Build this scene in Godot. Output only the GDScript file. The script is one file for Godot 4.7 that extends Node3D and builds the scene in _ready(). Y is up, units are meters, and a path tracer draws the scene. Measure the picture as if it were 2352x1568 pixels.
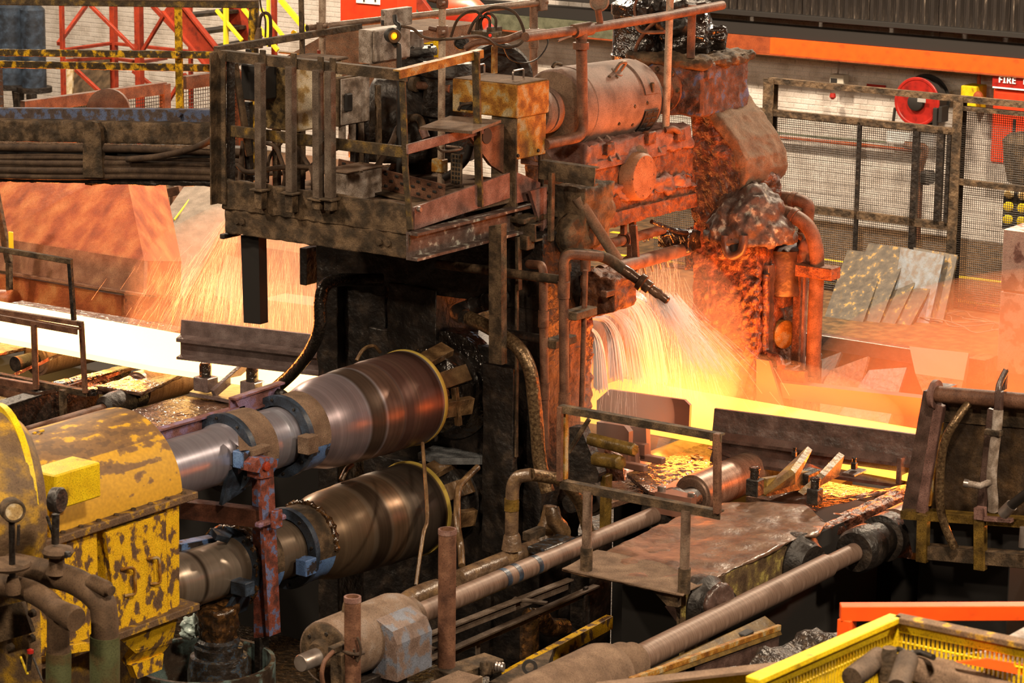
extends Node3D
var M := {}


func _ready() -> void:
	# ------------------------------------------------------------ camera
	var cam := Camera3D.new()
	cam.name = "camera"
	cam.fov = 14.03
	cam.transform = Transform3D(Basis(Vector3(0.818568, 0.012050, -0.574283), Vector3(-0.136267, 0.975313, -0.173767), Vector3(0.558012, 0.220496, 0.800002)), Vector3(12.55, 6.696, 17.3))
	cam.near = 0.1
	cam.far = 200.0
	var lens := CameraAttributesPhysical.new()
	lens.frustum_focal_length = 97.53
	lens.frustum_near = 0.1
	lens.frustum_far = 200.0
	lens.exposure_aperture = 5.6
	lens.frustum_focus_distance = 23.0
	cam.attributes = lens
	add_child(cam)
	# ------------------------------------------------------------ air and exposure
	var env := Environment.new()
	env.background_mode = Environment.BG_COLOR
	env.background_color = c8(188, 205, 222)
	env.background_energy_multiplier = 1.6
	env.tonemap_mode = Environment.TONE_MAPPER_LINEAR
	env.tonemap_exposure = 1.0
	env.sdfgi_enabled = true
	env.ssao_enabled = true
	env.ssil_enabled = true
	env.volumetric_fog_enabled = true
	env.volumetric_fog_density = 0.0
	var we := WorldEnvironment.new()
	we.name = "air"
	we.environment = env
	add_child(we)
	make_materials()
	# ------------------------------------------------------------ the hall's lamps
	var labels := ["over the walkway plate's near end", "beyond the right-hand machine", "on the viewers side, added as unseen fill", "above the yellow pinion cover", "above the left guard frames", "above the hood beside the back wall", "above the mesh fence", "nearest the fire cabinet", "above the red stair tower"]  # the viewer-side lamp is unseen fill, added to light front faces
	for e in [[Vector3(9, 9.0, 9), 160.0], [Vector3(13, 9.0, 1), 170.0], [Vector3(2, 9.0, 14), 110.0], [Vector3(-3, 9.0, 7), 80.0], [Vector3(-12, 9.0, 3), 100.0], [Vector3(-6, 9.0, -8.5), 210.0], [Vector3(1, 9.0, -9), 210.0], [Vector3(8, 9.0, -9), 130.0], [Vector3(-15, 9.0, -8.5), 210.0]]:
		bay_lamp(e[0], e[1], labels.pop_front())
	hot_strip()
	hall()
	far_wall()
	fence()
	mill_stand()
	tables()
	bridge()
	pipework()
	pinion_cover()
	right_front()
	platform()
	platform_gear()
	water()
	settle()


func make_materials() -> void:
	M.grime = weathered("dusty brown steel", [[0.0, c8(40, 33, 25)], [0.42, c8(70, 57, 42)], [0.6, c8(98, 80, 60)], [1.0, c8(128, 106, 80)]], {"rough": 0.8, "bump": 0.8})
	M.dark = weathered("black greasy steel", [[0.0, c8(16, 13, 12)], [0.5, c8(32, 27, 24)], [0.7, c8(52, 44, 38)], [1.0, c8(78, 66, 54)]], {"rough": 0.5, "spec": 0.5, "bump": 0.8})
	M.rust = weathered("rusty casting", [[0.0, c8(62, 38, 28)], [0.42, c8(112, 70, 48)], [0.55, c8(136, 88, 58)], [0.7, c8(104, 72, 60)], [1.0, c8(150, 116, 96)]], {"rough": 0.6, "bump": 1.2})
	M.crust = weathered("wet scale crust", [[0.0, c8(48, 30, 24)], [0.45, c8(92, 56, 42)], [0.65, c8(122, 74, 54)], [1.0, c8(158, 112, 88)]], {"rough": 0.42, "spec": 0.55, "bump": 1.6, "freq": 0.02})
	M.dust = weathered("brown mill dust", [[0.0, c8(92, 74, 60)], [0.5, c8(118, 97, 80)], [1.0, c8(140, 118, 98)]], {"rough": 0.95, "bump": 0.5})
	M.motor = weathered("dusty grey motor paint", [[0.0, c8(96, 76, 66)], [0.5, c8(138, 114, 102)], [1.0, c8(160, 134, 122)]], {"rough": 0.7, "bump": 0.2, "freq": 0.006})
	M.chipped = weathered("chipped yellow paint", [[0.0, c8(96, 76, 62)], [0.34, c8(112, 88, 66)], [0.4, c8(170, 130, 52)], [0.46, c8(232, 184, 34)], [1.0, c8(248, 204, 36)]], {"rough": 0.5, "bump": 0.3, "freq": 0.011, "scale": Vector3(1.3, 0.9, 1.3)})
	M.handrail = weathered("worn yellow rail paint", [[0.0, c8(52, 42, 30)], [0.5, c8(78, 64, 38)], [0.6, c8(150, 116, 30)], [0.75, c8(226, 178, 30)], [1.0, c8(238, 192, 36)]], {"rough": 0.6, "bump": 0.3, "freq": 0.02, "seed": 8})
	M.yellow = weathered("yellow guard paint", [[0.0, c8(120, 100, 40)], [0.28, c8(226, 190, 24)], [1.0, c8(250, 222, 30)]], {"rough": 0.45, "bump": 0.1})
	M.lime = plain("yellow steel paint", c8(222, 204, 40), 0.5)
	M.orange = weathered("orange steel paint", [[0.0, c8(196, 70, 22)], [0.3, c8(236, 84, 22)], [1.0, c8(244, 92, 24)]], {"rough": 0.5, "bump": 0.05, "grain": false})
	M.redlead = weathered("red oxide steel paint", [[0.0, c8(96, 36, 24)], [0.4, c8(148, 52, 30)], [1.0, c8(172, 62, 34)]], {"rough": 0.6, "bump": 0.05})
	M.red = weathered("red enamel", [[0.0, c8(92, 22, 20)], [0.4, c8(142, 30, 24)], [1.0, c8(160, 36, 28)]], {"rough": 0.4, "bump": 0.05, "grain": false})
	M.firered = weathered("fire red cabinet paint", [[0.0, c8(168, 50, 28)], [0.4, c8(196, 58, 30)], [1.0, c8(206, 64, 32)]], {"rough": 0.4, "bump": 0.05, "grain": false})
	M.blue = weathered("worn blue paint over rust", [[0.0, c8(70, 48, 42)], [0.38, c8(86, 62, 58)], [0.46, c8(76, 92, 128)], [0.7, c8(84, 108, 150)], [1.0, c8(112, 138, 176)]], {"rough": 0.5, "bump": 0.3, "freq": 0.02})
	M.bluegrey = weathered("dark blue painted casting", [[0.0, c8(34, 36, 40)], [0.5, c8(52, 62, 76)], [1.0, c8(84, 104, 130)]], {"rough": 0.4, "bump": 0.3})
	M.redpost = weathered("red oxide over blue paint", [[0.0, c8(58, 44, 44)], [0.4, c8(122, 66, 54)], [0.58, c8(142, 80, 66)], [0.64, c8(104, 108, 146)], [1.0, c8(110, 126, 168)]], {"rough": 0.55, "bump": 0.2, "freq": 0.02})
	M.pipe = weathered("dusty scaffold tube", [[0.0, c8(98, 80, 68)], [0.5, c8(140, 118, 102)], [1.0, c8(172, 152, 134)]], {"rough": 0.5, "metal": 0.3, "bump": 0.2})
	M.ruddy = weathered("rust brown pipe", [[0.0, c8(70, 46, 36)], [0.5, c8(112, 78, 60)], [1.0, c8(146, 108, 84)]], {"rough": 0.6, "bump": 0.3})
	M.steel = weathered("bare worn steel", [[0.0, c8(120, 108, 100)], [0.5, c8(160, 150, 144)], [1.0, c8(190, 184, 180)]], {"rough": 0.35, "metal": 0.8, "bump": 0.1, "grain": false})
	M.rubber = plain("black rubber", c8(30, 26, 24), 0.5)
	M.cable = weathered("dusty cable sheath", [[0.0, c8(44, 34, 27)], [0.5, c8(74, 58, 45)], [1.0, c8(100, 82, 64)]], {"rough": 0.8, "bump": 0.2})
	M.braid = weathered("braided hose", [[0.0, c8(62, 48, 36)], [0.5, c8(118, 96, 70)], [1.0, c8(170, 146, 110)]], {"rough": 0.35, "metal": 0.6, "bump": 0.6, "freq": 0.08})
	M.white = weathered("whitewashed brick", [[0.0, c8(178, 170, 162)], [0.35, c8(206, 199, 192)], [0.6, c8(222, 217, 212)], [1.0, c8(230, 226, 222)]], {"rough": 0.85, "bump": 0.2, "scale": Vector3.ONE * 0.35})
	M.sooty = weathered("sooty sheeting", [[0.0, c8(22, 18, 17)], [0.62, c8(42, 36, 32)], [0.76, c8(70, 62, 55)], [0.86, c8(130, 120, 108)], [1.0, c8(150, 140, 128)]], {"rough": 0.8, "scale": Vector3(2.4, 0.25, 2.4), "bump": 0.2})
	M.black = plain("black paint", c8(26, 24, 23), 0.6)
	M.greenpaint = weathered("faded green paint", [[0.0, c8(70, 72, 56)], [0.5, c8(98, 102, 82)], [1.0, c8(118, 120, 100)]], {"rough": 0.7, "bump": 0.1})
	M.brownpaint = weathered("brown primer", [[0.0, c8(128, 58, 26)], [0.5, c8(156, 74, 34)], [1.0, c8(170, 84, 40)]], {"rough": 0.7, "bump": 0.1})
	M.floor = weathered("dusty shop floor", [[0.0, c8(56, 44, 30)], [0.45, c8(86, 64, 40)], [0.6, c8(104, 76, 46)], [1.0, c8(116, 94, 64)]], {"rough": 0.8, "bump": 0.4})
	M.concrete = weathered("sooted concrete", [[0.0, c8(60, 52, 46)], [0.5, c8(92, 82, 74)], [1.0, c8(120, 110, 100)]], {"rough": 0.9, "bump": 0.3})
	M.roof = weathered("dark roof sheeting", [[0.0, c8(56, 52, 48)], [1.0, c8(86, 80, 74)]], {"rough": 0.9, "bump": 0.0})
	M.pit = weathered("oily pit floor", [[0.0, c8(18, 14, 11)], [0.5, c8(40, 30, 22)], [0.7, c8(66, 50, 34)], [1.0, c8(92, 72, 48)]], {"rough": 0.45, "spec": 0.5, "bump": 2.0, "freq": 0.03})
	M.plate = weathered("mottled steel plate", [[0.0, c8(48, 42, 36)], [0.45, c8(72, 64, 53)], [0.7, c8(88, 78, 64)], [0.78, c8(150, 118, 58)], [1.0, c8(160, 130, 74)]], {"rough": 0.55, "bump": 0.2, "freq": 0.02})
	M.plateblue = weathered("blue grey steel plate", [[0.0, c8(72, 54, 42)], [0.4, c8(92, 80, 70)], [0.55, c8(96, 102, 108)], [1.0, c8(116, 126, 140)]], {"rough": 0.5, "bump": 0.2, "freq": 0.02})
	M.boxrust = weathered("rust stained steel cover", [[0.0, c8(98, 58, 22)], [0.4, c8(150, 100, 34)], [0.56, c8(176, 128, 52)], [0.7, c8(170, 150, 110)], [1.0, c8(188, 172, 140)]], {"rough": 0.55, "bump": 0.2, "freq": 0.014})
	M.cream = weathered("stained cream enclosure", [[0.0, c8(130, 96, 50)], [0.36, c8(184, 156, 104)], [0.5, c8(218, 204, 176)], [1.0, c8(226, 216, 194)]], {"rough": 0.5, "bump": 0.1})
	M.hotmetal = plain("plate beside the strip", c8(120, 84, 70), 0.4)
	M.wet = weathered("wet table plate", [[0.0, c8(58, 40, 32)], [0.5, c8(104, 78, 64)], [1.0, c8(132, 104, 88)]], {"rough": 0.2, "spec": 0.6, "bump": 0.9})
	M.guide = weathered("scaled guide steel", [[0.0, c8(48, 36, 32)], [0.5, c8(84, 64, 58)], [1.0, c8(116, 94, 86)]], {"rough": 0.35, "spec": 0.6, "bump": 0.3})
	M.stained = weathered("stained pale enamel", [[0.0, c8(120, 84, 78)], [0.36, c8(150, 112, 104)], [0.46, c8(206, 172, 160)], [1.0, c8(222, 192, 178)]], {"rough": 0.5, "bump": 0.1, "freq": 0.008})
	M.pinkrust = weathered("pinkish rusted plate", [[0.0, c8(84, 60, 54)], [0.45, c8(124, 92, 84)], [0.7, c8(140, 108, 100)], [1.0, c8(170, 150, 142)]], {"rough": 0.6, "bump": 0.2})
	M.scaled = weathered("steel with pale scale runs", [[0.0, c8(58, 46, 40)], [0.5, c8(88, 72, 66)], [0.68, c8(104, 92, 86)], [0.76, c8(160, 158, 148)], [1.0, c8(186, 188, 178)]], {"rough": 0.6, "bump": 0.4, "freq": 0.02})
	M.handdark = weathered("rail with worn-off yellow", [[0.0, c8(46, 38, 28)], [0.5, c8(76, 62, 42)], [0.68, c8(104, 84, 46)], [1.0, c8(156, 122, 44)]], {"rough": 0.7, "bump": 0.5, "freq": 0.02, "seed": 8})
	M.postgrey = weathered("dusty square tube", [[0.0, c8(70, 58, 48)], [0.5, c8(98, 84, 72)], [1.0, c8(122, 110, 98)]], {"rough": 0.7, "bump": 0.3})
	M.cakedcream = weathered("speckled dirt on cream", [[0.0, c8(44, 36, 26)], [0.32, c8(70, 58, 40)], [0.5, c8(118, 98, 62)], [1.0, c8(150, 126, 82)]], {"rough": 0.85, "bump": 0.6, "freq": 0.03})
	M.palegrey = weathered("dirty pale grey enamel", [[0.0, c8(84, 72, 62)], [0.4, c8(132, 118, 106)], [0.6, c8(164, 152, 142)], [1.0, c8(186, 178, 170)]], {"rough": 0.55, "bump": 0.1, "freq": 0.016})
	M.palepipe = weathered("pale worn scaffold tube", [[0.0, c8(128, 102, 84)], [0.5, c8(182, 162, 142)], [1.0, c8(206, 190, 172)]], {"rough": 0.5, "metal": 0.2, "bump": 0.1})
	M.gearbox = weathered("caked gearbox paint", [[0.0, c8(58, 42, 36)], [0.5, c8(96, 70, 60)], [0.64, c8(112, 86, 76)], [0.72, c8(88, 96, 130)], [1.0, c8(104, 118, 160)]], {"rough": 0.6, "bump": 1.0, "freq": 0.014})
	M.wetblack = weathered("wet black grease", [[0.0, c8(22, 18, 16)], [0.6, c8(40, 34, 30)], [1.0, c8(70, 62, 56)]], {"rough": 0.22, "spec": 0.7, "bump": 1.2})
	M.yellowgrease = plain("yellow grease", c8(196, 172, 84), 0.4)
	M.grease = weathered("brown grease", [[0.0, c8(30, 22, 16)], [0.5, c8(66, 46, 28)], [0.75, c8(120, 84, 46)], [1.0, c8(150, 112, 64)]], {"rough": 0.25, "spec": 0.6, "bump": 1.0, "freq": 0.03})
	M.boxgrease = weathered("greasy brass-brown lug", [[0.0, c8(58, 42, 28)], [0.5, c8(112, 86, 58)], [1.0, c8(168, 138, 98)]], {"rough": 0.35, "spec": 0.6, "bump": 0.6})
	M.palegrease = plain("pale grease", c8(176, 196, 192), 0.3)
	M.bluegrease = weathered("blue steel under grease", [[0.0, c8(28, 24, 22)], [0.5, c8(58, 50, 44)], [0.66, c8(64, 82, 104)], [0.8, c8(84, 70, 52)], [1.0, c8(110, 140, 160)]], {"rough": 0.3, "spec": 0.6, "bump": 0.8, "freq": 0.03})
	M.tealedge = weathered("faded teal tray paint", [[0.0, c8(44, 36, 30)], [0.5, c8(76, 64, 54)], [0.62, c8(112, 134, 132)], [1.0, c8(142, 166, 164)]], {"rough": 0.4, "bump": 0.2, "freq": 0.008})
	M.redblue = weathered("pinkish red over lilac paint", [[0.0, c8(96, 62, 58)], [0.5, c8(136, 96, 94)], [0.62, c8(136, 112, 140)], [1.0, c8(150, 134, 170)]], {"rough": 0.5, "bump": 0.2, "freq": 0.012})
	M.darkred = weathered("dark greasy red bar", [[0.0, c8(44, 26, 20)], [0.5, c8(82, 50, 38)], [1.0, c8(112, 72, 56)]], {"rough": 0.4, "bump": 0.3})
	M.rollhot = weathered("scaled roller steel", [[0.0, c8(110, 84, 70)], [0.5, c8(140, 112, 96)], [1.0, c8(164, 138, 120)]], {"rough": 0.4, "metal": 0.3, "bump": 0.05, "scale": Vector3(0.5, 0.5, 4.0)})
	M.shaft = weathered("dusty turned shaft", [[0.0, c8(84, 66, 56)], [0.5, c8(112, 92, 80)], [1.0, c8(134, 114, 102)]], {"rough": 0.5, "metal": 0.2, "bump": 0.05, "scale": Vector3(0.4, 0.4, 6.0), "grain": false})
	M.motordust = weathered("dust on grey motor", [[0.0, c8(96, 78, 64)], [0.5, c8(128, 108, 92)], [0.8, c8(136, 124, 116)], [1.0, c8(150, 140, 134)]], {"rough": 0.8, "bump": 0.3})
	M.motorblue = weathered("blue-grey motor paint", [[0.0, c8(96, 78, 68)], [0.45, c8(124, 106, 98)], [0.6, c8(112, 118, 132)], [1.0, c8(128, 138, 156)]], {"rough": 0.6, "bump": 0.2})
	M.wetplate = weathered("wet scaled deck plate", [[0.0, c8(74, 54, 42)], [0.5, c8(110, 84, 66)], [1.0, c8(134, 108, 86)]], {"rough": 0.32, "spec": 0.6, "bump": 0.25})
	M.olive = weathered("olive paint over rust", [[0.0, c8(64, 48, 36)], [0.45, c8(100, 82, 58)], [0.62, c8(122, 104, 64)], [0.7, c8(160, 146, 82)], [1.0, c8(176, 162, 96)]], {"rough": 0.6, "bump": 0.5, "freq": 0.014})
	M.yellowgreasy = weathered("greasy yellow bracket paint", [[0.0, c8(72, 52, 32)], [0.5, c8(128, 100, 54)], [0.7, c8(168, 134, 60)], [1.0, c8(190, 160, 84)]], {"rough": 0.48, "spec": 0.6, "bump": 0.6})
	M.grimeyellow = weathered("brown-yellow greasy steel", [[0.0, c8(58, 44, 22)], [0.5, c8(104, 82, 36)], [1.0, c8(146, 116, 50)]], {"rough": 0.4, "bump": 0.5})
	M.guidewet = weathered("wet grey guide steel", [[0.0, c8(84, 70, 68)], [0.5, c8(118, 102, 100)], [1.0, c8(150, 136, 134)]], {"rough": 0.3, "spec": 0.6, "bump": 0.3})
	M.hood = weathered("scaled orange-brown hood plate", [[0.0, c8(128, 66, 42)], [0.45, c8(172, 92, 56)], [0.62, c8(190, 112, 66)], [1.0, c8(214, 150, 96)]], {"rough": 0.45, "bump": 0.3, "freq": 0.006})
	M.hoodpale = weathered("greyish scaled hood plate", [[0.0, c8(140, 96, 76)], [0.5, c8(168, 122, 98)], [0.75, c8(184, 138, 110)], [1.0, c8(206, 162, 124)]], {"rough": 0.4, "bump": 0.3, "freq": 0.01})
	M.deckgrey = weathered("dusty grey sheet deck", [[0.0, c8(104, 94, 84)], [0.5, c8(126, 114, 102)], [1.0, c8(146, 134, 122)]], {"rough": 0.8, "bump": 0.1})
	M.bluebeam = weathered("dusty blue beam", [[0.0, c8(66, 54, 48)], [0.45, c8(84, 72, 68)], [0.56, c8(84, 94, 122)], [1.0, c8(98, 114, 150)]], {"rough": 0.7, "bump": 0.3, "freq": 0.02})
	M.yellowworn = weathered("yellow post paint, scuffed", [[0.0, c8(92, 74, 32)], [0.4, c8(150, 116, 30)], [0.5, c8(224, 176, 30)], [1.0, c8(244, 200, 36)]], {"rough": 0.5, "bump": 0.2, "freq": 0.03})
	M.wethose = weathered("wet black braid", [[0.0, c8(26, 24, 22)], [0.5, c8(48, 44, 40)], [1.0, c8(96, 90, 84)]], {"rough": 0.25, "metal": 0.4, "bump": 0.8, "freq": 0.09})
	M.nozzle = weathered("wet bronze nozzle", [[0.0, c8(60, 44, 36)], [0.5, c8(100, 74, 58)], [1.0, c8(150, 116, 92)]], {"rough": 0.25, "metal": 0.3, "bump": 0.4})
	M.greasypipe = weathered("greasy dust-brown pipe", [[0.0, c8(72, 56, 42)], [0.5, c8(116, 94, 74)], [0.75, c8(138, 112, 80)], [1.0, c8(160, 138, 110)]], {"rough": 0.32, "spec": 0.6, "bump": 0.6})
	M.dirtyyellow = weathered("brown dirt on yellow ledge", [[0.0, c8(92, 72, 56)], [0.6, c8(118, 94, 70)], [0.72, c8(176, 138, 50)], [1.0, c8(220, 172, 40)]], {"rough": 0.7, "bump": 0.4, "freq": 0.02})
	M.gearyellow = weathered("dusty yellow-brown gear case", [[0.0, c8(90, 70, 54)], [0.45, c8(118, 96, 70)], [0.58, c8(146, 116, 62)], [0.8, c8(196, 154, 50)], [1.0, c8(216, 172, 48)]], {"rough": 0.6, "bump": 0.4, "freq": 0.012})
	M.oilpipe = weathered("dust-brown oil pipe", [[0.0, c8(66, 52, 38)], [0.5, c8(92, 72, 54)], [1.0, c8(116, 94, 72)]], {"rough": 0.75, "bump": 0.2})
	M.greenpipe = weathered("dull green pipe paint", [[0.0, c8(70, 54, 34)], [0.4, c8(84, 72, 44)], [0.6, c8(80, 84, 54)], [1.0, c8(92, 98, 66)]], {"rough": 0.6, "bump": 0.1, "freq": 0.006})
	M.darkmachine = weathered("dark oily machine face", [[0.0, c8(36, 28, 22)], [0.5, c8(64, 50, 36)], [0.75, c8(88, 68, 46)], [1.0, c8(110, 84, 56)]], {"rough": 0.5, "bump": 0.5, "freq": 0.008})
	M.rubberdust = weathered("dusty rubber hose", [[0.0, c8(58, 48, 40)], [0.5, c8(84, 70, 58)], [1.0, c8(104, 88, 74)]], {"rough": 0.7, "bump": 0.1})
	M.rustplate = weathered("smooth rusty cover", [[0.0, c8(120, 80, 56)], [0.5, c8(150, 106, 76)], [1.0, c8(170, 128, 98)]], {"rough": 0.6, "bump": 0.2})
	M.shade = plain("soot black steel", c8(20, 18, 16), 0.95)  # near-black colour stands in for the unlit voids under the tables
	M.oilfilm = weathered("ledge under an oil film", [[0.0, c8(70, 72, 74)], [0.5, c8(120, 124, 128)], [1.0, c8(160, 164, 168)]], {"rough": 0.2, "spec": 0.7, "bump": 0.3})
	M.water = plain("falling water", c8(236, 240, 244), 0.3)


# a high-bay fitting: reflector, glowing panel, and its light just below
func bay_lamp(p: Vector3, energy: float, place: String) -> void:
	var t := thing("bay_lamp", "high-bay lamp hung under the hall roof " + place, "lamp", "high-bay lamps under the roof")
	part(t, "housing", Shape.new().box(p + Vector3(0, 0.16, 0), Vector3(1.0, 0.3, 1.0)), M.black)
	part(t, "hanger", Shape.new().tube(PackedVector3Array([p + Vector3(0, 0.3, 0), Vector3(p.x, 10.2, p.z)]), 0.03), M.black)
	var glow := plain("lamp panel", Color.WHITE)
	glow.emission_enabled = true
	glow.emission = c8(255, 224, 184)
	glow.emission_energy_multiplier = 4.0
	part(t, "lamp_panel", Shape.new().box(p, Vector3(0.8, 0.03, 0.8)), glow)
	var l := AreaLight3D.new()
	l.name = "lamp_light"
	l.area_size = Vector2(0.8, 0.8)
	l.light_color = c8(255, 228, 196)
	l.light_energy = energy
	l.area_range = 60.0
	l.shadow_enabled = true
	l.position = p - Vector3(0, 0.03, 0)
	l.rotation.x = -PI / 2
	t.add_child(l)


func hot_strip() -> void:
	var t := thing("hot_strip", "white-hot steel strip running along the roller table through the mill", "hot steel")
	var glow := func(c: Color, e: float, called: String):
		var m := plain(called, c8(200, 120, 70), 0.6)
		m.emission_enabled = true
		m.emission = c
		m.emission_energy_multiplier = e
		return m
	var s := Shape.new().prism(PackedVector2Array([Vector2(-14, -1.02), Vector2(-3.2, -1.02), Vector2(-1.2, -1.7), Vector2(-0.4, -1.9), Vector2(-0.4, -0.2), Vector2(-3.2, 0.08), Vector2(-14, 0.08)]), Vector3(0, 1.16, 0), Vector3.RIGHT, Vector3.BACK, Vector3(0, 0.05, 0))
	part(t, "entry_length", s, glow.call(c8(255, 196, 110), 5.0, "white-hot strip"))
	s = Shape.new().span(Vector3(-0.4, 1.165, -2.05), Vector3(9, 1.205, -0.72))
	part(t, "exit_length", s, glow.call(c8(255, 170, 60), 2.6, "yellow-hot strip"))
	for d in [[-5.4, 4.4, 52.0, -0.47], [-2.2, 1.8, 6.0, -0.8], [1.9, 2.6, 25.0, -1.36], [4.6, 3.0, 46.0, -1.36], [-0.3, 1.2, 8.0, -1.2]]:
		var l := AreaLight3D.new()
		l.name = "strip_glow"
		l.area_size = Vector2(d[1], 1.05)
		l.light_color = c8(255, 116, 38)
		l.light_energy = d[2]
		l.area_range = 40.0
		l.shadow_enabled = true
		l.position = Vector3(d[0], 1.24, d[3])
		l.rotation.x = PI / 2
		t.add_child(l)
	for d in [[-5.4, 4.2, 9.0], [3.4, 4.0, 5.0]]:
		var l := AreaLight3D.new()
		l.name = "strip_edge_glow"
		l.area_size = Vector2(d[1], 0.05)
		l.light_color = c8(255, 116, 38)
		l.light_energy = d[2]
		l.area_range = 40.0
		l.shadow_enabled = true
		l.position = Vector3(d[0], 1.19, 0.1 if d[0] < 0 else -0.7)
		l.rotation.y = PI
		t.add_child(l)


func hall() -> void:
	struct("floor", Shape.new().span(Vector3(-34, -1.3, -16), Vector3(24, 0.0, -9.5), 0.0), M.floor)
	struct("floor_pit", Shape.new().span(Vector3(-34, -1.3, -9.3), Vector3(24, -1.0, 28), 0.0), M.pit)
	struct("wall_back", Shape.new().span(Vector3(-34, -0.3, -16), Vector3(24, 6.0, -15.71), 0.0), M.white)
	struct("wall_back_upper", Shape.new().span(Vector3(-34, 7.6, -16), Vector3(24, 10.6, -15.7), 0.0), M.roof)
	for k in 12:
		var x := -34.0 + k * 5.0
		struct("trim_mullion", Shape.new().span(Vector3(x, 6.0, -15.9), Vector3(x + (0.25 if k % 3 else 2.6), 7.6, -15.7), 0.0), M.roof)
	struct("wall_left", Shape.new().span(Vector3(-34.3, -1.3, -16), Vector3(-34, 10.6, 28), 0.0), M.concrete)
	struct("wall_right", Shape.new().span(Vector3(24, -1.3, -16), Vector3(24.3, 10.6, 28), 0.0), M.concrete)
	struct("wall_front", Shape.new().span(Vector3(-34, -1.3, 28), Vector3(24, 10.6, 28.3), 0.0), M.concrete)
	struct("ceiling", Shape.new().span(Vector3(-34.3, 10.3, -16), Vector3(24.3, 10.6, 28.3), 0.0), M.roof)



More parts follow.
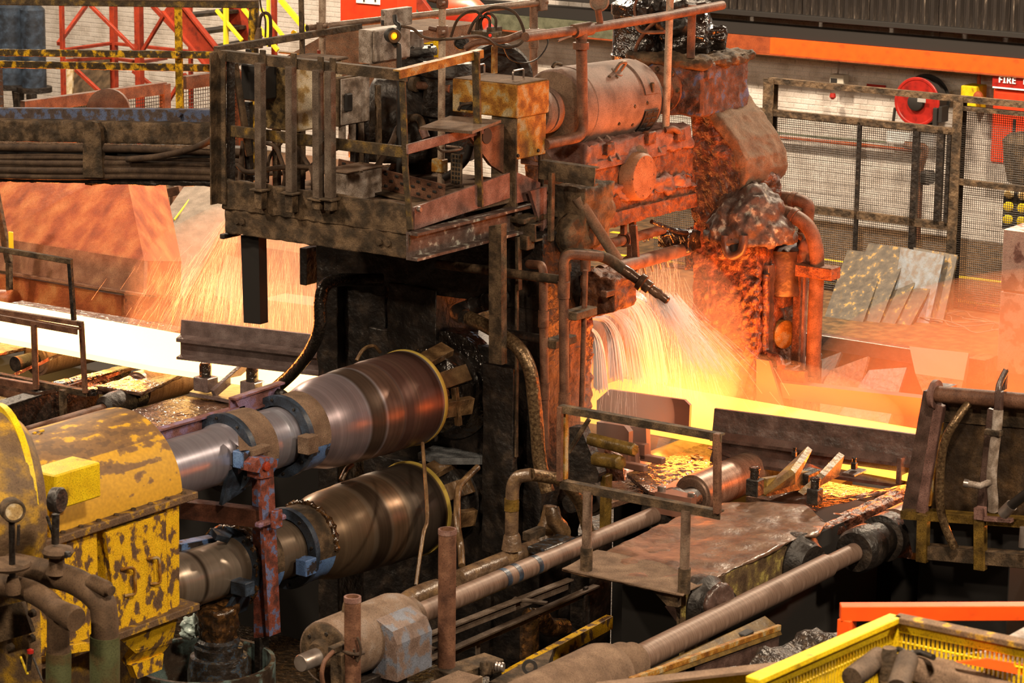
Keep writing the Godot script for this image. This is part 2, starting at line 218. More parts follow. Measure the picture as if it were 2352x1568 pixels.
# ---------------------------------------------------------------- mesh building
class Shape:
	var v := PackedVector3Array()
	var n := PackedVector3Array()
	var uv := PackedVector2Array()

	func tri(a: Vector3, b: Vector3, c: Vector3) -> void:
		var k := (c - a).cross(b - a).normalized()
		v.append_array([a, b, c])
		n.append_array([k, k, k])
		uv.append_array([Vector2.ZERO, Vector2.RIGHT, Vector2.ONE])

	func quad(a: Vector3, b: Vector3, c: Vector3, d: Vector3) -> void:
		tri(a, b, c)
		tri(a, c, d)

	# a quad with its own normals and texture places; corners clockwise seen from outside
	func quad_n(p: Array, k: Array, t: Array) -> void:
		var face: Vector3 = (p[2] - p[0]).cross(p[1] - p[0]) + (p[3] - p[0]).cross(p[2] - p[0])
		for i in ([0, 1, 2, 0, 2, 3] if face.dot(k[0] + k[1] + k[2] + k[3]) > 0 else [0, 2, 1, 0, 3, 2]):
			v.append(p[i])
			n.append(k[i])
			uv.append(t[i])

	func mesh() -> ArrayMesh:
		var a := []
		a.resize(Mesh.ARRAY_MAX)
		a[Mesh.ARRAY_VERTEX] = v
		a[Mesh.ARRAY_NORMAL] = n
		a[Mesh.ARRAY_TEX_UV] = uv
		var m := ArrayMesh.new()
		m.add_surface_from_arrays(Mesh.PRIMITIVE_TRIANGLES, a)
		return m

	# a box with chamfered edges
	func box(c: Vector3, s: Vector3, basis := Basis(), ch := 0.006) -> Shape:
		var h := s.abs() / 2.0
		ch = minf(ch, minf(h.x, minf(h.y, h.z)) * 0.6)
		var t := Transform3D(basis, c)
		var start := v.size()
		for ax in 3:
			var u := (ax + 1) % 3
			var w := (ax + 2) % 3
			for sg in [-1.0, 1.0]:
				var f := []
				for q in [[-1, -1], [1, -1], [1, 1], [-1, 1]]:
					var p := Vector3()
					p[ax] = sg * h[ax]
					p[u] = q[0] * (h[u] - ch)
					p[w] = q[1] * (h[w] - ch)
					f.append(t * p)
				if sg > 0:
					quad(f[3], f[2], f[1], f[0])
				else:
					quad(f[0], f[1], f[2], f[3])
			for su in [-1.0, 1.0]:
				for sw in [-1.0, 1.0]:
					var e := []
					for q in [[0, -1], [0, 1], [1, 1], [1, -1]]:
						var p := Vector3()
						p[ax] = q[1] * (h[ax] - ch)
						p[u] = su * (h[u] - (ch if q[0] == 0 else 0.0))
						p[w] = sw * (h[w] - (0.0 if q[0] == 0 else ch))
						e.append(t * p)
					if su * sw > 0:
						quad(e[0], e[1], e[2], e[3])
					else:
						quad(e[3], e[2], e[1], e[0])
		for sx in [-1.0, 1.0]:
			for sy in [-1.0, 1.0]:
				for sz in [-1.0, 1.0]:
					var a := t * Vector3(sx * h.x, sy * (h.y - ch), sz * (h.z - ch))
					var b := t * Vector3(sx * (h.x - ch), sy * h.y, sz * (h.z - ch))
					var d := t * Vector3(sx * (h.x - ch), sy * (h.y - ch), sz * h.z)
					if sx * sy * sz > 0:
						tri(a, d, b)
					else:
						tri(a, b, d)
		for i in range(start, v.size(), 3):  # face every triangle outwards
			if n[i].dot(v[i] + v[i + 1] + v[i + 2] - c * 3.0) < 0:
				var q := v[i + 1]
				v[i + 1] = v[i + 2]
				v[i + 2] = q
				for k in 3:
					n[i + k] = -n[i + k]
		return self

	# a box between two opposite corners
	func span(a: Vector3, b: Vector3, ch := 0.006) -> Shape:
		return box((a + b) / 2.0, b - a, Basis(), ch)

	# a flat bar from a to b: w across, h along up
	func bar(a: Vector3, b: Vector3, w: float, h: float, up := Vector3.UP, ch := 0.004) -> Shape:
		var d := (b - a).normalized()
		var s := d.cross(up).normalized() if absf(d.dot(up)) < 0.99 else d.cross(Vector3.BACK).normalized()
		return box((a + b) / 2.0, Vector3(w, h, a.distance_to(b)), Basis(s, s.cross(d) * -1.0 if s.cross(d).dot(up) < 0 else s.cross(d), -d), ch)

	# a profile (points in the plane across a-b; x = side, y = up) drawn from a to b
	func profile(a: Vector3, b: Vector3, poly: PackedVector2Array, up := Vector3.UP) -> Shape:
		var d := (b - a).normalized()
		var s := d.cross(up).normalized()
		return prism(poly, a, s, s.cross(d), b - a)

	# a polygon in the plane (o, ux, uy) pushed along depth
	func prism(poly: PackedVector2Array, o: Vector3, ux: Vector3, uy: Vector3, depth: Vector3) -> Shape:
		var p := poly
		var idx := Geometry2D.triangulate_polygon(p)
		var flip := ux.cross(uy).dot(depth) < 0
		if Geometry2D.is_polygon_clockwise(p):
			flip = not flip
		var q := []
		for e in p:
			q.append(o + ux * e.x + uy * e.y)
		for i in range(0, idx.size(), 3):
			var a: Vector3 = q[idx[i]]
			var b: Vector3 = q[idx[i + 1]]
			var c: Vector3 = q[idx[i + 2]]
			if ((b - a).cross(c - a)).dot(depth) < 0:
				var s := b
				b = c
				c = s
			tri(a, b, c)
			tri(a + depth, c + depth, b + depth)
		for i in q.size():
			var a: Vector3 = q[i]
			var b: Vector3 = q[(i + 1) % q.size()]
			if flip:
				quad(a, b, b + depth, a + depth)
			else:
				quad(b, a, a + depth, b + depth)
		return self

	# a round bar along points; r is one radius or one per point
	func tube(pts: PackedVector3Array, r, seg := 12, caps := true) -> Shape:
		var rings := []
		var d0 := (pts[1] - pts[0]).normalized()
		var s := d0.cross(Vector3.UP) if absf(d0.y) < 0.9 else d0.cross(Vector3.RIGHT)
		s = s.normalized()
		var dist := 0.0
		for i in pts.size():
			var d := (pts[mini(i + 1, pts.size() - 1)] - pts[maxi(i - 1, 0)]).normalized()
			s = (s - d * s.dot(d)).normalized()
			var w := d.cross(s)
			var rad: float = r[i] if r is Array else r
			if i > 0:
				dist += pts[i].distance_to(pts[i - 1])
			var ring := []
			for k in seg + 1:
				var a := TAU * k / seg
				var nn := s * cos(a) + w * sin(a)
				ring.append([pts[i] + nn * rad, nn, Vector2(float(k) / seg, dist)])
			rings.append(ring)
		for i in rings.size() - 1:
			for k in seg:
				var q := [rings[i][k], rings[i][k + 1], rings[i + 1][k + 1], rings[i + 1][k]]
				quad_n([q[0][0], q[1][0], q[2][0], q[3][0]], [q[0][1], q[1][1], q[2][1], q[3][1]], [q[0][2], q[1][2], q[2][2], q[3][2]])
		if caps:
			for e in [0, rings.size() - 1]:
				for k in seg:
					if e == 0:
						tri(pts[0], rings[0][k][0], rings[0][k + 1][0])
					else:
						tri(pts[-1], rings[e][k + 1][0], rings[e][k][0])
		return self

	# turn a profile of [distance along, radius] round the axis; a turn sharper than 30 degrees makes an edge
	func lathe(o: Vector3, axis: Vector3, prof: Array, seg := 32, from := 0.0, to := TAU) -> Shape:
		var d := axis.normalized()
		var s := (Vector3.UP - d * d.y).normalized() if absf(d.y) < 0.9 else Vector3.RIGHT
		var w := d.cross(s)
		for i in prof.size() - 1:
			var p: Array = prof[i]
			var q: Array = prof[i + 1]
			var e := Vector2(q[0] - p[0], q[1] - p[1])
			if e.length() < 1e-6:
				continue
			var n0 := Vector2(-e.y, e.x).normalized()
			var na := n0
			var nb := n0
			if i > 0:
				var f := Vector2(p[0] - prof[i - 1][0], p[1] - prof[i - 1][1])
				var m := Vector2(-f.y, f.x).normalized()
				if m.dot(n0) > 0.8:
					na = (m + n0).normalized()
			if i < prof.size() - 2:
				var f := Vector2(prof[i + 2][0] - q[0], prof[i + 2][1] - q[1])
				var m := Vector2(-f.y, f.x).normalized()
				if m.dot(n0) > 0.8:
					nb = (m + n0).normalized()
			for k in seg:
				var P := []
				var N := []
				var T := []
				for c in [[0, k], [0, k + 1], [1, k + 1], [1, k]]:
					var a: float = from + (to - from) * c[1] / seg
					var rad := s * cos(a) + w * sin(a)
					var r: Array = p if c[0] == 0 else q
					var nn: Vector2 = na if c[0] == 0 else nb
					P.append(o + d * r[0] + rad * r[1])
					N.append((d * nn.x + rad * nn.y).normalized())
					T.append(Vector2(float(c[1]) / seg, r[0]))
				quad_n(P, N, T)
		return self

	func hex(o: Vector3, axis: Vector3, r: float, h: float) -> Shape:
		return lathe(o, axis, [[0, 0], [0, r], [h * 0.85, r], [h, r * 0.85], [h, 0]], 6)

	func add(s: Shape, t := Transform3D()) -> Shape:
		for i in s.v.size():
			v.append(t * s.v[i])
			n.append((t.basis * s.n[i]).normalized())
			uv.append(s.uv[i])
		return self

	# caked, lumpy surface: cut every edge down to h, round it off and push it in and out with noise
	func caked(h: float, amp: float, freq := 6.0, sd := 1, bias := 0.3) -> Shape:
		var t := []
		for i in range(0, v.size(), 3):
			t.append([v[i], v[i + 1], v[i + 2]])
		var out := []
		while t.size():
			var q: Array = t.pop_back()
			var best := 0
			var far := -1.0
			for k in 3:
				var l: float = (q[k] as Vector3).distance_squared_to(q[(k + 1) % 3])
				# ties broken by place, so that neighbours cut the same edge
				if l > far:
					far = l
					best = k
			if far > h * h:
				var a: Vector3 = q[best]
				var b: Vector3 = q[(best + 1) % 3]
				var c: Vector3 = q[(best + 2) % 3]
				var m := (a + b) / 2.0
				t.append([a, m, c])
				t.append([m, b, c])
			else:
				out.append(q)
		var sum := {}
		for q in out:
			var k := ((q[2] - q[0]) as Vector3).cross(q[1] - q[0])
			for p in q:
				var key: Vector3i = Vector3i((p * 2000.0).round())
				sum[key] = sum.get(key, Vector3.ZERO) + k.normalized() * sqrt(k.length())
		var no := FastNoiseLite.new()
		no.seed = sd
		no.frequency = freq
		no.fractal_octaves = 4
		var moved := {}
		for key in sum:
			var p := Vector3(key) / 2000.0
			var k: Vector3 = sum[key].normalized()
			moved[key] = p + k * amp * (no.get_noise_3dv(p) * 1.6 + bias)
		var nsum := {}
		var keys := []
		for q in out:
			var kk := [Vector3i((q[0] * 2000.0).round()), Vector3i((q[1] * 2000.0).round()), Vector3i((q[2] * 2000.0).round())]
			keys.append(kk)
			var k: Vector3 = (moved[kk[2]] - moved[kk[0]]).cross(moved[kk[1]] - moved[kk[0]])
			for key in kk:
				nsum[key] = nsum.get(key, Vector3.ZERO) + k
		v = PackedVector3Array()
		n = PackedVector3Array()
		uv = PackedVector2Array()
		for kk in keys:
			for key in kk:
				v.append(moved[key])
				n.append((nsum[key] as Vector3).normalized())
				uv.append(Vector2.ZERO)
		return self


func rect(w: float, h: float) -> PackedVector2Array:
	return PackedVector2Array([Vector2(-w / 2, -h / 2), Vector2(w / 2, -h / 2), Vector2(w / 2, h / 2), Vector2(-w / 2, h / 2)])


func angle_iron(w: float, h: float, t: float) -> PackedVector2Array:
	return PackedVector2Array([Vector2(0, 0), Vector2(w, 0), Vector2(w, -t), Vector2(t * signf(w), -t), Vector2(t * signf(w), -h), Vector2(0, -h)])


func i_section(w: float, h: float, t: float) -> PackedVector2Array:
	var a := w / 2
	var b := h / 2
	return PackedVector2Array([Vector2(-a, -b), Vector2(a, -b), Vector2(a, -b + t), Vector2(t / 2, -b + t), Vector2(t / 2, b - t), Vector2(a, b - t), Vector2(a, b), Vector2(-a, b), Vector2(-a, b - t), Vector2(-t / 2, b - t), Vector2(-t / 2, -b + t), Vector2(-a, -b + t)])


func channel(w: float, h: float, t: float) -> PackedVector2Array:
	var b := h / 2
	return PackedVector2Array([Vector2(0, -b), Vector2(w, -b), Vector2(w, -b + t), Vector2(t * signf(w), -b + t), Vector2(t * signf(w), b - t), Vector2(w, b - t), Vector2(w, b), Vector2(0, b)])


# a smooth curve through points
func smooth(pts: Array, per := 8) -> PackedVector3Array:
	var out := PackedVector3Array()
	for i in pts.size() - 1:
		var a: Vector3 = pts[maxi(i - 1, 0)]
		var b: Vector3 = pts[i]
		var c: Vector3 = pts[i + 1]
		var d: Vector3 = pts[mini(i + 2, pts.size() - 1)]
		for k in per:
			out.append(b.cubic_interpolate(c, a, d, float(k) / per))
	out.append(pts[-1])
	return out


# straight runs joined by bends of radius r
func bent(pts: Array, r: float, per := 6) -> PackedVector3Array:
	var out := PackedVector3Array([pts[0]])
	for i in range(1, pts.size() - 1):
		var p: Vector3 = pts[i]
		var a: Vector3 = p + (pts[i - 1] - p).normalized() * minf(r, p.distance_to(pts[i - 1]) * 0.5)
		var b: Vector3 = p + (pts[i + 1] - p).normalized() * minf(r, p.distance_to(pts[i + 1]) * 0.5)
		for k in per + 1:
			var t := float(k) / per
			out.append(a.lerp(p, t).lerp(p.lerp(b, t), t))
	out.append(pts[-1])
	return out


# ---------------------------------------------------------------- naming
var taken := {}
var roots := []


func numbered(called: String, parent: Node) -> String:
	var key := str(parent.get_instance_id()) + called
	taken[key] = taken.get(key, -1) + 1
	return called if taken[key] == 0 else "%s_%03d" % [called, taken[key]]


func thing(called: String, label: String, category: String, group := "") -> Node3D:
	var o := Node3D.new()
	o.name = numbered(called, self)
	add_child(o, true)
	tag(o, label, category, group)
	roots.append(o)
	return o


func tag(o: Node, label: String, category: String, group := "") -> Node:
	o.set_meta("label", label)
	o.set_meta("category", category)
	if group:
		o.set_meta("group", group)
	return o


func part(parent: Node, called: String, s: Shape, m: Material, label := "") -> MeshInstance3D:
	var o := MeshInstance3D.new()
	o.mesh = s.mesh()
	o.material_override = null
	o.mesh.surface_set_material(0, m)
	o.name = numbered(called, parent)
	if label:
		o.set_meta("label", label)
	parent.add_child(o, true)
	return o


# a thing that is one mesh
func single(called: String, s: Shape, m: Material, label: String, category: String, group := "") -> MeshInstance3D:
	var o := part(self, called, s, m)
	tag(o, label, category, group)
	roots.append(o)
	return o


func struct(called: String, s: Shape, m: Material, label := "", category := "") -> MeshInstance3D:
	var o := part(self, called, s, m)
	o.set_meta("kind", "structure")
	if label:
		tag(o, label, category)
	roots.append(o)
	return o


func stuff(o: Node) -> Node:
	o.set_meta("kind", "stuff")
	return o


# a copy of a thing, moved
func copy(o: Node3D, by: Transform3D, label: String, group := "") -> Node3D:
	var c: Node3D = o.duplicate()
	c.name = numbered(str(o.name).rstrip("0123456789_"), self)
	add_child(c, true)
	c.transform = by * o.transform
	tag(c, label, o.get_meta("category"), group if group else o.get_meta("group", ""))
	return c


# everything above is drawn in world places; here each thing gets its own origin at its base and each part its own at its middle
func settle() -> void:
	for o in roots:
		if not o.has_meta("settled"):
			settle_one(o)


func settle_one(o: Node3D) -> void:
	o.set_meta("settled", true)
	var whole := AABB()
	var first := true
	for k in [o] + o.find_children("*", "MeshInstance3D", true, false):
		if k is MeshInstance3D and k.mesh and not k.has_meta("placed"):
			var b: AABB = k.mesh.get_aabb()
			whole = b if first else whole.merge(b)
			first = false
	if first:
		return
	settle_node(o, Vector3.ZERO, Vector3(whole.get_center().x, whole.position.y, whole.get_center().z))


func settle_node(o: Node3D, above: Vector3, base: Vector3) -> void:
	if o.has_meta("placed"):
		o.position -= above
		return
	if o is MeshInstance3D and o.mesh:
		var c: Vector3 = base if base != Vector3.INF else o.mesh.get_aabb().get_center()
		var a: Array = o.mesh.surface_get_arrays(0)
		var v: PackedVector3Array = a[Mesh.ARRAY_VERTEX]
		for i in v.size():
			v[i] -= c
		a[Mesh.ARRAY_VERTEX] = v
		var m := ArrayMesh.new()
		m.add_surface_from_arrays(Mesh.PRIMITIVE_TRIANGLES, a)
		m.surface_set_material(0, o.mesh.surface_get_material(0))
		o.mesh = m
		base = c
	elif base == Vector3.INF:
		base = above
	o.position = base - above
	for k in o.get_children():
		if k is MeshInstance3D:
			settle_node(k, base, Vector3.INF)
		elif k is Node3D:
			k.position -= base


# ---------------------------------------------------------------- materials
var noises := {}


func noise_tex(freq: float, ramp: Array, sd := 1, kind := FastNoiseLite.TYPE_SIMPLEX_SMOOTH, size := 512) -> NoiseTexture2D:
	var f := FastNoiseLite.new()
	f.noise_type = kind
	f.seed = sd
	f.frequency = freq
	f.fractal_octaves = 5
	f.fractal_gain = 0.55
	var t := NoiseTexture2D.new()
	t.width = size
	t.height = size
	t.seamless = true
	t.noise = f
	if ramp.size():
		var g := Gradient.new()
		g.offsets = PackedFloat32Array(ramp.map(func(e): return e[0]))
		g.colors = PackedColorArray(ramp.map(func(e): return e[1]))
		t.color_ramp = g
	return t


func c8(r: int, g: int, b: int) -> Color:
	return Color(r / 255.0, g / 255.0, b / 255.0)


# a weathered surface: blotches of the ramp's colours, finer grain over them, and relief
func weathered(called: String, ramp: Array, opt := {}) -> StandardMaterial3D:
	var m := StandardMaterial3D.new()
	m.resource_name = called
	m.albedo_texture = noise_tex(opt.get("freq", 0.012), ramp, opt.get("seed", 3))
	m.uv1_triplanar = true
	m.uv1_world_triplanar = true
	m.uv1_scale = opt.get("scale", Vector3.ONE * 0.8)
	m.uv1_triplanar_sharpness = 4.0
	m.roughness = opt.get("rough", 0.75)
	m.metallic = opt.get("metal", 0.0)
	m.metallic_specular = opt.get("spec", 0.4)
	if not noises.has("grain"):
		noises.grain = noise_tex(0.05, [[0.0, c8(120, 120, 120)], [0.42, c8(228, 228, 228)], [1.0, c8(255, 255, 255)]], 11)
		noises.bump = noise_tex(0.03, [], 5)
	if opt.get("grain", true):
		m.detail_enabled = true
		m.detail_albedo = noises.grain
		m.detail_blend_mode = BaseMaterial3D.BLEND_MODE_MUL
		m.detail_uv_layer = BaseMaterial3D.DETAIL_UV_2
		m.uv2_triplanar = true
		m.uv2_world_triplanar = true
		m.uv2_scale = Vector3.ONE * 3.1
	if opt.get("bump", 0.6) > 0:
		m.heightmap_enabled = true
		m.heightmap_texture = noises.bump
		m.heightmap_scale = opt.get("bump", 0.6)
	return m


func plain(called: String, c: Color, rough := 0.6, metal := 0.0) -> StandardMaterial3D:
	var m := StandardMaterial3D.new()
	m.resource_name = called
	m.albedo_color = c
	m.roughness = rough
	m.metallic = metal
	return m



# ---------------------------------------------------------------- the far side of the hall
func slab_on(s: Shape, q: Array, t: float) -> Shape:
	# a plate whose front corners are q (going round), t thick away from the front
	var k := ((q[1] - q[0]) as Vector3).cross(q[3] - q[0]).normalized() * t
	var c: Vector3 = (q[0] + q[1] + q[2] + q[3]) / 4.0
	var r := q.map(func(p): return p + k)
	var f := [[q[0], q[1], q[2], q[3]], [r[3], r[2], r[1], r[0]]]
	for i in 4:
		f.append([q[i], r[i], r[(i + 1) % 4], q[(i + 1) % 4]])
	for e in f:
		var n: Vector3 = (e[2] - e[0]).cross(e[1] - e[0])
		var m: Vector3 = (e[0] + e[2]) / 2.0 - (c + k / 2.0)
		if n.dot(m) > 0:
			s.quad(e[0], e[1], e[2], e[3])
		else:
			s.quad(e[3], e[2], e[1], e[0])
	return s


func lettering(parent: Node, called: String, text: String, at: Vector3, height: float, m: Material, basis := Basis()) -> MeshInstance3D:
	var t := TextMesh.new()
	var f := SystemFont.new()
	f.font_names = PackedStringArray(["Droid Sans"])
	f.font_weight = 700
	t.font = f
	t.text = text
	t.font_size = 64
	t.pixel_size = height / 46.0
	t.depth = 0.006
	t.material = m
	var o := MeshInstance3D.new()
	o.mesh = t
	o.name = numbered(called, parent)
	o.transform = Transform3D(basis, at)
	o.set_meta("placed", true)
	parent.add_child(o, true)
	return o


func far_wall() -> void:
	# painted bricks: the nearest clear stretch one by one, the rest joined
	var wall := get_node("wall_back")
	var brick := Shape.new().box(Vector3.ZERO, Vector3(0.216, 0.066, 0.016), Basis(), 0.004).mesh()
	brick.surface_set_material(0, M.white)
	var rest: Array[Transform3D] = []
	var r := RandomNumberGenerator.new()
	r.seed = 4
	for row in 46:
		for col in 112:
			var p := Vector3(-22.6 + col * 0.225 + (0.1125 if row % 2 else 0.0), 0.0375 + row * 0.075, -15.71 + r.randf_range(-0.003, 0.002))
			if row >= 15 and row < 27 and col >= 76 and col < 101:
				var o := MeshInstance3D.new()
				o.mesh = brick
				o.name = numbered("brick", wall)
				o.position = p
				o.set_meta("placed", true)
				wall.add_child(o, true)
			else:
				rest.append(Transform3D(Basis(), p))
	var mm := MultiMesh.new()
	mm.transform_format = MultiMesh.TRANSFORM_3D
	mm.mesh = brick
	mm.instance_count = rest.size()
	for i in rest.size():
		mm.set_instance_transform(i, rest[i])
	var mi := MultiMeshInstance3D.new()
	mi.multimesh = mm
	mi.name = "brickwork"
	wall.add_child(mi, true)
	stuff(mi)
	# sooty corrugated cladding above
	var clad := struct("wall_cladding", Shape.new().span(Vector3(-12, 2.773, -15.32), Vector3(6, 2.843, -15.12)), M.black)
	for k in 14:
		var poly := PackedVector2Array()
		for j in 8:
			for e in [[0.0, 0.0], [0.03, 0.045], [0.075, 0.045], [0.105, 0.0]]:
				poly.append(Vector2(j * 0.125 + e[0], e[1]))
		poly.append(Vector2(0.99, 0.0))
		poly.append(Vector2(0.99, -0.01))
		poly.append(Vector2(0.0, -0.01))
		part(clad, "sheet", Shape.new().prism(poly, Vector3(-9.5 + k, 2.843, -15.25), Vector3.RIGHT, Vector3.BACK, Vector3(0, 1.6, 0)), M.sooty)
	# the long painted girder in front of the wall
	var g := thing("girder", "long steel girder across the white brick wall, orange with green and brown lengths", "girder")
	var xs := [-12.0, -6.707, -5.954, 6.0]
	var mats := [M.greenpaint, M.brownpaint, M.orange]
	for k in 3:
		part(g, ["green_length", "brown_length", "orange_length"][k], Shape.new().span(Vector3(xs[k], 2.285, -15.4), Vector3(xs[k + 1], 2.502, -15.2), 0.003), mats[k], ["faded green length", "brown primed length", "bright orange length"][k])
	part(g, "upper_flange", Shape.new().span(Vector3(-12, 2.502, -15.45), Vector3(6, 2.672, -15.24)), M.black, "black upper flange")
	part(g, "lower_flange", Shape.new().span(Vector3(-12, 2.265, -15.42), Vector3(6, 2.285, -15.18), 0.002), M.brownpaint)
	# things on the wall
	var b := thing("control_box", "small grey control box with a red knob on the white brick wall below the girder", "control box")
	part(b, "case", Shape.new().span(Vector3(-5.164, 2.051, -15.45), Vector3(-4.957, 1.873, -15.6)), plain("grey case", c8(176, 172, 160)))
	part(b, "window", Shape.new().span(Vector3(-5.151, 2.001, -15.445), Vector3(-5.051, 1.937, -15.46)), M.black)
	part(b, "conduit", Shape.new().tube(PackedVector3Array([Vector3(-5.086, 2.05, -15.53), Vector3(-5.076, 2.218, -15.53)]), 0.012), M.steel)
	part(b, "knob", Shape.new().lathe(Vector3(-5.119, 1.795, -15.47), Vector3.DOWN, [[0, 0], [0, 0.035], [0.05, 0.045], [0.08, 0.02], [0.08, 0]], 16), M.red)
	var sg := thing("safety_sign", "small red sign with white marks beside the hose reel", "sign")
	part(sg, "plate", Shape.new().span(Vector3(-4.724, 1.937, -15.67), Vector3(-4.443, 1.831, -15.69), 0.002), M.red)
	for e in [Vector3(-4.647, 1.887, -15.67), Vector3(-4.578, 1.891, -15.67), Vector3(-4.503, 1.893, -15.67)]:
		part(sg, "mark", Shape.new().box(e, Vector3(0.06, 0.025, 0.006), Basis(), 0.001), M.water)
	# hose reel
	var h := thing("hose_reel", "round red fire hose reel with a black hub on the white wall", "hose reel")
	var hc := Vector3(-3.734, 1.83, -15.2)
	part(h, "front_disc", Shape.new().lathe(hc, Vector3.BACK, [[-0.02, 0], [-0.02, 0.31], [-0.012, 0.325], [0.0, 0.325], [0.008, 0.315], [0.008, 0.29], [0.0, 0.28], [0.0, 0]], 40), M.red)
	part(h, "rear_disc", Shape.new().lathe(hc - Vector3(0, 0, 0.3), Vector3.BACK, [[0, 0], [0, 0.33], [0.02, 0.34], [0.02, 0]], 40), M.black)
	part(h, "hose_coil", Shape.new().lathe(hc - Vector3(0, 0, 0.28), Vector3.BACK, [[0, 0.2], [0.0, 0.29], [0.035, 0.31], [0.07, 0.29], [0.105, 0.31], [0.14, 0.29], [0.175, 0.31], [0.21, 0.29], [0.25, 0.3], [0.25, 0.2]], 40), M.rubber)
	part(h, "hub", Shape.new().lathe(hc, Vector3.BACK, [[0, 0], [0, 0.12], [0.05, 0.11], [0.06, 0.09], [0.06, 0]], 32), M.black)
	part(h, "hub_label", Shape.new().box(hc + Vector3(0.1, 0.035, 0.064), Vector3(0.12, 0.05, 0.004), Basis(), 0.001), plain("grey label print", c8(150, 150, 150)))
	part(h, "arm", Shape.new().span(Vector3(-3.468, 1.782, -15.14), Vector3(-3.406, 1.542, -15.2)), M.black)
	part(h, "guide_box", Shape.new().span(Vector3(-3.37, 1.813, -15.1), Vector3(-3.319, 1.605, -15.3)), M.black)
	part(h, "bracket", Shape.new().span(hc + Vector3(-0.05, -0.38, -0.5), hc + Vector3(0.05, 0.05, -0.3)), M.black)
	part(h, "hose_tail", Shape.new().tube(smooth([Vector3(-4.046, 1.724, -15.2), Vector3(-4.055, 1.626, -15.2), Vector3(-4.068, 1.48, -15.2)]), 0.02), M.rubber)
	# yellow box and fire cabinet
	var y := thing("junction_box", "yellow electrical box beside the red fire cabinet", "electrical box")
	part(y, "case", Shape.new().span(Vector3(-3.163, 2.085, -15.3), Vector3(-2.943, 1.778, -15.62), 0.01), M.yellow)
	part(y, "rosette", Shape.new().lathe(Vector3(-2.91, 1.964, -15.3), Vector3.BACK, [[0, 0], [0, 0.07], [0.03, 0.06], [0.05, 0.03], [0.05, 0]], 20), M.brownpaint)
	part(y, "conduit", Shape.new().tube(PackedVector3Array([Vector3(-2.959, 2.11, -15.4), Vector3(-2.963, 2.24, -15.4)]), 0.025), M.brownpaint)
	var f := thing("fire_cabinet", "tall red fire cabinet headed with a FIRE sign", "fire cabinet")
	var fa := Vector3(-2.688, 2.107, -15.25)
	var fb := Vector3(-2.653, 1.125, -15.25)
	part(f, "cabinet", Shape.new().span(Vector3(fa.x, fb.y, -15.68), Vector3(fa.x + 0.75, fa.y, -15.25), 0.03), M.firered)
	part(f, "door_panel", Shape.new().span(Vector3(fa.x + 0.06, fb.y + 0.08, -15.25), Vector3(fa.x + 0.7, fa.y - 0.06, -15.238), 0.004), M.firered)
	part(f, "handle", Shape.new().span(Vector3(-2.378, 1.73, -15.22), Vector3(-2.339, 1.443, -15.24)), M.black)
	part(f, "sign_plate", Shape.new().span(Vector3(-2.688, 2.263, -15.22), Vector3(-1.94, 2.123, -15.24), 0.002), M.red)
	part(f, "sign_border", Shape.new().span(Vector3(-2.676, 2.123, -15.21), Vector3(-1.939, 2.104, -15.24), 0.001), M.water)
	lettering(f, "sign_text", "FIRE", Vector3(-2.475, 2.222, -15.205), 0.085, M.water)
	lettering(f, "sign_text", "F", Vector3(-2.228, 2.226, -15.205), 0.085, M.water)
	# pipes along the wall
	single("wall_conduit", Shape.new().tube(PackedVector3Array([Vector3(-6.784, 1.148, -15.55), Vector3(-4.325, 1.195, -15.55)]), 0.018), M.greenpaint, "thin grey-green conduit along the white wall behind the mesh fence", "conduit")
	single("wall_pipe", Shape.new().tube(PackedVector3Array([Vector3(-6.783, 1.097, -15.55), Vector3(-3.902, 1.139, -15.55)]), 0.026), M.brownpaint, "brown pipe along the white wall behind the mesh fence", "pipe")
	single("white_board", Shape.new().span(Vector3(-4.324, 1.353, -15.52), Vector3(-3.629, 1.202, -15.6)), M.water, "white panel fixed to the wall below the hose reel", "panel")
	var v := thing("valve_pipe", "dark bent pipe with a valve standing behind the mesh fence", "pipe")
	part(v, "bend", Shape.new().tube(bent([Vector3(-3.927, 1.233, -15.3), Vector3(-3.594, 1.241, -15.3), Vector3(-3.694, 0.983, -15.3), Vector3(-3.694, 0.849, -15.3)], 0.12), 0.05), M.ruddy)
	part(v, "valve_body", Shape.new().span(Vector3(-3.654, 0.933, -15.2), Vector3(-3.506, 0.746, -15.4), 0.03), M.dark)
	part(v, "standpipe", Shape.new().tube(PackedVector3Array([Vector3(-3.694, 0.849, -15.3), Vector3(-3.694, 0, -15.3)]), 0.045), M.ruddy)
	# floor lines and the far left
	for e in [[Vector3(-2.138, 0.004, -13.347), Vector3(-1.59, 0.004, -13.363)], [Vector3(-1.503, 0.004, -12.024), Vector3(-0.962, 0.004, -12.037)]]:
		var dir: Vector3 = (e[1] - e[0]).normalized()
		single("floor_line", Shape.new().bar(e[0] - dir * 5.0, e[1] + dir * 4.0, 0.09, 0.006), M.yellow, ["painted yellow line on the floor nearer the back wall", "painted yellow line on the floor nearer the mesh fence"][0 if e[0].z < -12.71 else 1], "floor line")
	var k2 := 0
	for e in [[Vector3(-18.657, 1.267, -13), Vector3(-17.935, 0.742, -13)], [Vector3(-17.892, 1.329, -13), Vector3(-17.511, 0.78, -13)]]:
		var w: float = e[1].x - e[0].x
		var mid := Vector3((e[0].x + e[1].x) / 2, 0, -13 - w / 2)
		var t := thing("tank", ["dark blue tank against the far wall, left of its neighbour", "dark blue tank beside the red steelwork, right of its neighbour"][k2], "tank")
		k2 += 1
		part(t, "shell", Shape.new().lathe(Vector3(mid.x, 1.021, mid.z), Vector3.UP, [[0, 0], [0, w / 2], [1.2, w / 2], [1.3, w / 2 - 0.1], [1.3, 0]], 28), M.bluegrey)
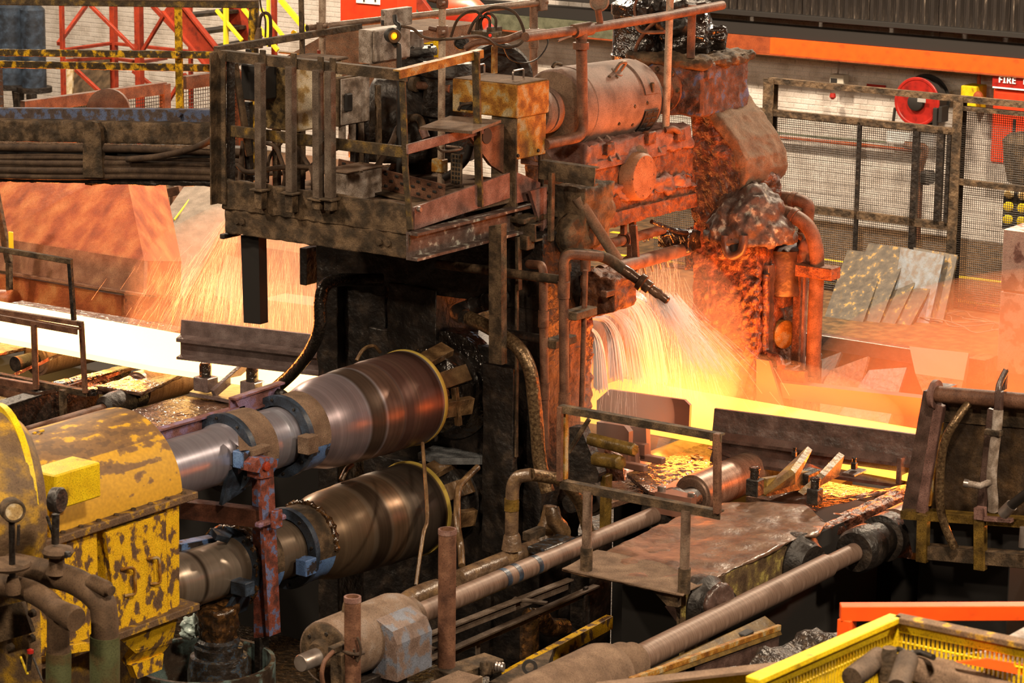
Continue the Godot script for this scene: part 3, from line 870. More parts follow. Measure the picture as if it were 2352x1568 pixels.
		part(t, "flange", Shape.new().lathe(Vector3(mid.x, 0.9608, mid.z), Vector3.UP, [[0, 0], [0, w / 2 + 0.08], [0.08, w / 2 + 0.08], [0.08, 0]], 28), M.dark)
		for s in [-1, 1]:
			part(t, "leg", Shape.new().bar(Vector3(mid.x + s * w * 0.35, 0.9608, mid.z + 0.2), Vector3(mid.x + s * w * 0.5, 0, mid.z + 0.2), 0.12, 0.12), M.dark)
	single("wooden_board", slab_on(Shape.new(), [Vector3(-18.228, 1.319, -14.6), Vector3(-17.404, 1.369, -14.6), Vector3(-16.807, 0.732, -13.9), Vector3(-17.618, 0.66, -13.9)], 0.05), M.grime, "dark wooden panel leaning on the wall behind the red steelwork", "panel")
	single("leaning_plank", slab_on(Shape.new(), [Vector3(-18.28, 1.278, -14.5), Vector3(-18.133, 1.282, -14.5), Vector3(-17.521, 0.679, -13.8), Vector3(-17.635, 0.669, -13.8)], 0.04), M.cream, "pale upright plank beside the dark leaning panel", "plank")
	stairs()


func member(parent: Node, called: String, a: Vector3, b: Vector3, w: float, m: Material, depth := 0.08, up := Vector3.UP) -> void:
	part(parent, called, Shape.new().bar(a, b, depth, w, up), m)


func stairs() -> void:
	var t := thing("stair_tower", "red steel stair tower with braces in front of the white wall", "stair tower")
	for e in [[Vector3(-15.929, 2.658, -12), Vector3(-15.931, 0.799, -12), 0.06035], [Vector3(-14.423, 2.758, -12), Vector3(-14.429, 0.938, -12), 0.09982]]:
		part(t, "post", Shape.new().bar(e[0], Vector3(e[1].x, 0.0, e[1].z), e[2], e[2]), M.redlead)
	for e in [[Vector3(-16.034, 2.563, -13.2), Vector3(-16.052, 0.654, -13.2), 0.09285], [Vector3(-14.512, 2.664, -13.2), Vector3(-14.533, 0.795, -13.2), 0.05571], [Vector3(-12.928, 2.743, -13.2), Vector3(-12.927, 1.495, -13.2), 0.06763]]:
		part(t, "post", Shape.new().bar(e[0], Vector3(e[1].x, 0.0, e[1].z), e[2], e[2]), M.redlead)
	for e in [[Vector3(-15.891, 1.854, -12), Vector3(-16.083, 1.829, -13.2)], [Vector3(-16.083, 1.829, -13.2), Vector3(-14.523, 1.827, -13.2)], [Vector3(-15.906, 1.693, -12), Vector3(-16.089, 1.617, -13.2)], [Vector3(-15.932, 1.601, -13.2), Vector3(-14.418, 1.791, -12)], [Vector3(-14.418, 1.791, -12), Vector3(-15.02, 1.688, -13.2)]]:
		member(t, "tie", e[0], e[1], 0.0441, M.redlead)
	for e in [[Vector3(-16.583, 2.36, -13.2), Vector3(-16.014, 1.932, -12), 56.0], [Vector3(-15.36, 2.535, -12), Vector3(-14.489, 1.952, -12), 42.0], [Vector3(-13.866, 2.59, -12), Vector3(-14.359, 1.962, -12), 42.0], [Vector3(-15.253, 2.444, -13.2), Vector3(-14.522, 1.912, -13.2), 60.0], [Vector3(-15.677, 1.584, -12), Vector3(-15.036, 1.193, -12), 46.0], [Vector3(-15.662, 1.448, -13.2), Vector3(-15.241, 1.237, -13.2), 44.0], [Vector3(-13.555, 1.695, -12), Vector3(-13.968, 1.176, -12), 44.0]]:
		member(t, "brace", e[0], e[1], e[2] * 0.001161, M.redlead, 0.05)
	# the flight
	var f := thing("stair_flight", "steep red stair flight with dark treads and yellow handrails", "stair")
	var a := Vector3(-13.719, 2.69, -11.9)
	var b := Vector3(-12.711, 1.795, -11.9)
	var poly := channel(0.09, 0.36, 0.03)
	part(f, "stringer", Shape.new().profile(a, b, poly, Vector3.UP), M.redlead)
	var a2 := Vector3(-13.543, 2.648, -12.9)
	var b2 := Vector3(-13.016, 2.088, -12.9)
	part(f, "stringer", Shape.new().profile(a2, b2, channel(-0.09, 0.36, 0.03), Vector3.UP), M.redlead)
	for k in 6:
		var u := -0.05 + k * 0.24
		var p := a.lerp(b, u)
		var q := a2.lerp(b2, u)
		part(f, "tread", Shape.new().bar(p, Vector3(q.x, p.y, q.z), 0.24, 0.05), M.dark)
	for e in [[Vector3(-12.618, 2.867, -11.8), Vector3(-12.625, 2.178, -11.8), 100.0], [Vector3(-12.781, 2.775, -12.9), Vector3(-12.782, 2.059, -12.9), 62.0], [Vector3(-12.794, 2.663, -11.8), Vector3(-12.335, 2.274, -11.8), 62.0], [Vector3(-13.258, 2.573, -12.9), Vector3(-12.611, 2.015, -12.9), 80.0], [Vector3(-12.924, 2.586, -12.9), Vector3(-12.439, 2.161, -12.9), 62.0], [Vector3(-12.568, 2.742, -12.9), Vector3(-12.028, 2.285, -12.9), 105.0]]:
		part(f, "handrail", Shape.new().bar(e[0], e[1], 0.04, e[2] * 0.0007956), M.lime)
	# red switchgear column behind the platform
	var s := thing("switchboard", "orange-red switch panel with a white notice behind the platform", "panel")
	part(s, "case", Shape.new().span(Vector3(-9.975, 3.2, -11), Vector3(-9.036, 1.908, -11.4)), M.firered)
	part(s, "notice", Shape.new().span(Vector3(-9.707, 3.107, -10.99), Vector3(-9.32, 3.032, -11.01), 0.002), M.water)
	for e in [Vector3(-9.573, 3.079, -10.986), Vector3(-9.389, 3.091, -10.986)]:
		part(s, "mark", Shape.new().box(e, Vector3(0.022, 0.045, 0.006), Basis(), 0.001), M.black)
	single("red_brace", Shape.new().bar(Vector3(-9.522, 3.057, -12), Vector3(-9.077, 2.62, -12), 0.06, 0.16), M.redlead, "dark red diagonal steel brace behind the platform pipes", "brace")
	for e in [Vector3(-10.293, 2.682, -13), Vector3(-10.096, 2.696, -13)]:
		single("wall_rod", Shape.new().tube(PackedVector3Array([Vector3(e.x, 0.0, e.z), Vector3(e.x, 4.0, e.z)]), 0.024), M.ruddy, ["thin brown rod before the white wall, left of two", "thin brown rod before the white wall, right of two"][0 if e == Vector3(-10.293, 2.682, -13) else 1], "rod")
	single("red_housing", Shape.new().lathe(Vector3(-5.251, 3.461, -7), Vector3.RIGHT, [[0, 0], [0, 0.24], [0.3, 0.24], [0.4, 0.18], [0.44, 0.0]], 28), M.firered, "round red machine housing behind the hoses of the platform", "housing")
	single("red_gear", Shape.new().lathe(Vector3(-5.039, 3.23, -7.2), Vector3(0.4, 0, 1), [[0, 0], [0, 0.24], [0.2, 0.26], [0.26, 0.2], [0.26, 0]], 28), M.red, "dark red rounded casing below the red housing", "housing")


func mesh_panel(a: Vector3, b: Vector3, c: Vector3, pitch: float, w: float) -> Shape:
	# wires between corner a, along a-b, and up a-c
	var s := Shape.new()
	var u := b - a
	var v := c - a
	var k := u.cross(v).normalized() * w
	var nu := int(u.length() / pitch)
	var nv := int(v.length() / pitch)
	for i in nu + 1:
		var p := a + u * (float(i) / nu)
		wire(s, p, p + v, u.normalized() * w, k)
	for i in nv + 1:
		var p := a + v * (float(i) / nv) + k
		wire(s, p, p + u, v.normalized() * w, k)
	return s


func wire(s: Shape, a: Vector3, b: Vector3, x: Vector3, y: Vector3) -> void:
	var c := [x * 0.5, y * 0.5, x * -0.5, y * -0.5]
	for i in 4:
		s.quad(a + c[i], a + c[(i + 1) % 4], b + c[(i + 1) % 4], b + c[i])


func fence() -> void:
	var t := thing("mesh_fence", "tall brown steel fence of wire mesh panels in front of the white wall", "fence")
	var frame: Material = M.grime
	for e in [[Vector3(-3.863, 2.484, -11.58), 0.1378], [Vector3(-1.367, 2.482, -11.58), 0.1148]]:
		part(t, "post", Shape.new().profile(Vector3(e[0].x, 0.0, e[0].z), e[0], i_section(e[1], 0.13, 0.02), Vector3.BACK), frame)
	var right := 0.09494
	var y1 := 2.461
	var y2 := 2.079
	var y3 := 0.9679
	var y4 := 1.503
	var y5 := 2.356
	var xl := -3.863
	var xr := -1.367
	for e in [[xl, right, y1, 0.07], [xl - 1.6, xr, y2, 0.075], [xl - 1.6, xr, y3, 0.09], [xr, right, y4, 0.065], [xr, right, y5, 0.05]]:
		part(t, "rail", Shape.new().profile(Vector3(e[0], e[2], -11.53), Vector3(e[1], e[2], -11.53), channel(-0.08, e[3], 0.012)), frame)
	for e in [[-2.634, y2, 0.0, 26.0], [-1.892, y2, 0.0, 44.0], [-1.577, y2, y3, 46.0], [-1.461, y2, y3, 26.0], [-3.973, y2, 0.0, 24.0]]:
		part(t, "upright", Shape.new().span(Vector3(e[0] - e[3] * 0.0009568, e[2], -11.58), Vector3(e[0] + e[3] * 0.0009568, e[1], -11.53)), M.dark)
	for e in [[xl - 1.6, xl, y2], [xl, xr, y2], [xr, right, y5]]:
		stuff(part(t, "wire_mesh", mesh_panel(Vector3(e[0], 0.03, -11.6), Vector3(e[1], 0.03, -11.6), Vector3(e[0], e[2], -11.6), 0.0255, 0.0075), M.dark))
	# plates leaning on the fence
	var bl := [Vector3(-2.317, 0, -10.278), Vector3(-1.826, 0, -10.284)]
	var tl := [Vector3(-2.039, 0.61, -11.25), Vector3(-2.57, 0.604, -11.25)]
	for k in 4:
		var off := Vector3(0.17 * k, 0.0, -0.05 * k - (0.03 if k else 0.0))
		var up := Vector3(0.06 * k, [0.0, 0.09, 0.03, 0.05][k], 0.0)
		single("leaning_plate", slab_on(Shape.new(), [tl[1] + off + up, tl[0] + off + up, bl[1] + off, bl[0] + off], 0.035), M.plate, ["mottled brown steel plate leaning at the front of the left stack by the fence", "second steel plate of the left leaning stack, its yellow chipped edge showing", "third steel plate of the left leaning stack, mostly hidden", "rearmost steel plate of the left leaning stack"][k], "steel plate", "plates leaning on the fence")
	bl = [Vector3(-1.627, 0, -10.583), Vector3(-1.195, 0, -10.687)]
	tl = [Vector3(-1.318, 0.689, -11.25), Vector3(-1.881, 0.712, -11.25)]
	for k in 2:
		var off := Vector3(0.12 * k, 0.0, -0.1 * k)
		single("leaning_plate", slab_on(Shape.new(), [tl[1] + off, tl[0] + off, bl[1] + off, bl[0] + off], 0.04), M.plateblue if k == 0 else M.plate, ["blue-grey weathered steel plate leaning beside the fence post", "brown steel plate behind the blue-grey leaning plate"][k], "steel plate", "plates leaning on the fence")
	# gauge board behind the fence and the pale cabinet at the edge
	var g := thing("gauge_board", "dark board with round yellow dials behind the mesh fence", "instrument board")
	part(g, "board", Shape.new().span(Vector3(-1.151, 1.3, -12.4), Vector3(-0.026, 0.853, -12.5)), M.black)
	part(g, "stand", Shape.new().span(Vector3(-1.071, 0.856, -12.42), Vector3(-0.108, 0, -12.5)), M.black)
	for row in 3:
		for col in 4:
			var p := Vector3(-1.069, 1.104, -12.39) + Vector3(col * 0.175, 0.18 - row * 0.155, 0)
			part(g, "dial", Shape.new().lathe(p, Vector3.BACK, [[0, 0], [0, 0.062], [0.03, 0.058], [0.035, 0.05], [0.035, 0]], 24), M.yellow if row else M.cream)
	single("hopper", Shape.new().lathe(Vector3(-1.105, 1.309, -13.2), Vector3.UP, [[0, 0], [0, 0.34], [0.25, 0.4], [0.5, 0.42], [0.56, 0.36], [0.56, 0]], 24), M.grime, "dark rounded hopper beside the red fire cabinet", "hopper")
	var c := thing("pale_cabinet", "tall pinkish steel cabinet with brown stains at the edge of the hall", "cabinet")
	part(c, "upper_panel", Shape.new().span(Vector3(0.442, 0.869, -9)+Vector3(0, 0.012, 0), Vector3(0.414, 1.519, -9)+Vector3(1.2, 0, -0.5)), M.stained)
	part(c, "lower_panel", Shape.new().span(Vector3(0.442, 0, -9), Vector3(0.442, 0.869, -9)+Vector3(1.2, -0.012, -0.5)), M.stained)
	part(c, "core", Shape.new().span(Vector3(0.462, 0, -9.02), Vector3(0.414, 1.519, -9)+Vector3(1.18, -0.02, -0.48)), M.brownpaint)
	# loose wires and rubble by the edge of the floor
	var r := RandomNumberGenerator.new()
	r.seed = 9
	for k in 5:
		var p := Vector3(-1.057, 0.02, -11.073)
		var pts := []
		for j in 6:
			pts.append(p + Vector3(-0.3 + j * 0.25 + r.randf_range(-0.1, 0.1), r.randf_range(0.0, 0.05), r.randf_range(-0.25, 0.25) + k * 0.12))
		single("loose_wire", Shape.new().tube(smooth(pts, 6), 0.006, 6), M.pipe, "thin scrap wire lying at the foot of the fence post", "wire", "scrap wires by the fence post")
	for e in [[Vector3(-0.731, 0.119, -7.5), Vector3(-0.295, 0.329, -7.5), 0.7], [Vector3(-0.126, 0.264, -7.2), Vector3(0.294, 0.353, -7.2), 0.5], [Vector3(-1.298, -0.006, -8.3), Vector3(-1.034, 0.123, -8.3), 0.4], [Vector3(-1.304, 0.094, -8), Vector3(-1.105, 0.152, -8), 0.3]]:
		var s := slab_on(Shape.new(), [e[0], e[1], e[1] + Vector3(0.15, -e[2], 0.7), e[0] + Vector3(-0.1, -e[2], 0.6)], 0.03)
		single("scrap_plate", s, M.dark if e[2] < 0.6 else M.rust, ["buckled brown scrap plate below the floor edge", "wet dark scrap plate with glints below the floor edge", "small bent scrap plate behind the buckled one", "scrap plate nearest the far housing pipes"][[0.7, 0.5, 0.4, 0.3].find(e[2])], "scrap plate")
	single("floor_kerb", Shape.new().span(Vector3(-6, -0.16, -9.5), Vector3(6, 0.0, -9.38)), M.guide, "worn steel edging along the drop in the floor", "kerb")
	var ch := thing("chute", "rusty tapered steel chute below the floor edge in the orange haze", "chute")
	part(ch, "face", slab_on(Shape.new(), [Vector3(-0.537, 0.147, -8.9), Vector3(0.159, 0.173, -8.9), Vector3(0.303, -0.027, -8.5), Vector3(-0.253, -0.037, -8.5)], 0.1), M.hotmetal)
	part(ch, "skirt", slab_on(Shape.new(), [Vector3(-0.253, -0.037, -8.5), Vector3(0.303, -0.027, -8.5), Vector3(0.324, -0.299, -8.3), Vector3(0.017, -0.318, -8.3)], 0.1), M.rust)
	part(ch, "inspection_box", Shape.new().span(Vector3(0.304, 0.198, -8.6), Vector3(0.496, -0.074, -8.9)), M.rust)



# ---------------------------------------------------------------- the working platform over the near housing
func platform() -> void:
	var t := thing("working_platform", "dust-caked steel platform with railings standing over the drive spindles", "platform")
	part(t, "deck", Shape.new().span(Vector3(-0.74, 3.17, 1.97), Vector3(0.95, 3.2, 0.0)), M.dust)
	part(t, "front_toe_plate", Shape.new().span(Vector3(-0.74, 3.12, 1.97), Vector3(0.97, 3.335, 2.0)).caked(0.06, 0.012, 9.0, 3), M.grime)
	part(t, "front_channel", Shape.new().profile(Vector3(-0.72, 3.03, 1.99), Vector3(0.98, 3.04, 1.99), channel(-0.09, 0.18, 0.02)).caked(0.06, 0.01, 9.0, 4), M.grime)
	for x in [-0.6, -0.55, 0.72, 0.8]:
		part(t, "bolt", Shape.new().hex(Vector3(x, 3.04, 1.98), Vector3.BACK, 0.028, 0.03), M.grime)
	part(t, "side_toe_plate", slab_on(Shape.new(), [Vector3(0.98, 3.306, 1.929), Vector3(0.98, 3.406, 0.767), Vector3(0.98, 3.217, 0.763), Vector3(0.98, 3.146, 1.928)], 0.02), M.pinkrust, "pinkish rusted toe plate")
	part(t, "side_channel", Shape.new().profile(Vector3(0.96, 3.04, 2.0), Vector3(0.96, 3.05, 0.25), channel(0.1, 0.2, 0.02)), M.scaled, "scaly channel with pale runs")
	part(t, "joist", Shape.new().span(Vector3(-0.7, 2.98, 1.9), Vector3(-0.6, 3.16, 0.0)), M.dark)
	part(t, "joist", Shape.new().span(Vector3(0.0, 2.98, 1.9), Vector3(0.1, 3.16, 0.0)), M.dark)
	part(t, "corner_lip", Shape.new().span(Vector3(-0.772, 2.924, 2), Vector3(-0.727, 2.887, 1.8)), M.dark)
	# hangers below
	part(t, "hanger_plate", slab_on(Shape.new(), [Vector3(-0.65, 2.914, 1.9), Vector3(-0.478, 2.918, 1.9), Vector3(-0.468, 2.263, 1.9), Vector3(-0.629, 2.254, 1.9)], 0.09), M.black, "black hanging plate")
	part(t, "hanger_plate", slab_on(Shape.new(), [Vector3(1.103, 3.081, 1.2), Vector3(1.211, 3.109, 1.2), Vector3(1.229, 2.07, 1.2), Vector3(1.116, 2.07, 1.2)], 0.07), M.grime, "dusty hanging angle plate")
	# railings
	part(t, "post", Shape.new().profile(Vector3(-0.774, 3.155, 2.01), Vector3(-0.764, 4.274, 2.01), angle_iron(-0.085, 0.085, 0.012), Vector3.FORWARD), M.grime)
	part(t, "post", Shape.new().profile(Vector3(-0.687, 3.171, 1.96), Vector3(-0.68, 4.276, 1.96), rect(0.03, 0.06), Vector3.BACK), M.dark)
	part(t, "top_rail", Shape.new().profile(Vector3(-0.785, 4.285, 2.01), Vector3(0.966, 4.276, 2.01), angle_iron(-0.07, 0.075, 0.012)), M.grime)
	part(t, "top_rail", Shape.new().profile(Vector3(0.98, 4.29, 2.104), Vector3(0.98, 4.344, 1.113), angle_iron(-0.06, 0.06, 0.01)), M.boxrust)
	part(t, "top_rail", Shape.new().bar(Vector3(-0.785, 4.284, 2), Vector3(-0.785, 4.284, 2)+Vector3(0, 0.03, -1.7), 0.05, 0.05), M.grime)
	part(t, "mid_rail", Shape.new().bar(Vector3(-0.787, 3.697, 1.97), Vector3(0.926, 3.697, 1.97), 0.02, 0.085), M.handdark)
	part(t, "mid_rail", Shape.new().bar(Vector3(0.98, 3.729, 2.022), Vector3(0.98, 3.771, 1.112), 0.02, 0.07), M.pinkrust)
	var cp := Shape.new()
	var line := [Vector3(0.911, 4.254, 1.99), Vector3(0.941, 3.719, 1.99), Vector3(0.941, 3.609, 1.99), Vector3(1.007, 3.161, 2.01)]
	for i in 3:
		cp.bar(line[i], line[i + 1], 0.05, 0.02, Vector3.BACK)
	part(t, "corner_post", cp, M.handdark, "bent yellowed corner post")
	part(t, "post", Shape.new().profile(Vector3(0.99, 3.208, 1.16), Vector3(0.99, 4.34, 1.224), rect(0.02, 0.06), Vector3.RIGHT), M.handdark, "yellowed flat post")
	part(t, "bolt", Shape.new().hex(Vector3(1, 3.295, 1.919), Vector3.RIGHT, 0.02, 0.03), M.steel)
	for e in [[300, 365, 1100, 1215], [480, 385, 1120, 1235], [636, 405, 1150, 1220], [706, 412, 1150, 1222]]:
		pass
	for e in [[Vector3(-0.324, 4.232, 2.05), Vector3(-0.328, 3.317, 2.05), Vector3(-0.327, 3.171, 2.05)], [Vector3(-0.038, 4.23, 2.05), Vector3(-0.04, 3.323, 2.05), Vector3(-0.037, 3.176, 2.05)], [Vector3(0.209, 4.226, 2.05), Vector3(0.21, 3.306, 2.05), Vector3(0.213, 3.225, 2.05)], [Vector3(0.318, 4.226, 2.05), Vector3(0.32, 3.318, 2.05), Vector3(0.323, 3.229, 2.05)]]:
		part(t, "socket_post", Shape.new().bar(e[1], e[0], 0.062, 0.062, Vector3.BACK), M.postgrey)
		part(t, "socket_foot", Shape.new().box(e[1] - Vector3(0, 0.008, 0), Vector3(0.12, 0.018, 0.12)), M.grime)
		part(t, "socket_stub", Shape.new().bar(e[2] - Vector3(0, 0, 0.0), e[1], 0.07, 0.07, Vector3.BACK), M.grime)
		part(t, "socket_bracket", Shape.new().bar(e[0] + Vector3(0, -0.03, -0.032), e[0] + Vector3(0, 0.09, -0.032), 0.05, 0.02, Vector3.BACK), M.grime)
	part(t, "brace_bar", Shape.new().bar(Vector3(-0.33, 4.216, 1.98), Vector3(0.289, 4.222, 1.98), 0.02, 0.02), M.postgrey)
	part(t, "leaning_bar", Shape.new().bar(Vector3(-0.691, 4.182, 1.9), Vector3(-0.645, 3.495, 1.8), 0.03, 0.05), M.grime)
	# things standing on it
	var e1 := thing("cream_enclosure", "tall cream electrical enclosure, its near side caked brown, behind the front railing", "electrical box")
	var e0 := Vector3(-0.436, 3.653, 1.5)
	part(e1, "body", Shape.new().span(Vector3(-0.7465, e0.y, 1.5), Vector3(e0.x, 4.146, 0.95), 0.015), M.cream)
	part(e1, "caked_side", Shape.new().span(Vector3(-0.7365, e0.y+0.01, 1.5), Vector3(e0.x - 0.01, 4.136, 1.512), 0.004), M.cakedcream, "near side under speckled dirt")
	part(e1, "dusty_lid", Shape.new().span(Vector3(-0.7765, 4.146, 1.53), Vector3(e0.x + 0.03, 4.166, 0.92), 0.006), M.dust)
	part(e1, "leg", Shape.new().bar(e0 + Vector3(-0.05, 0, -0.1), Vector3(e0.x - 0.05, 3.2, 1.4), 0.05, 0.05), M.grime)
	part(e1, "leg", Shape.new().bar(e0 + Vector3(-0.28, 0, -0.1), Vector3(e0.x - 0.28, 3.2, 1.4), 0.05, 0.05), M.grime)
	var bl := thing("black_enclosure", "black box hanging behind the left end of the front railing", "electrical box")
	part(bl, "body", Shape.new().span(Vector3(-0.767, 4.159, 1.75), Vector3(-0.621, 3.894, 1.45), 0.01), M.black)
	part(bl, "hanger", Shape.new().bar(Vector3(-0.815, 4.141, 1.6), Vector3(-0.814, 4.252, 1.6), 0.04, 0.03), M.dark)
	part(bl, "foot", Shape.new().bar(Vector3(-0.819, 3.861, 1.6), Vector3(-0.819, 3.2, 1.6), 0.05, 0.05), M.dark)
	var sw := thing("switch_box", "pale grey switch box with a black isolator handle and conduits below", "switch box")
	var s0 := Vector3(-0.244, 3.684, 1.25)
	part(sw, "body", Shape.new().span(s0 + Vector3(-0.06, 0, 0), Vector3(-0.2444, 4.048, 0.87) + Vector3(0.0, 0, 0), 0.008), M.grime)
	part(sw, "door", Shape.new().span(s0 + Vector3(0.0, 0.01, -0.02), Vector3(s0.x + 0.015, 4.038, 0.89), 0.004), M.palegrey, "pale grey door")
	part(sw, "isolator", Shape.new().span(Vector3(-0.214, 3.798, 1.226), Vector3(-0.184, 3.934, 1.148), 0.01), M.black, "black isolator handle")
	for z in [1.18, 1.06, 0.96]:
		part(sw, "conduit", Shape.new().tube(PackedVector3Array([Vector3(s0.x - 0.02, s0.y, z), Vector3(s0.x - 0.02, s0.y - 0.16, z)]), 0.028), M.palegrey)
	part(sw, "stand", Shape.new().bar(Vector3(s0.x - 0.05, s0.y, 1.0), Vector3(s0.x - 0.05, 3.2, 1.0), 0.05, 0.04), M.dark)
	var fb := thing("floor_box", "steel junction box with a dusty lid standing on the platform deck", "junction box")
	var f0 := Vector3(0.131, 3.261, 1.62)
	part(fb, "body", Shape.new().span(Vector3(-0.08593, 3.2, 1.62), Vector3(0.1312, 3.418, 1.2), 0.008), M.palegrey)
	part(fb, "lid", Shape.new().span(Vector3(-0.09564, 3.418, 1.63), Vector3(0.1412, 3.43, 1.19), 0.004), M.dust)
	for e in [Vector3(0.05, 0, -0.06), Vector3(0.3, 0, -0.06), Vector3(0.05, 0, -0.38), Vector3(0.3, 0, -0.38)]:
		part(fb, "screw", Shape.new().hex(Vector3(-0.08593, 3.43, 1.62) + e, Vector3.UP, 0.014, 0.012), M.grime)
	# perforated cable tray
	var tr := thing("cable_tray", "perforated cable tray running along the back of the platform deck", "cable tray")
	var pa := Vector3(-0.336, 3.421, 1.15)
	var pb := Vector3(0.661, 3.33, 1.15)
	var u := (pb - pa).normalized()
	var n := int((pb - pa).length() / 0.05)
	var holes := Shape.new()
	for k in n:
		for row in 3:
			if (k + row) % 2:
				holes.bar(pa + u * (k * 0.05) + Vector3(0, -0.02 - row * 0.045, 0.003), pa + u * (k * 0.05 + 0.032) + Vector3(0, -0.02 - row * 0.045, 0.003), 0.008, 0.018)
	part(tr, "side", Shape.new().bar(pa + Vector3(0, -0.07, -0.01), pb + Vector3(0, -0.07, -0.01), 0.012, 0.15), M.ruddy)
	stuff(part(tr, "slots", holes, M.black))
	part(tr, "base", Shape.new().bar(pa + Vector3(0, -0.15, 0.06), pb + Vector3(0, -0.15, 0.06), 0.16, 0.012), M.grime)
	part(tr, "riser", Shape.new().span(Vector3(0.606, 3.542, 1), Vector3(0.701, 3.317, 0.97)), M.grime)
	var slots := Shape.new()
	for k in 7:
		for j in 3:
			slots.box(Vector3(0.635, 3.526, 1.005) + Vector3(j * 0.028, -k * 0.032, 0), Vector3(0.014, 0.018, 0.006), Basis(), 0.001)
	stuff(part(tr, "riser_slots", slots, M.black))
	for e in [[Vector3(-0.263, 3.991, 0.95), Vector3(-0.23, 3.531, 0.95)], [Vector3(-0.076, 3.981, 0.95), Vector3(-0.058, 3.535, 0.95)]]:
		single("angle_upright", Shape.new().profile(Vector3(e[1].x, 3.2, e[1].z), e[0], angle_iron(0.055, 0.05, 0.008), Vector3.FORWARD), M.grime, ["rusty angle upright on the deck, left of two", "rusty angle upright on the deck, right of two"][0 if e[0].x < -0.157 else 1], "upright", "angle uprights on the deck")
	# step plate and its bracket
	var st := thing("step_plate", "dusty horizontal plate on a triangular bracket with a round hole beside the rust-stained cover", "shelf plate")
	part(st, "plate", Shape.new().prism(PackedVector2Array([Vector2(0, 0), Vector2(0, 1), Vector2(1, 1), Vector2(1, 0)]), Vector3(0.77, 3.819, 1.594), Vector3(-0.169, 0, -0.593), Vector3(0.411, 0, -0.07), Vector3(0, -0.02, 0)), M.dust)
	var br := [Vector3(0.9, 3.745, 1.197), Vector3(0.9, 3.755, 0.726), Vector3(0.9, 3.383, 0.719), Vector3(0.9, 3.469, 0.892)]
	part(st, "bracket", slab_on(Shape.new(), br, 0.03), M.ruddy)
	part(st, "bracket_hole", Shape.new().lathe(Vector3(0.9, 3.693, 0.956), Vector3.RIGHT, [[0.002, 0], [0.002, 0.058], [0.008, 0.058], [0.008, 0]], 28), M.black, "dark round hole")
	part(st, "rod_handle", Shape.new().tube(smooth([Vector3(0.707, 3.638, 1.3), Vector3(0.798, 3.618, 1.35), Vector3(0.9, 3.635, 1.3), Vector3(0.845, 3.63, 1.2), Vector3(0.718, 3.628, 1.2)], 6), 0.01, 8), M.pipe)
	# the rust-stained cover on its pedestal
	var rc := thing("rusted_cover", "rust-stained box cover with two wire handles on a tall pedestal at the platform's right end", "machine cover")
	part(rc, "cover", Shape.new().span(Vector3(0.4379, 3.808, 0.75), Vector3(1.024, 4.054, 0.33), 0.006), M.boxrust)
	part(rc, "dusty_top", Shape.new().span(Vector3(0.4479, 4.054, 0.74), Vector3(1.014, 4.06, 0.34), 0.002), M.dust)
	part(rc, "notch", Shape.new().span(Vector3(0.507, 3.887, 0.755), Vector3(0.627, 3.833, 0.752), 0.001), M.black, "dark cut-out")
	for e in [[Vector3(0.456, 4.054, 0.519), Vector3(0.434, 4.054, 0.338)], [Vector3(0.847, 4.054, 0.553), Vector3(0.834, 4.054, 0.395)]]:
		part(rc, "handle", Shape.new().tube(bent([e[0], e[0] + Vector3(0, 0.07, 0), e[1] + Vector3(0, 0.07, 0), e[1]], 0.02, 4), 0.008, 8), M.steel)
	part(rc, "pedestal", Shape.new().span(Vector3(0.8039, 3.499, 0.73), Vector3(1.014, 3.808, 0.35), 0.006), M.boxrust)
	part(rc, "pedestal_side", Shape.new().span(Vector3(0.7839, 3.05, 0.735), Vector3(1.012, 3.808, 0.7), 0.006), M.grime)
	part(rc, "leg", Shape.new().span(Vector3(0.9639, 3.05, 0.38), Vector3(1.004, 3.508, 0.35)), M.grime)
	for e in [Vector3(1.024, 3.53, 0.717), Vector3(1.024, 3.537, 0.456)]:
		part(rc, "bolt", Shape.new().hex(e - Vector3(0.012, 0, 0), Vector3.RIGHT, 0.014, 0.014), M.dark)
	part(rc, "gusset", slab_on(Shape.new(), [Vector3(1, 3.558, 0.381), Vector3(1, 3.391, 0.182), Vector3(1, 3.418, 0.4), Vector3(1, 3.496, 0.402)], 0.02), M.grime)
	part(rc, "foot_plate", Shape.new().span(Vector3(0.55, 3.03, 0.75), Vector3(1.1, 3.07, -0.1)).caked(0.05, 0.012, 12.0, 8), M.grime)
	part(rc, "bracing_plate", slab_on(Shape.new(), [Vector3(1.02, 3.41, 0.731), Vector3(1.02, 3.293, 0.426), Vector3(1.02, 3.176, 0.423), Vector3(1.02, 3.178, 0.726)], 0.02), M.pinkrust)
	# scaffold tubes
	var sp := thing("scaffold_pole", "pale vertical scaffold tube rising from the platform with couplers", "scaffold tube")
	part(sp, "tube", Shape.new().tube(PackedVector3Array([Vector3(0.338, 3.2, 0.75), Vector3(0.341, 4.705, 0.75)]), 0.0275, 16), M.palepipe)
	for e in [Vector3(0.343, 4.398, 0.75), Vector3(0.341, 4.611, 0.75)]:
		part(sp, "coupler", Shape.new().lathe(e - Vector3(0, 0.04, 0), Vector3.UP, [[0, 0.03], [0, 0.042], [0.03, 0.046], [0.05, 0.046], [0.08, 0.042], [0.08, 0.03]], 14).hex(e + Vector3(0.03, 0.0, 0.03), Vector3(0.3, 0, 1), 0.02, 0.06).hex(e + Vector3(-0.04, 0.01, 0.02), Vector3(-1, 0.2, 0.4), 0.018, 0.06), M.ruddy)
	part(sp, "foot_clamp", Shape.new().box(Vector3(0.325, 3.392, 0.75), Vector3(0.1, 0.1, 0.08)), M.boxrust)
	var sq := thing("scaffold_pole", "scaffold tube with a rusty red lower end behind the front railing", "scaffold tube")
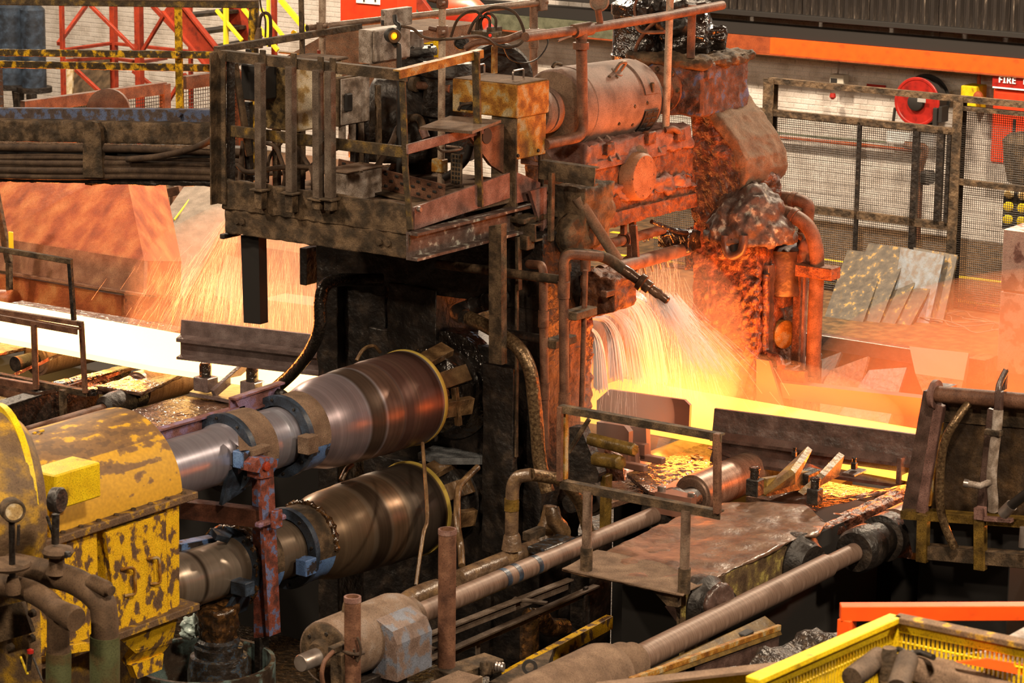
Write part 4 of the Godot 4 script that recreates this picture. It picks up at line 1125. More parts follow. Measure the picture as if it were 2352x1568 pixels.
	part(sq, "tube", Shape.new().tube(PackedVector3Array([Vector3(-0.85, 3.2, 0.7), Vector3(-0.835, 4.679, 0.7)]), 0.0275, 16), M.palepipe)
	part(sq, "rusty_sleeve", Shape.new().tube(PackedVector3Array([Vector3(-0.85, 3.977, 0.7), Vector3(-0.85, 4.161, 0.7)]), 0.031, 16), M.redlead, "red rusted sleeve")
	part(sq, "coupler", Shape.new().lathe(Vector3(-0.84, 4.326, 0.7) - Vector3(0, 0.05, 0), Vector3.UP, [[0, 0.03], [0, 0.045], [0.1, 0.045], [0.1, 0.03]], 14).hex(Vector3(-0.782, 4.354, 0.74), Vector3(1, 0.2, 0.3), 0.02, 0.06), M.pipe)
	var sr := thing("scaffold_ledger", "long horizontal scaffold tube clamped across the poles above the platform", "scaffold tube")
	part(sr, "tube", Shape.new().tube(PackedVector3Array([Vector3(-0.921, 4.33, 0.78), Vector3(-0.331, 4.393, -1.6)]), 0.029, 16), M.pipe)
	part(sr, "open_end", Shape.new().lathe(Vector3(-0.921, 4.33, 0.78), Vector3(-0.25, 0, 0.9), [[0.001, 0], [0.001, 0.022], [0.004, 0.022], [0.004, 0]], 14), M.black)
	part(sr, "end_clamp", Shape.new().box(Vector3(-0.362, 4.38, -1.55), Vector3(0.1, 0.11, 0.1)), M.pipe)
	single("scaffold_pole", Shape.new().tube(PackedVector3Array([Vector3(-0.378, 3.766, -1.5), Vector3(-0.39, 4.518, -1.5)]), 0.035, 16).lathe(Vector3(-0.382, 4.018, -1.5), Vector3.UP, [[0, 0.03], [0, 0.043], [0.16, 0.043], [0.16, 0.03]], 16), M.pipe, "sleeved vertical tube rising behind the drive motor", "scaffold tube")
	single("flat_post", Shape.new().bar(Vector3(-0.79, 4.137, 1), Vector3(-0.803, 4.702, 1), 0.045, 0.02, Vector3.BACK).bar(Vector3(-0.79, 4.137, 1), Vector3(-0.79, 3.2, 1), 0.045, 0.02, Vector3.BACK), M.grime, "narrow brown flat post rising behind the cream enclosure", "post")
	# rough yellow column with hose loop
	var co := thing("column", "rough yellow column smeared with grease behind the left railing corner", "column")
	part(co, "shaft", Shape.new().tube(PackedVector3Array([Vector3(-1.357, 3.2, 0.9), Vector3(-1.357, 4.218, 0.9), Vector3(-1.35, 4.519, 0.9)]), 0.038, 16).caked(0.03, 0.006, 20.0, 7), M.handrail)
	part(co, "cap", Shape.new().span(Vector3(-1.375, 4.516, 0.95), Vector3(-1.332, 4.519, 0.85)), M.grime)
	part(co, "shroud", Shape.new().tube(PackedVector3Array([Vector3(-1.223, 4.175, 1), Vector3(-1.225, 4.257, 1), Vector3(-1.215, 4.329, 1)]), [0.035, 0.03, 0.018], 14), M.dust)
	single("hose_loop", Shape.new().tube(smooth([Vector3(-1.238, 4.285, 0.98), Vector3(-1.217, 4.409, 0.98), Vector3(-1.17, 4.445, 0.98), Vector3(-1.124, 4.416, 0.98), Vector3(-1.119, 4.294, 0.98), Vector3(-1.133, 4.191, 0.98)]), 0.013, 10), M.cable, "dusty cable looping over beside the yellow column", "cable")
	single("hanging_cable", Shape.new().tube(smooth([Vector3(-1.206, 4.554, 1), Vector3(-1.193, 4.479, 1), Vector3(-1.154, 4.395, 1), Vector3(-1.155, 4.262, 1)]), 0.007, 8), M.cable, "thin cable hanging down past the yellow column", "cable")


func platform_gear() -> void:
	# hood of the edger drive behind the platform
	var h := thing("drive_hood", "dusty brown sheet hood with sloping shoulders behind the platform", "machine hood")
	part(h, "body", Shape.new().prism(PackedVector2Array([Vector2(0, 0), Vector2(1.35, 0), Vector2(1.35, 0.62), Vector2(0.62, 0.62), Vector2(0.0, 0.3)]), Vector3(-2.562, 3.512, -0.9), Vector3.RIGHT, Vector3.UP, Vector3(0, 0, -1.0)), M.dust)
	part(h, "lifting_eye", Shape.new().lathe(Vector3(-2.672, 3.993, -1.2), Vector3.BACK, [[0, 0.012], [0, 0.028], [0.02, 0.028], [0.02, 0.012]], 16), M.yellow)
	part(h, "eye_foot", Shape.new().box(Vector3(-2.664, 3.972, -1.19), Vector3(0.05, 0.06, 0.03)), M.yellow)
	part(h, "stained_flange", Shape.new().span(Vector3(-2.572, 3.875, -0.85), Vector3(-2.312, 3.861, -0.88)), M.boxrust)
	# vertical motor barrels
	var d := thing("screwdown_barrel", "dark greasy vertical drum with a bolted rim behind the railing", "machine drum")
	part(d, "barrel", Shape.new().lathe(Vector3(-0.4, 4.172, 0.1), Vector3.DOWN, [[0, 0], [0, 0.165], [0.02, 0.175], [0.06, 0.175], [0.06, 0.145], [0.14, 0.15], [0.2, 0.14], [0.26, 0.15], [0.32, 0.14], [0.34, 0.17], [0.9, 0.17], [1.0, 0.24], [1.15, 0.24], [1.15, 0]], 32), M.dark)
	part(d, "cap", Shape.new().lathe(Vector3(-0.4, 4.172, 0.1), Vector3.UP, [[0, 0], [0, 0.07], [0.06, 0.068], [0.06, 0.062], [0.12, 0.062], [0.12, 0]], 24), M.steel)
	for k in 6:
		part(d, "rim_bolt", Shape.new().hex(Vector3(-0.4, 4.172, 0.1) + Vector3(cos(k * 1.05), 0, sin(k * 1.05)) * 0.14, Vector3.UP, 0.014, 0.015), M.dark)
	var d2 := thing("second_drum", "wide black ribbed drum beside the pale scaffold pole", "machine drum")
	part(d2, "body", Shape.new().lathe(Vector3(0.003, 4.094, 0.2), Vector3.DOWN, [[0, 0], [0, 0.2], [0.03, 0.22], [0.1, 0.22], [0.12, 0.19], [0.3, 0.2], [0.32, 0.23], [0.4, 0.23], [0.42, 0.2], [0.75, 0.2], [0.75, 0]], 32), M.dark)
	part(d2, "spout", Shape.new().tube(bent([Vector3(-0.222, 3.908, 0.35), Vector3(-0.057, 3.916, 0.35), Vector3(0.122, 3.911, 0.35)], 0.05), 0.032), M.ruddy)
	part(d2, "spout_flange", Shape.new().lathe(Vector3(-0.239, 3.916, 0.35), Vector3(1, 0, 0), [[0, 0], [0, 0.055], [0.05, 0.06], [0.06, 0.04], [0.06, 0]], 20), M.grime)
	var mc := thing("rocker_casing", "large black domed machine casing low behind the railing", "machine casing")
	part(mc, "dome", Shape.new().lathe(Vector3(-0.429, 3.335, 0.25), Vector3.UP, [[0, 0], [0, 0.4], [0.25, 0.39], [0.4, 0.33], [0.5, 0.24], [0.6, 0.2], [0.6, 0]], 36).caked(0.08, 0.015, 8.0, 12), M.dark)
	part(mc, "elbow", Shape.new().tube(bent([Vector3(-0.014, 3.707, 0.7), Vector3(0.115, 3.734, 0.72), Vector3(0.187, 3.6, 0.75)], 0.05), 0.03), M.grime)
	part(mc, "red_end", Shape.new().tube(PackedVector3Array([Vector3(0.162, 3.657, 0.75), Vector3(0.198, 3.588, 0.75)]), 0.032), M.pinkrust)
	single("dark_wheel", Shape.new().lathe(Vector3(-0.341, 3.847, -0.9), Vector3(0.75, 0, 0.66), [[0, 0], [0, 0.27], [0.015, 0.28], [0.13, 0.28], [0.15, 0.26], [0.15, 0.2], [0.11, 0.18], [0.11, 0]], 40), M.dark, "large dark wheel edge-lit behind the rust-stained cover", "wheel")
	single("yellow_plate", slab_on(Shape.new(), [Vector3(-1.164, 4.036, -1), Vector3(-0.987, 4.081, -1), Vector3(-0.985, 3.935, -1), Vector3(-1.104, 3.945, -1)], 0.03), M.yellow, "bright yellow plate behind the dark drum", "plate")
	# boxes on the scaffold
	var gb := thing("grey_box", "dull grey junction box with a round cover behind the railing", "junction box")
	part(gb, "body", Shape.new().span(Vector3(-0.295, 4.126, 0.95), Vector3(-0.1695, 4.381, 0.5), 0.008), M.palegrey)
	part(gb, "lid", Shape.new().span(Vector3(-0.1695, 4.143, 0.94), Vector3(-0.1395, 4.381, 0.5), 0.008), M.palegrey)
	part(gb, "stand", Shape.new().span(Vector3(-0.302, 3.2, 0.9), Vector3(-0.261, 4.119, 0.85)), M.dark)
	part(gb, "round_cover", Shape.new().lathe(Vector3(-0.238, 4.185, 0.75), Vector3(1, 0, 0.2), [[-0.04, 0], [-0.04, 0.05], [0.0, 0.055], [0.01, 0.04], [0.01, 0]], 24), M.steel)
	var wb := thing("scanner_box", "small pale blue-grey box clamped on the horizontal scaffold tube", "instrument box")
	part(wb, "body", Shape.new().span(Vector3(-0.47, 4.342, 0.45), Vector3(-0.4142, 4.479, 0.12), 0.006), M.palegrey)
	part(wb, "side", Shape.new().span(Vector3(-0.4142, 4.346, 0.45), Vector3(-0.4042, 4.479, 0.13), 0.003), M.palegrey)
	part(wb, "window", Shape.new().span(Vector3(-0.459, 4.399, 0.456), Vector3(-0.434, 4.36, 0.452), 0.001), M.black)
	part(wb, "dial", Shape.new().lathe(Vector3(-0.444, 4.451, 0.45), Vector3.BACK, [[0, 0], [0, 0.016], [0.01, 0.014], [0.01, 0]], 16), M.steel)
	part(wb, "gland", Shape.new().hex(Vector3(-0.468, 4.323, 0.35), Vector3.UP, 0.022, 0.05), M.black)
	part(wb, "bracket", Shape.new().bar(Vector3(-0.515, 4.315, 0.3), Vector3(-0.66, 4.378, 0.1), 0.03, 0.03), M.dark)
	var la := thing("beacon", "small black beacon with a glowing amber lens", "beacon light")
	part(la, "case", Shape.new().lathe(Vector3(0.059, 4.347, 0.9) + Vector3(-0.09, 0.01, -0.0), Vector3(0.8, 0, 0.5), [[0, 0], [0, 0.05], [0.02, 0.056], [0.09, 0.056], [0.1, 0.05], [0.1, 0.03], [0.085, 0.028]], 24), M.black)
	var amber := plain("amber lens", c8(255, 170, 40), 0.3)
	amber.emission_enabled = true
	amber.emission = c8(255, 150, 20)
	amber.emission_energy_multiplier = 1.2
	part(la, "lens", Shape.new().lathe(Vector3(0.059, 4.347, 0.9) + Vector3(-0.09, 0.01, 0), Vector3(0.8, 0, 0.5), [[0.07, 0], [0.07, 0.03], [0.095, 0.02], [0.105, 0]], 20), amber)
	var ol := OmniLight3D.new()
	ol.name = "beacon_glow"
	ol.light_color = c8(255, 150, 20)
	ol.light_energy = 0.01
	ol.light_size = 0.02
	ol.omni_range = 10.0
	ol.shadow_enabled = true
	ol.position = Vector3(0.059, 4.347, 0.9) + Vector3(0.03, 0.01, 0.07)
	la.add_child(ol)
	part(la, "stem", Shape.new().tube(smooth([Vector3(0.059, 4.347, 0.9) + Vector3(-0.06, -0.04, 0), Vector3(0.027, 4.276, 0.9), Vector3(0.055, 4.192, 0.9), Vector3(0.055, 3.2, 0.9)], 6), 0.02, 10), M.black)
	part(la, "cable_head", Shape.new().tube(smooth([Vector3(-0.063, 4.491, 0.8), Vector3(-0.039, 4.444, 0.82), Vector3(0.016, 4.422, 0.85), Vector3(0.016, 4.367, 0.88)], 6), 0.018, 10), M.black)
	var lz := thing("laser_head", "small dark sensor head with a red light and hoses behind the railing", "sensor")
	part(lz, "block", Shape.new().span(Vector3(-0.16, 4.276, -0.3), Vector3(0.039, 4.218, -0.45)), M.grime)
	part(lz, "upper_block", Shape.new().span(Vector3(-0.044, 4.307, -0.35), Vector3(0.008, 4.257, -0.5)), M.grime)
	part(lz, "pole", Shape.new().span(Vector3(-0.031, 4.16, -0.4), Vector3(-0.02, 3.938, -0.48)), M.boxrust)
	part(lz, "fitting", Shape.new().lathe(Vector3(-0.18, 4.185, -0.2), Vector3(0.4, 0, 1), [[-0.08, 0], [-0.08, 0.05], [0.0, 0.056], [0.01, 0.045], [0.0, 0.04], [0.0, 0]], 24), M.dark)
	for e in [[Vector3(-0.162, 4.273, -0.38), Vector3(-0.127, 4.4, -0.38), Vector3(0.021, 4.467, -0.38), Vector3(0.204, 4.438, -0.38), Vector3(0.298, 4.288, -0.38), Vector3(0.309, 4.206, -0.3), Vector3(0.243, 4.188, -0.2), Vector3(0.134, 4.209, -0.2)], [Vector3(-0.158, 4.272, -0.4), Vector3(-0.131, 4.36, -0.4), Vector3(-0.085, 4.383, -0.4), Vector3(-0.048, 4.359, -0.4), Vector3(-0.047, 4.302, -0.4)], [Vector3(-0.135, 4.272, -0.42), Vector3(-0.145, 4.343, -0.42), Vector3(-0.081, 4.408, -0.42), Vector3(-0.007, 4.375, -0.42), Vector3(-0.003, 4.304, -0.42)], [Vector3(-0.347, 4.213, -0.3), Vector3(-0.292, 4.342, -0.3), Vector3(-0.199, 4.416, -0.3), Vector3(-0.142, 4.424, -0.35), Vector3(-0.084, 4.382, -0.36)], [Vector3(-0.179, 4.252, -0.3), Vector3(-0.133, 4.338, -0.3), Vector3(-0.105, 4.396, -0.35)]]:
		part(lz, "hose", Shape.new().tube(smooth(e, 7), 0.012, 8), M.cable)
	var redglow := plain("red indicator", c8(255, 40, 20), 0.4)
	redglow.emission_enabled = true
	redglow.emission = c8(255, 30, 10)
	redglow.emission_energy_multiplier = 1.0
	part(lz, "indicator_light", Shape.new().hex(Vector3(0.03, 4.255, -0.3), Vector3(0.5, 0, 0.8), 0.012, 0.012), redglow)
	single("sleeved_bar", Shape.new().tube(smooth([Vector3(-0.06, 4.158, -0.1), Vector3(0.004, 4.208, -0.15), Vector3(0.137, 4.223, -0.35), Vector3(0.18, 4.261, -0.55), Vector3(0.201, 4.249, -0.8)], 6), 0.028, 10), M.ruddy, "bent dusty pipe lagging beside the hoses", "pipe")
	single("looped_cable", Shape.new().tube(smooth([Vector3(0.164, 4.165, -0.3), Vector3(0.15, 4.073, -0.4), Vector3(0.218, 4.035, -0.5), Vector3(0.217, 4.058, -0.7), Vector3(0.234, 4.164, -0.8), Vector3(0.201, 4.242, -0.8)], 7), 0.006, 8), M.rubber, "thin black cable hanging in a loop before the white wall", "cable")
	single("signal_cable", Shape.new().tube(smooth([Vector3(0.016, 4.422, 0.85), Vector3(0.104, 4.403, 0.8), Vector3(0.187, 4.346, 0.78), Vector3(0.336, 4.341, 0.8), Vector3(0.366, 4.333, 0.6), Vector3(0.255, 4.309, 0.2), Vector3(0.221, 4.263, 0), Vector3(0.214, 4.209, -0.1)], 7), 0.011, 8), M.cable, "dusty cable running from the beacon across the pale pole", "cable")
	# cables and hoses over the deck
	var runs := [
		[[Vector3(-0.739, 3.546, 1.5), Vector3(-0.639, 3.517, 1.5), Vector3(-0.557, 3.344, 1.5), Vector3(-0.575, 3.225, 1.5)], 0.016], [[Vector3(-0.53, 3.555, 1.4), Vector3(-0.399, 3.444, 1.45), Vector3(-0.293, 3.371, 1.5), Vector3(-0.245, 3.254, 1.55)], 0.018],
		[[Vector3(-0.84, 3.392, 1.7), Vector3(-0.74, 3.35, 1.7), Vector3(-0.54, 3.391, 1.6), Vector3(-0.359, 3.403, 1.5), Vector3(-0.21, 3.393, 1.4)], 0.02], [[Vector3(-0.873, 3.558, 1.6), Vector3(-0.849, 3.411, 1.65), Vector3(-0.825, 3.264, 1.7)], 0.02],
		[[Vector3(-0.403, 3.505, 1.2), Vector3(-0.455, 3.381, 1.3), Vector3(-0.622, 3.312, 1.3), Vector3(-0.893, 3.271, 1.3)], 0.018], [[Vector3(0.067, 3.39, 1.3), Vector3(0.086, 3.424, 1.2), Vector3(0.061, 3.565, 1), Vector3(-0.027, 3.651, 0.8), Vector3(0.009, 3.698, 0.72)], 0.022],
		[[Vector3(-0.631, 3.472, 1), Vector3(-0.531, 3.442, 1), Vector3(-0.437, 3.472, 0.95), Vector3(-0.278, 3.429, 0.9)], 0.012], [[Vector3(-0.672, 3.541, 1.4), Vector3(-0.79, 3.412, 1.4), Vector3(-0.725, 3.248, 1.5)], 0.014],
		[[Vector3(0.006, 3.286, 1.2), Vector3(0.171, 3.252, 1.1), Vector3(0.447, 3.256, 1), Vector3(0.658, 3.291, 0.9)], 0.011], [[Vector3(-0.072, 3.298, 1.1), Vector3(0.165, 3.271, 1.05), Vector3(0.41, 3.264, 0.95), Vector3(0.606, 3.304, 0.85)], 0.011],
		[[Vector3(0.533, 3.832, 0.8), Vector3(0.564, 3.873, 0.8), Vector3(0.643, 3.894, 0.78)], 0.012], [[Vector3(0.646, 3.586, 0.8), Vector3(0.6, 3.465, 0.8), Vector3(0.49, 3.364, 0.8), Vector3(0.41, 3.316, 0.8)], 0.03]]
	var names := ["from the cream enclosure's left leg", "bowing down from the cream enclosure's right edge", "lying across behind the four socket posts", "standing at the left end of the deck", "slanting behind the cream enclosure", "rising from the floor box to the elbow", "under the pale switch box", "curling below the cream enclosure", "lying on the deck nearest the toe plate", "lying on the deck along the tray", "through the cover's cut-out", "thick and greasy by the tray riser"]
	for i in runs.size():
		single("cable", Shape.new().tube(smooth(runs[i][0], 7), runs[i][1], 8), M.cable if i < 11 else M.rubber, "dusty cable " + names[i], "cable", "cables over the platform deck")
	single("cable_coil", Shape.new().tube(smooth([Vector3(0.362, 3.215, 1.056), Vector3(0.218, 3.215, 0.779), Vector3(0.335, 3.215, 0.784), Vector3(0.451, 3.215, 0.984), Vector3(0.439, 3.225, 1.117), Vector3(0.288, 3.225, 0.947), Vector3(0.291, 3.225, 0.746)], 7), 0.009, 8), M.cable, "small loop of cable lying on the platform deck", "cable")
	# manifold pipe with gauge above the motor
	var mp := thing("gauge_manifold", "dusty reddish air pipe with a tee and a round gauge above the drive motor", "pipe")
	var p0 := Vector3(1.02, 4.398, 0.648)
	part(mp, "main", Shape.new().tube(PackedVector3Array([p0, Vector3(1.02, 4.389, -0.101), Vector3(1.02, 4.395, -1.222), Vector3(1.02, 4.415, -2.155)]), 0.036, 14), M.ruddy)
	part(mp, "tee", Shape.new().tube(PackedVector3Array([Vector3(1.02, 4.386, 0.015), Vector3(1.02, 4.388, -0.219)]), 0.052, 14).tube(PackedVector3Array([Vector3(1.02, 4.379, -0.09), Vector3(1.02, 4.321, -0.092)]), 0.048, 14), M.ruddy)
	part(mp, "downpipe", Shape.new().tube(bent([Vector3(1.02, 4.354, -0.091), Vector3(1.02, 3.578, -0.139), Vector3(1.02, 3.572, 0.37)], 0.1), 0.042, 14), M.ruddy)
	part(mp, "union", Shape.new().lathe(Vector3(1.02, 4.243, -0.09), Vector3.UP, [[0, 0.04], [0, 0.062], [0.05, 0.062], [0.05, 0.04]], 16), M.ruddy)
	part(mp, "gauge_riser", Shape.new().tube(bent([Vector3(1.02, 4.38, -0.243), Vector3(1.02, 4.39, -0.356), Vector3(1.02, 4.524, -0.314)], 0.05), 0.026, 12), M.ruddy)
	part(mp, "gauge", Shape.new().lathe(Vector3(1.02, 4.581, -0.331), Vector3(0.6, 0, 0.8), [[-0.05, 0], [-0.05, 0.07], [0.0, 0.075], [0.012, 0.07], [0.012, 0.06], [0.004, 0.058], [0.004, 0]], 28), M.pipe)
	part(mp, "lever", Shape.new().bar(Vector3(1.03, 4.337, 0.235), Vector3(1.03, 4.36, 0.052), 0.012, 0.02), M.steel)
	single("gearbox_pole", Shape.new().tube(PackedVector3Array([Vector3(0.99, 3.494, -1.376), Vector3(0.99, 4.566, -1.396)]), 0.03, 16), M.palepipe, "tall pale tube standing between the drive motor and the gearbox", "scaffold tube")
	single("gearbox_pole", Shape.new().tube(PackedVector3Array([Vector3(0.856, 3.994, -1.95), Vector3(0.859, 4.42, -1.95)]), 0.034, 14), M.ruddy, "short brown tube standing on the gearbox top", "scaffold tube")



# ---------------------------------------------------------------- the rolling mill stand
func in_plane(pts: Array, ux: Vector3, uy: Vector3) -> PackedVector2Array:
	var out := PackedVector2Array()
	for p in pts:
		out.append(Vector2((p as Vector3).dot(ux), (p as Vector3).dot(uy)))
	return out


func mill_stand() -> void:
	# far housing: a C-shouldered casting under wet crust
	var fh := thing("far_housing", "massive C-shouldered mill housing under wet orange-lit crust beside the falling water", "mill housing")
	var outline := [Vector3(0.847, 0.084, -2.2), Vector3(0.739, 3.575, -2.2), Vector3(0.821, 3.636, -2.2), Vector3(0.848, 3.58, -2.2), Vector3(1.001, 3.444, -2.2), Vector3(1.154, 3.281, -2.2), Vector3(1.24, 3.133, -2.2), Vector3(1.261, 3.021, -2.2), Vector3(1.231, 2.933, -2.2), Vector3(1.215, 2.79, -2.2), Vector3(1.378, 2.627, -2.2), Vector3(1.491, 0.198, -2.2)]
	part(fh, "casting", Shape.new().prism(in_plane(outline, Vector3.RIGHT, Vector3.UP), Vector3(0, 0, -2.2), Vector3.RIGHT, Vector3.UP, Vector3(0, 0, -0.6)).caked(0.035, 0.022, 6.0, 21, 0.15), M.crust)
	var arc := PackedVector2Array()
	for p in outline.slice(2, 9):
		arc.append(Vector2(p.x + 0.035, p.y + 0.035))
	for p in outline.slice(2, 9):
		arc.insert(7, Vector2(p.x - 0.02, p.y - 0.03))
	part(fh, "shoulder_band", Shape.new().prism(arc, Vector3(0, 0, -2.17), Vector3.RIGHT, Vector3.UP, Vector3(0, 0, -0.66)).caked(0.05, 0.012, 8.0, 22), M.dust, "dust-covered curved shoulder")
	part(fh, "foot", Shape.new().span(Vector3(0.709, -1.0, -2.1), Vector3(1.641, 0.3112, -2.9)), M.dark)
	part(fh, "shoulder_knob", Shape.new().lathe(Vector3(1.197, 2.877, -2.6), Vector3(0.9, 0, 0.5), [[-0.3, 0], [-0.3, 0.16], [0.0, 0.17], [0.08, 0.13], [0.1, 0]], 24).caked(0.04, 0.02, 9.0, 6), M.crust)
	part(fh, "side_flange", Shape.new().span(Vector3(1.338, 2.29, -2.32), Vector3(1.436, 1.473, -2.42)).caked(0.05, 0.012, 8.0, 9), M.guide)
	part(fh, "left_fin", Shape.new().span(Vector3(0.733, 2.542, -2.15), Vector3(0.733, 2.189, -2.3)).caked(0.04, 0.01, 9.0, 5), M.crust)
	part(fh, "runnel_edge", Shape.new().span(Vector3(1.284, 2.178, -2.17), Vector3(1.413, 1.123, -2.24)).caked(0.03, 0.025, 14.0, 15), M.crust)
	part(fh, "runnel_edge", Shape.new().span(Vector3(0.891, 2.129, -2.17), Vector3(0.951, 1.052, -2.24)).caked(0.03, 0.02, 14.0, 17), M.crust)
	var tb := thing("tie_block", "heavy bearing block with a U-shaped lug and crusted mound at the far housing's shoulder", "bearing block")
	part(tb, "block", Shape.new().span(Vector3(1.132, 2.35, -1.98), Vector3(1.211, 2.493, -2.6), 0.02).caked(0.04, 0.01, 9.0, 2), M.crust)
	part(tb, "crusted_mound", Shape.new().lathe(Vector3(1.262, 2.506, -2.3), Vector3.UP, [[0, 0], [0.0, 0.36], [0.14, 0.33], [0.3, 0.24], [0.42, 0.12], [0.48, 0]], 24).caked(0.035, 0.04, 5.0, 31), M.scaled, "wet crusted mound of pale scale")
	part(tb, "lug", Shape.new().tube(smooth([Vector3(1.229, 2.569, -1.96), Vector3(1.234, 2.496, -1.95), Vector3(1.266, 2.426, -1.94), Vector3(1.319, 2.413, -1.94), Vector3(1.383, 2.452, -1.94), Vector3(1.401, 2.521, -1.95), Vector3(1.399, 2.589, -1.96)], 6), 0.036, 12), M.guide)
	part(tb, "lug_pocket", Shape.new().tube(smooth([Vector3(1.285, 2.564, -2), Vector3(1.286, 2.495, -1.995), Vector3(1.291, 2.439, -1.99)], 6), 0.05, 16), M.black)
	# near housing in shadow
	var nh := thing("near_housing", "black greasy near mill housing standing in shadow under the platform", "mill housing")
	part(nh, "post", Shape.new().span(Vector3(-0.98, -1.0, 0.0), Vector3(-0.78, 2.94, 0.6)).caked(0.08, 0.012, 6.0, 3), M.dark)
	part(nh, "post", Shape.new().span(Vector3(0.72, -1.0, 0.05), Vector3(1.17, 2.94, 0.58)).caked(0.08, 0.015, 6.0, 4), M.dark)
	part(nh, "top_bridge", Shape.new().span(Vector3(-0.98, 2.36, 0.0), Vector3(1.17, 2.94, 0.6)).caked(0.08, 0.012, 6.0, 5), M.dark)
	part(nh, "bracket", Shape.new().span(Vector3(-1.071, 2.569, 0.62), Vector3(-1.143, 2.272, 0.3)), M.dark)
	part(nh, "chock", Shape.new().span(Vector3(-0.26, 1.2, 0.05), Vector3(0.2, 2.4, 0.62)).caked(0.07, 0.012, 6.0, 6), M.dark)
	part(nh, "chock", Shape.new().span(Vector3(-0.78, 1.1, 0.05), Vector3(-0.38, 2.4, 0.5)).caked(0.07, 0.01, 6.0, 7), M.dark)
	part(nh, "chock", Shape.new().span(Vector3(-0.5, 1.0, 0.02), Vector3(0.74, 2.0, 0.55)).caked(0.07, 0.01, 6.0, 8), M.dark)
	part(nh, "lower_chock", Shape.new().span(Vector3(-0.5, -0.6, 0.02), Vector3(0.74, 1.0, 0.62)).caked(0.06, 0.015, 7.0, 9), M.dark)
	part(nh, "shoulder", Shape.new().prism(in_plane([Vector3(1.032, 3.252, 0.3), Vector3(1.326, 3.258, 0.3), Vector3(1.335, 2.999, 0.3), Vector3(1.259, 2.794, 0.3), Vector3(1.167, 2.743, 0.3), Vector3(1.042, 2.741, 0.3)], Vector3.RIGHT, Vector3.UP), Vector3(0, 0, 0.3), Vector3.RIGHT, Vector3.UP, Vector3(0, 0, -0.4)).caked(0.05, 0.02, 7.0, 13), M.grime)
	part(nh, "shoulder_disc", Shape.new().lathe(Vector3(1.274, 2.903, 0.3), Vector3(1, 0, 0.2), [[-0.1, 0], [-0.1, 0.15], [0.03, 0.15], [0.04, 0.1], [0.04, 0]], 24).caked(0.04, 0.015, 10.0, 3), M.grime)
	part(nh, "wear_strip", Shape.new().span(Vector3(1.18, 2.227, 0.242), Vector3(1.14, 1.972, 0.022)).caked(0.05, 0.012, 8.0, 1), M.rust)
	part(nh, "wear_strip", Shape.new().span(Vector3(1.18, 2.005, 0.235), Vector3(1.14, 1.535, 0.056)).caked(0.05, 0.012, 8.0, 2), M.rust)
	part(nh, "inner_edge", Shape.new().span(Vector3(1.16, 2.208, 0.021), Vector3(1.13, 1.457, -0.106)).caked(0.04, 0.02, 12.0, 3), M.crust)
	var gb := thing("guide_bracket", "dark crusted bracket block with a square stub jutting from the near housing into the glow", "bracket")
	part(gb, "block", Shape.new().prism(in_plane([Vector3(1.127, 2.519, 0.1), Vector3(1.254, 2.594, 0.1), Vector3(1.356, 2.559, 0.1), Vector3(1.483, 2.559, 0.1), Vector3(1.488, 2.33, 0.1), Vector3(1.312, 2.258, 0.1), Vector3(1.136, 2.208, 0.1)], Vector3.RIGHT, Vector3.UP), Vector3(0, 0, 0.1), Vector3.RIGHT, Vector3.UP, Vector3(0, 0, -0.3)).caked(0.035, 0.018, 8.0, 5), M.rust)
	part(gb, "stub", Shape.new().span(Vector3(1.436, 2.49, 0.22), Vector3(1.493, 2.442, 0.1)), M.ruddy)
	part(gb, "ledge", Shape.new().bar(Vector3(1.125, 2.527, 0.15), Vector3(0.992, 2.504, -0.3), 0.08, 0.08), M.grime)
	# rolls
	var rz := [[1.62, "work_roll", "upper steel work roll between the mill housings"], [0.8, "work_roll", "lower steel work roll under the strip between the housings"]]
	for e in rz:
		single(e[1], Shape.new().lathe(Vector3(0.2, e[0], 0.0), Vector3.FORWARD, [[0, 0], [0, 0.25], [0.15, 0.26], [0.15, 0.385], [2.05, 0.385], [2.05, 0.25], [2.25, 0.25], [2.25, 0]], 40), M.guide, e[2], "roll", "work rolls of the stand")
	# crossbeam carrying the drive motor
	var cb := thing("crossbeam", "crusted brown crossbeam with a round cover plate, carrying the drive motor", "beam")
	var face := [Vector3(0.95, 3.323, -0.269), Vector3(0.95, 3.31, -1.844), Vector3(0.95, 2.785, -1.951), Vector3(0.95, 2.792, -0.293)]
	part(cb, "face", slab_on(Shape.new(), face, 0.55).caked(0.045, 0.014, 8.0, 41, 0.1), M.rust)
	part(cb, "upper_ledge", slab_on(Shape.new(), [Vector3(0.98, 3.481, -0.25), Vector3(0.98, 3.471, -1.76), Vector3(0.98, 3.3, -1.835), Vector3(0.98, 3.328, -0.255)], 0.75).caked(0.045, 0.02, 8.0, 42), M.pinkrust)
	part(cb, "crust_ridge", slab_on(Shape.new(), [Vector3(0.98, 3.121, -0.25), Vector3(0.98, 3.08, -1.847), Vector3(0.98, 2.968, -1.885), Vector3(0.98, 3.014, -0.253)], 0.1).caked(0.03, 0.045, 7.0, 43, 0.0), M.pinkrust)
	part(cb, "lower_flange", slab_on(Shape.new(), [Vector3(0.98, 2.914, -0.244), Vector3(0.98, 2.902, -1.904), Vector3(0.98, 2.794, -1.91), Vector3(0.98, 2.802, -0.248)], 0.1).caked(0.04, 0.01, 8.0, 44), M.rust)
	part(cb, "round_cover", Shape.new().lathe(Vector3(1.06, 3.164, -0.947) - Vector3(0.1, 0, 0), Vector3.RIGHT, [[0, 0], [0, 0.2], [0.1, 0.185], [0.115, 0.17], [0.115, 0]], 40), M.rustplate)
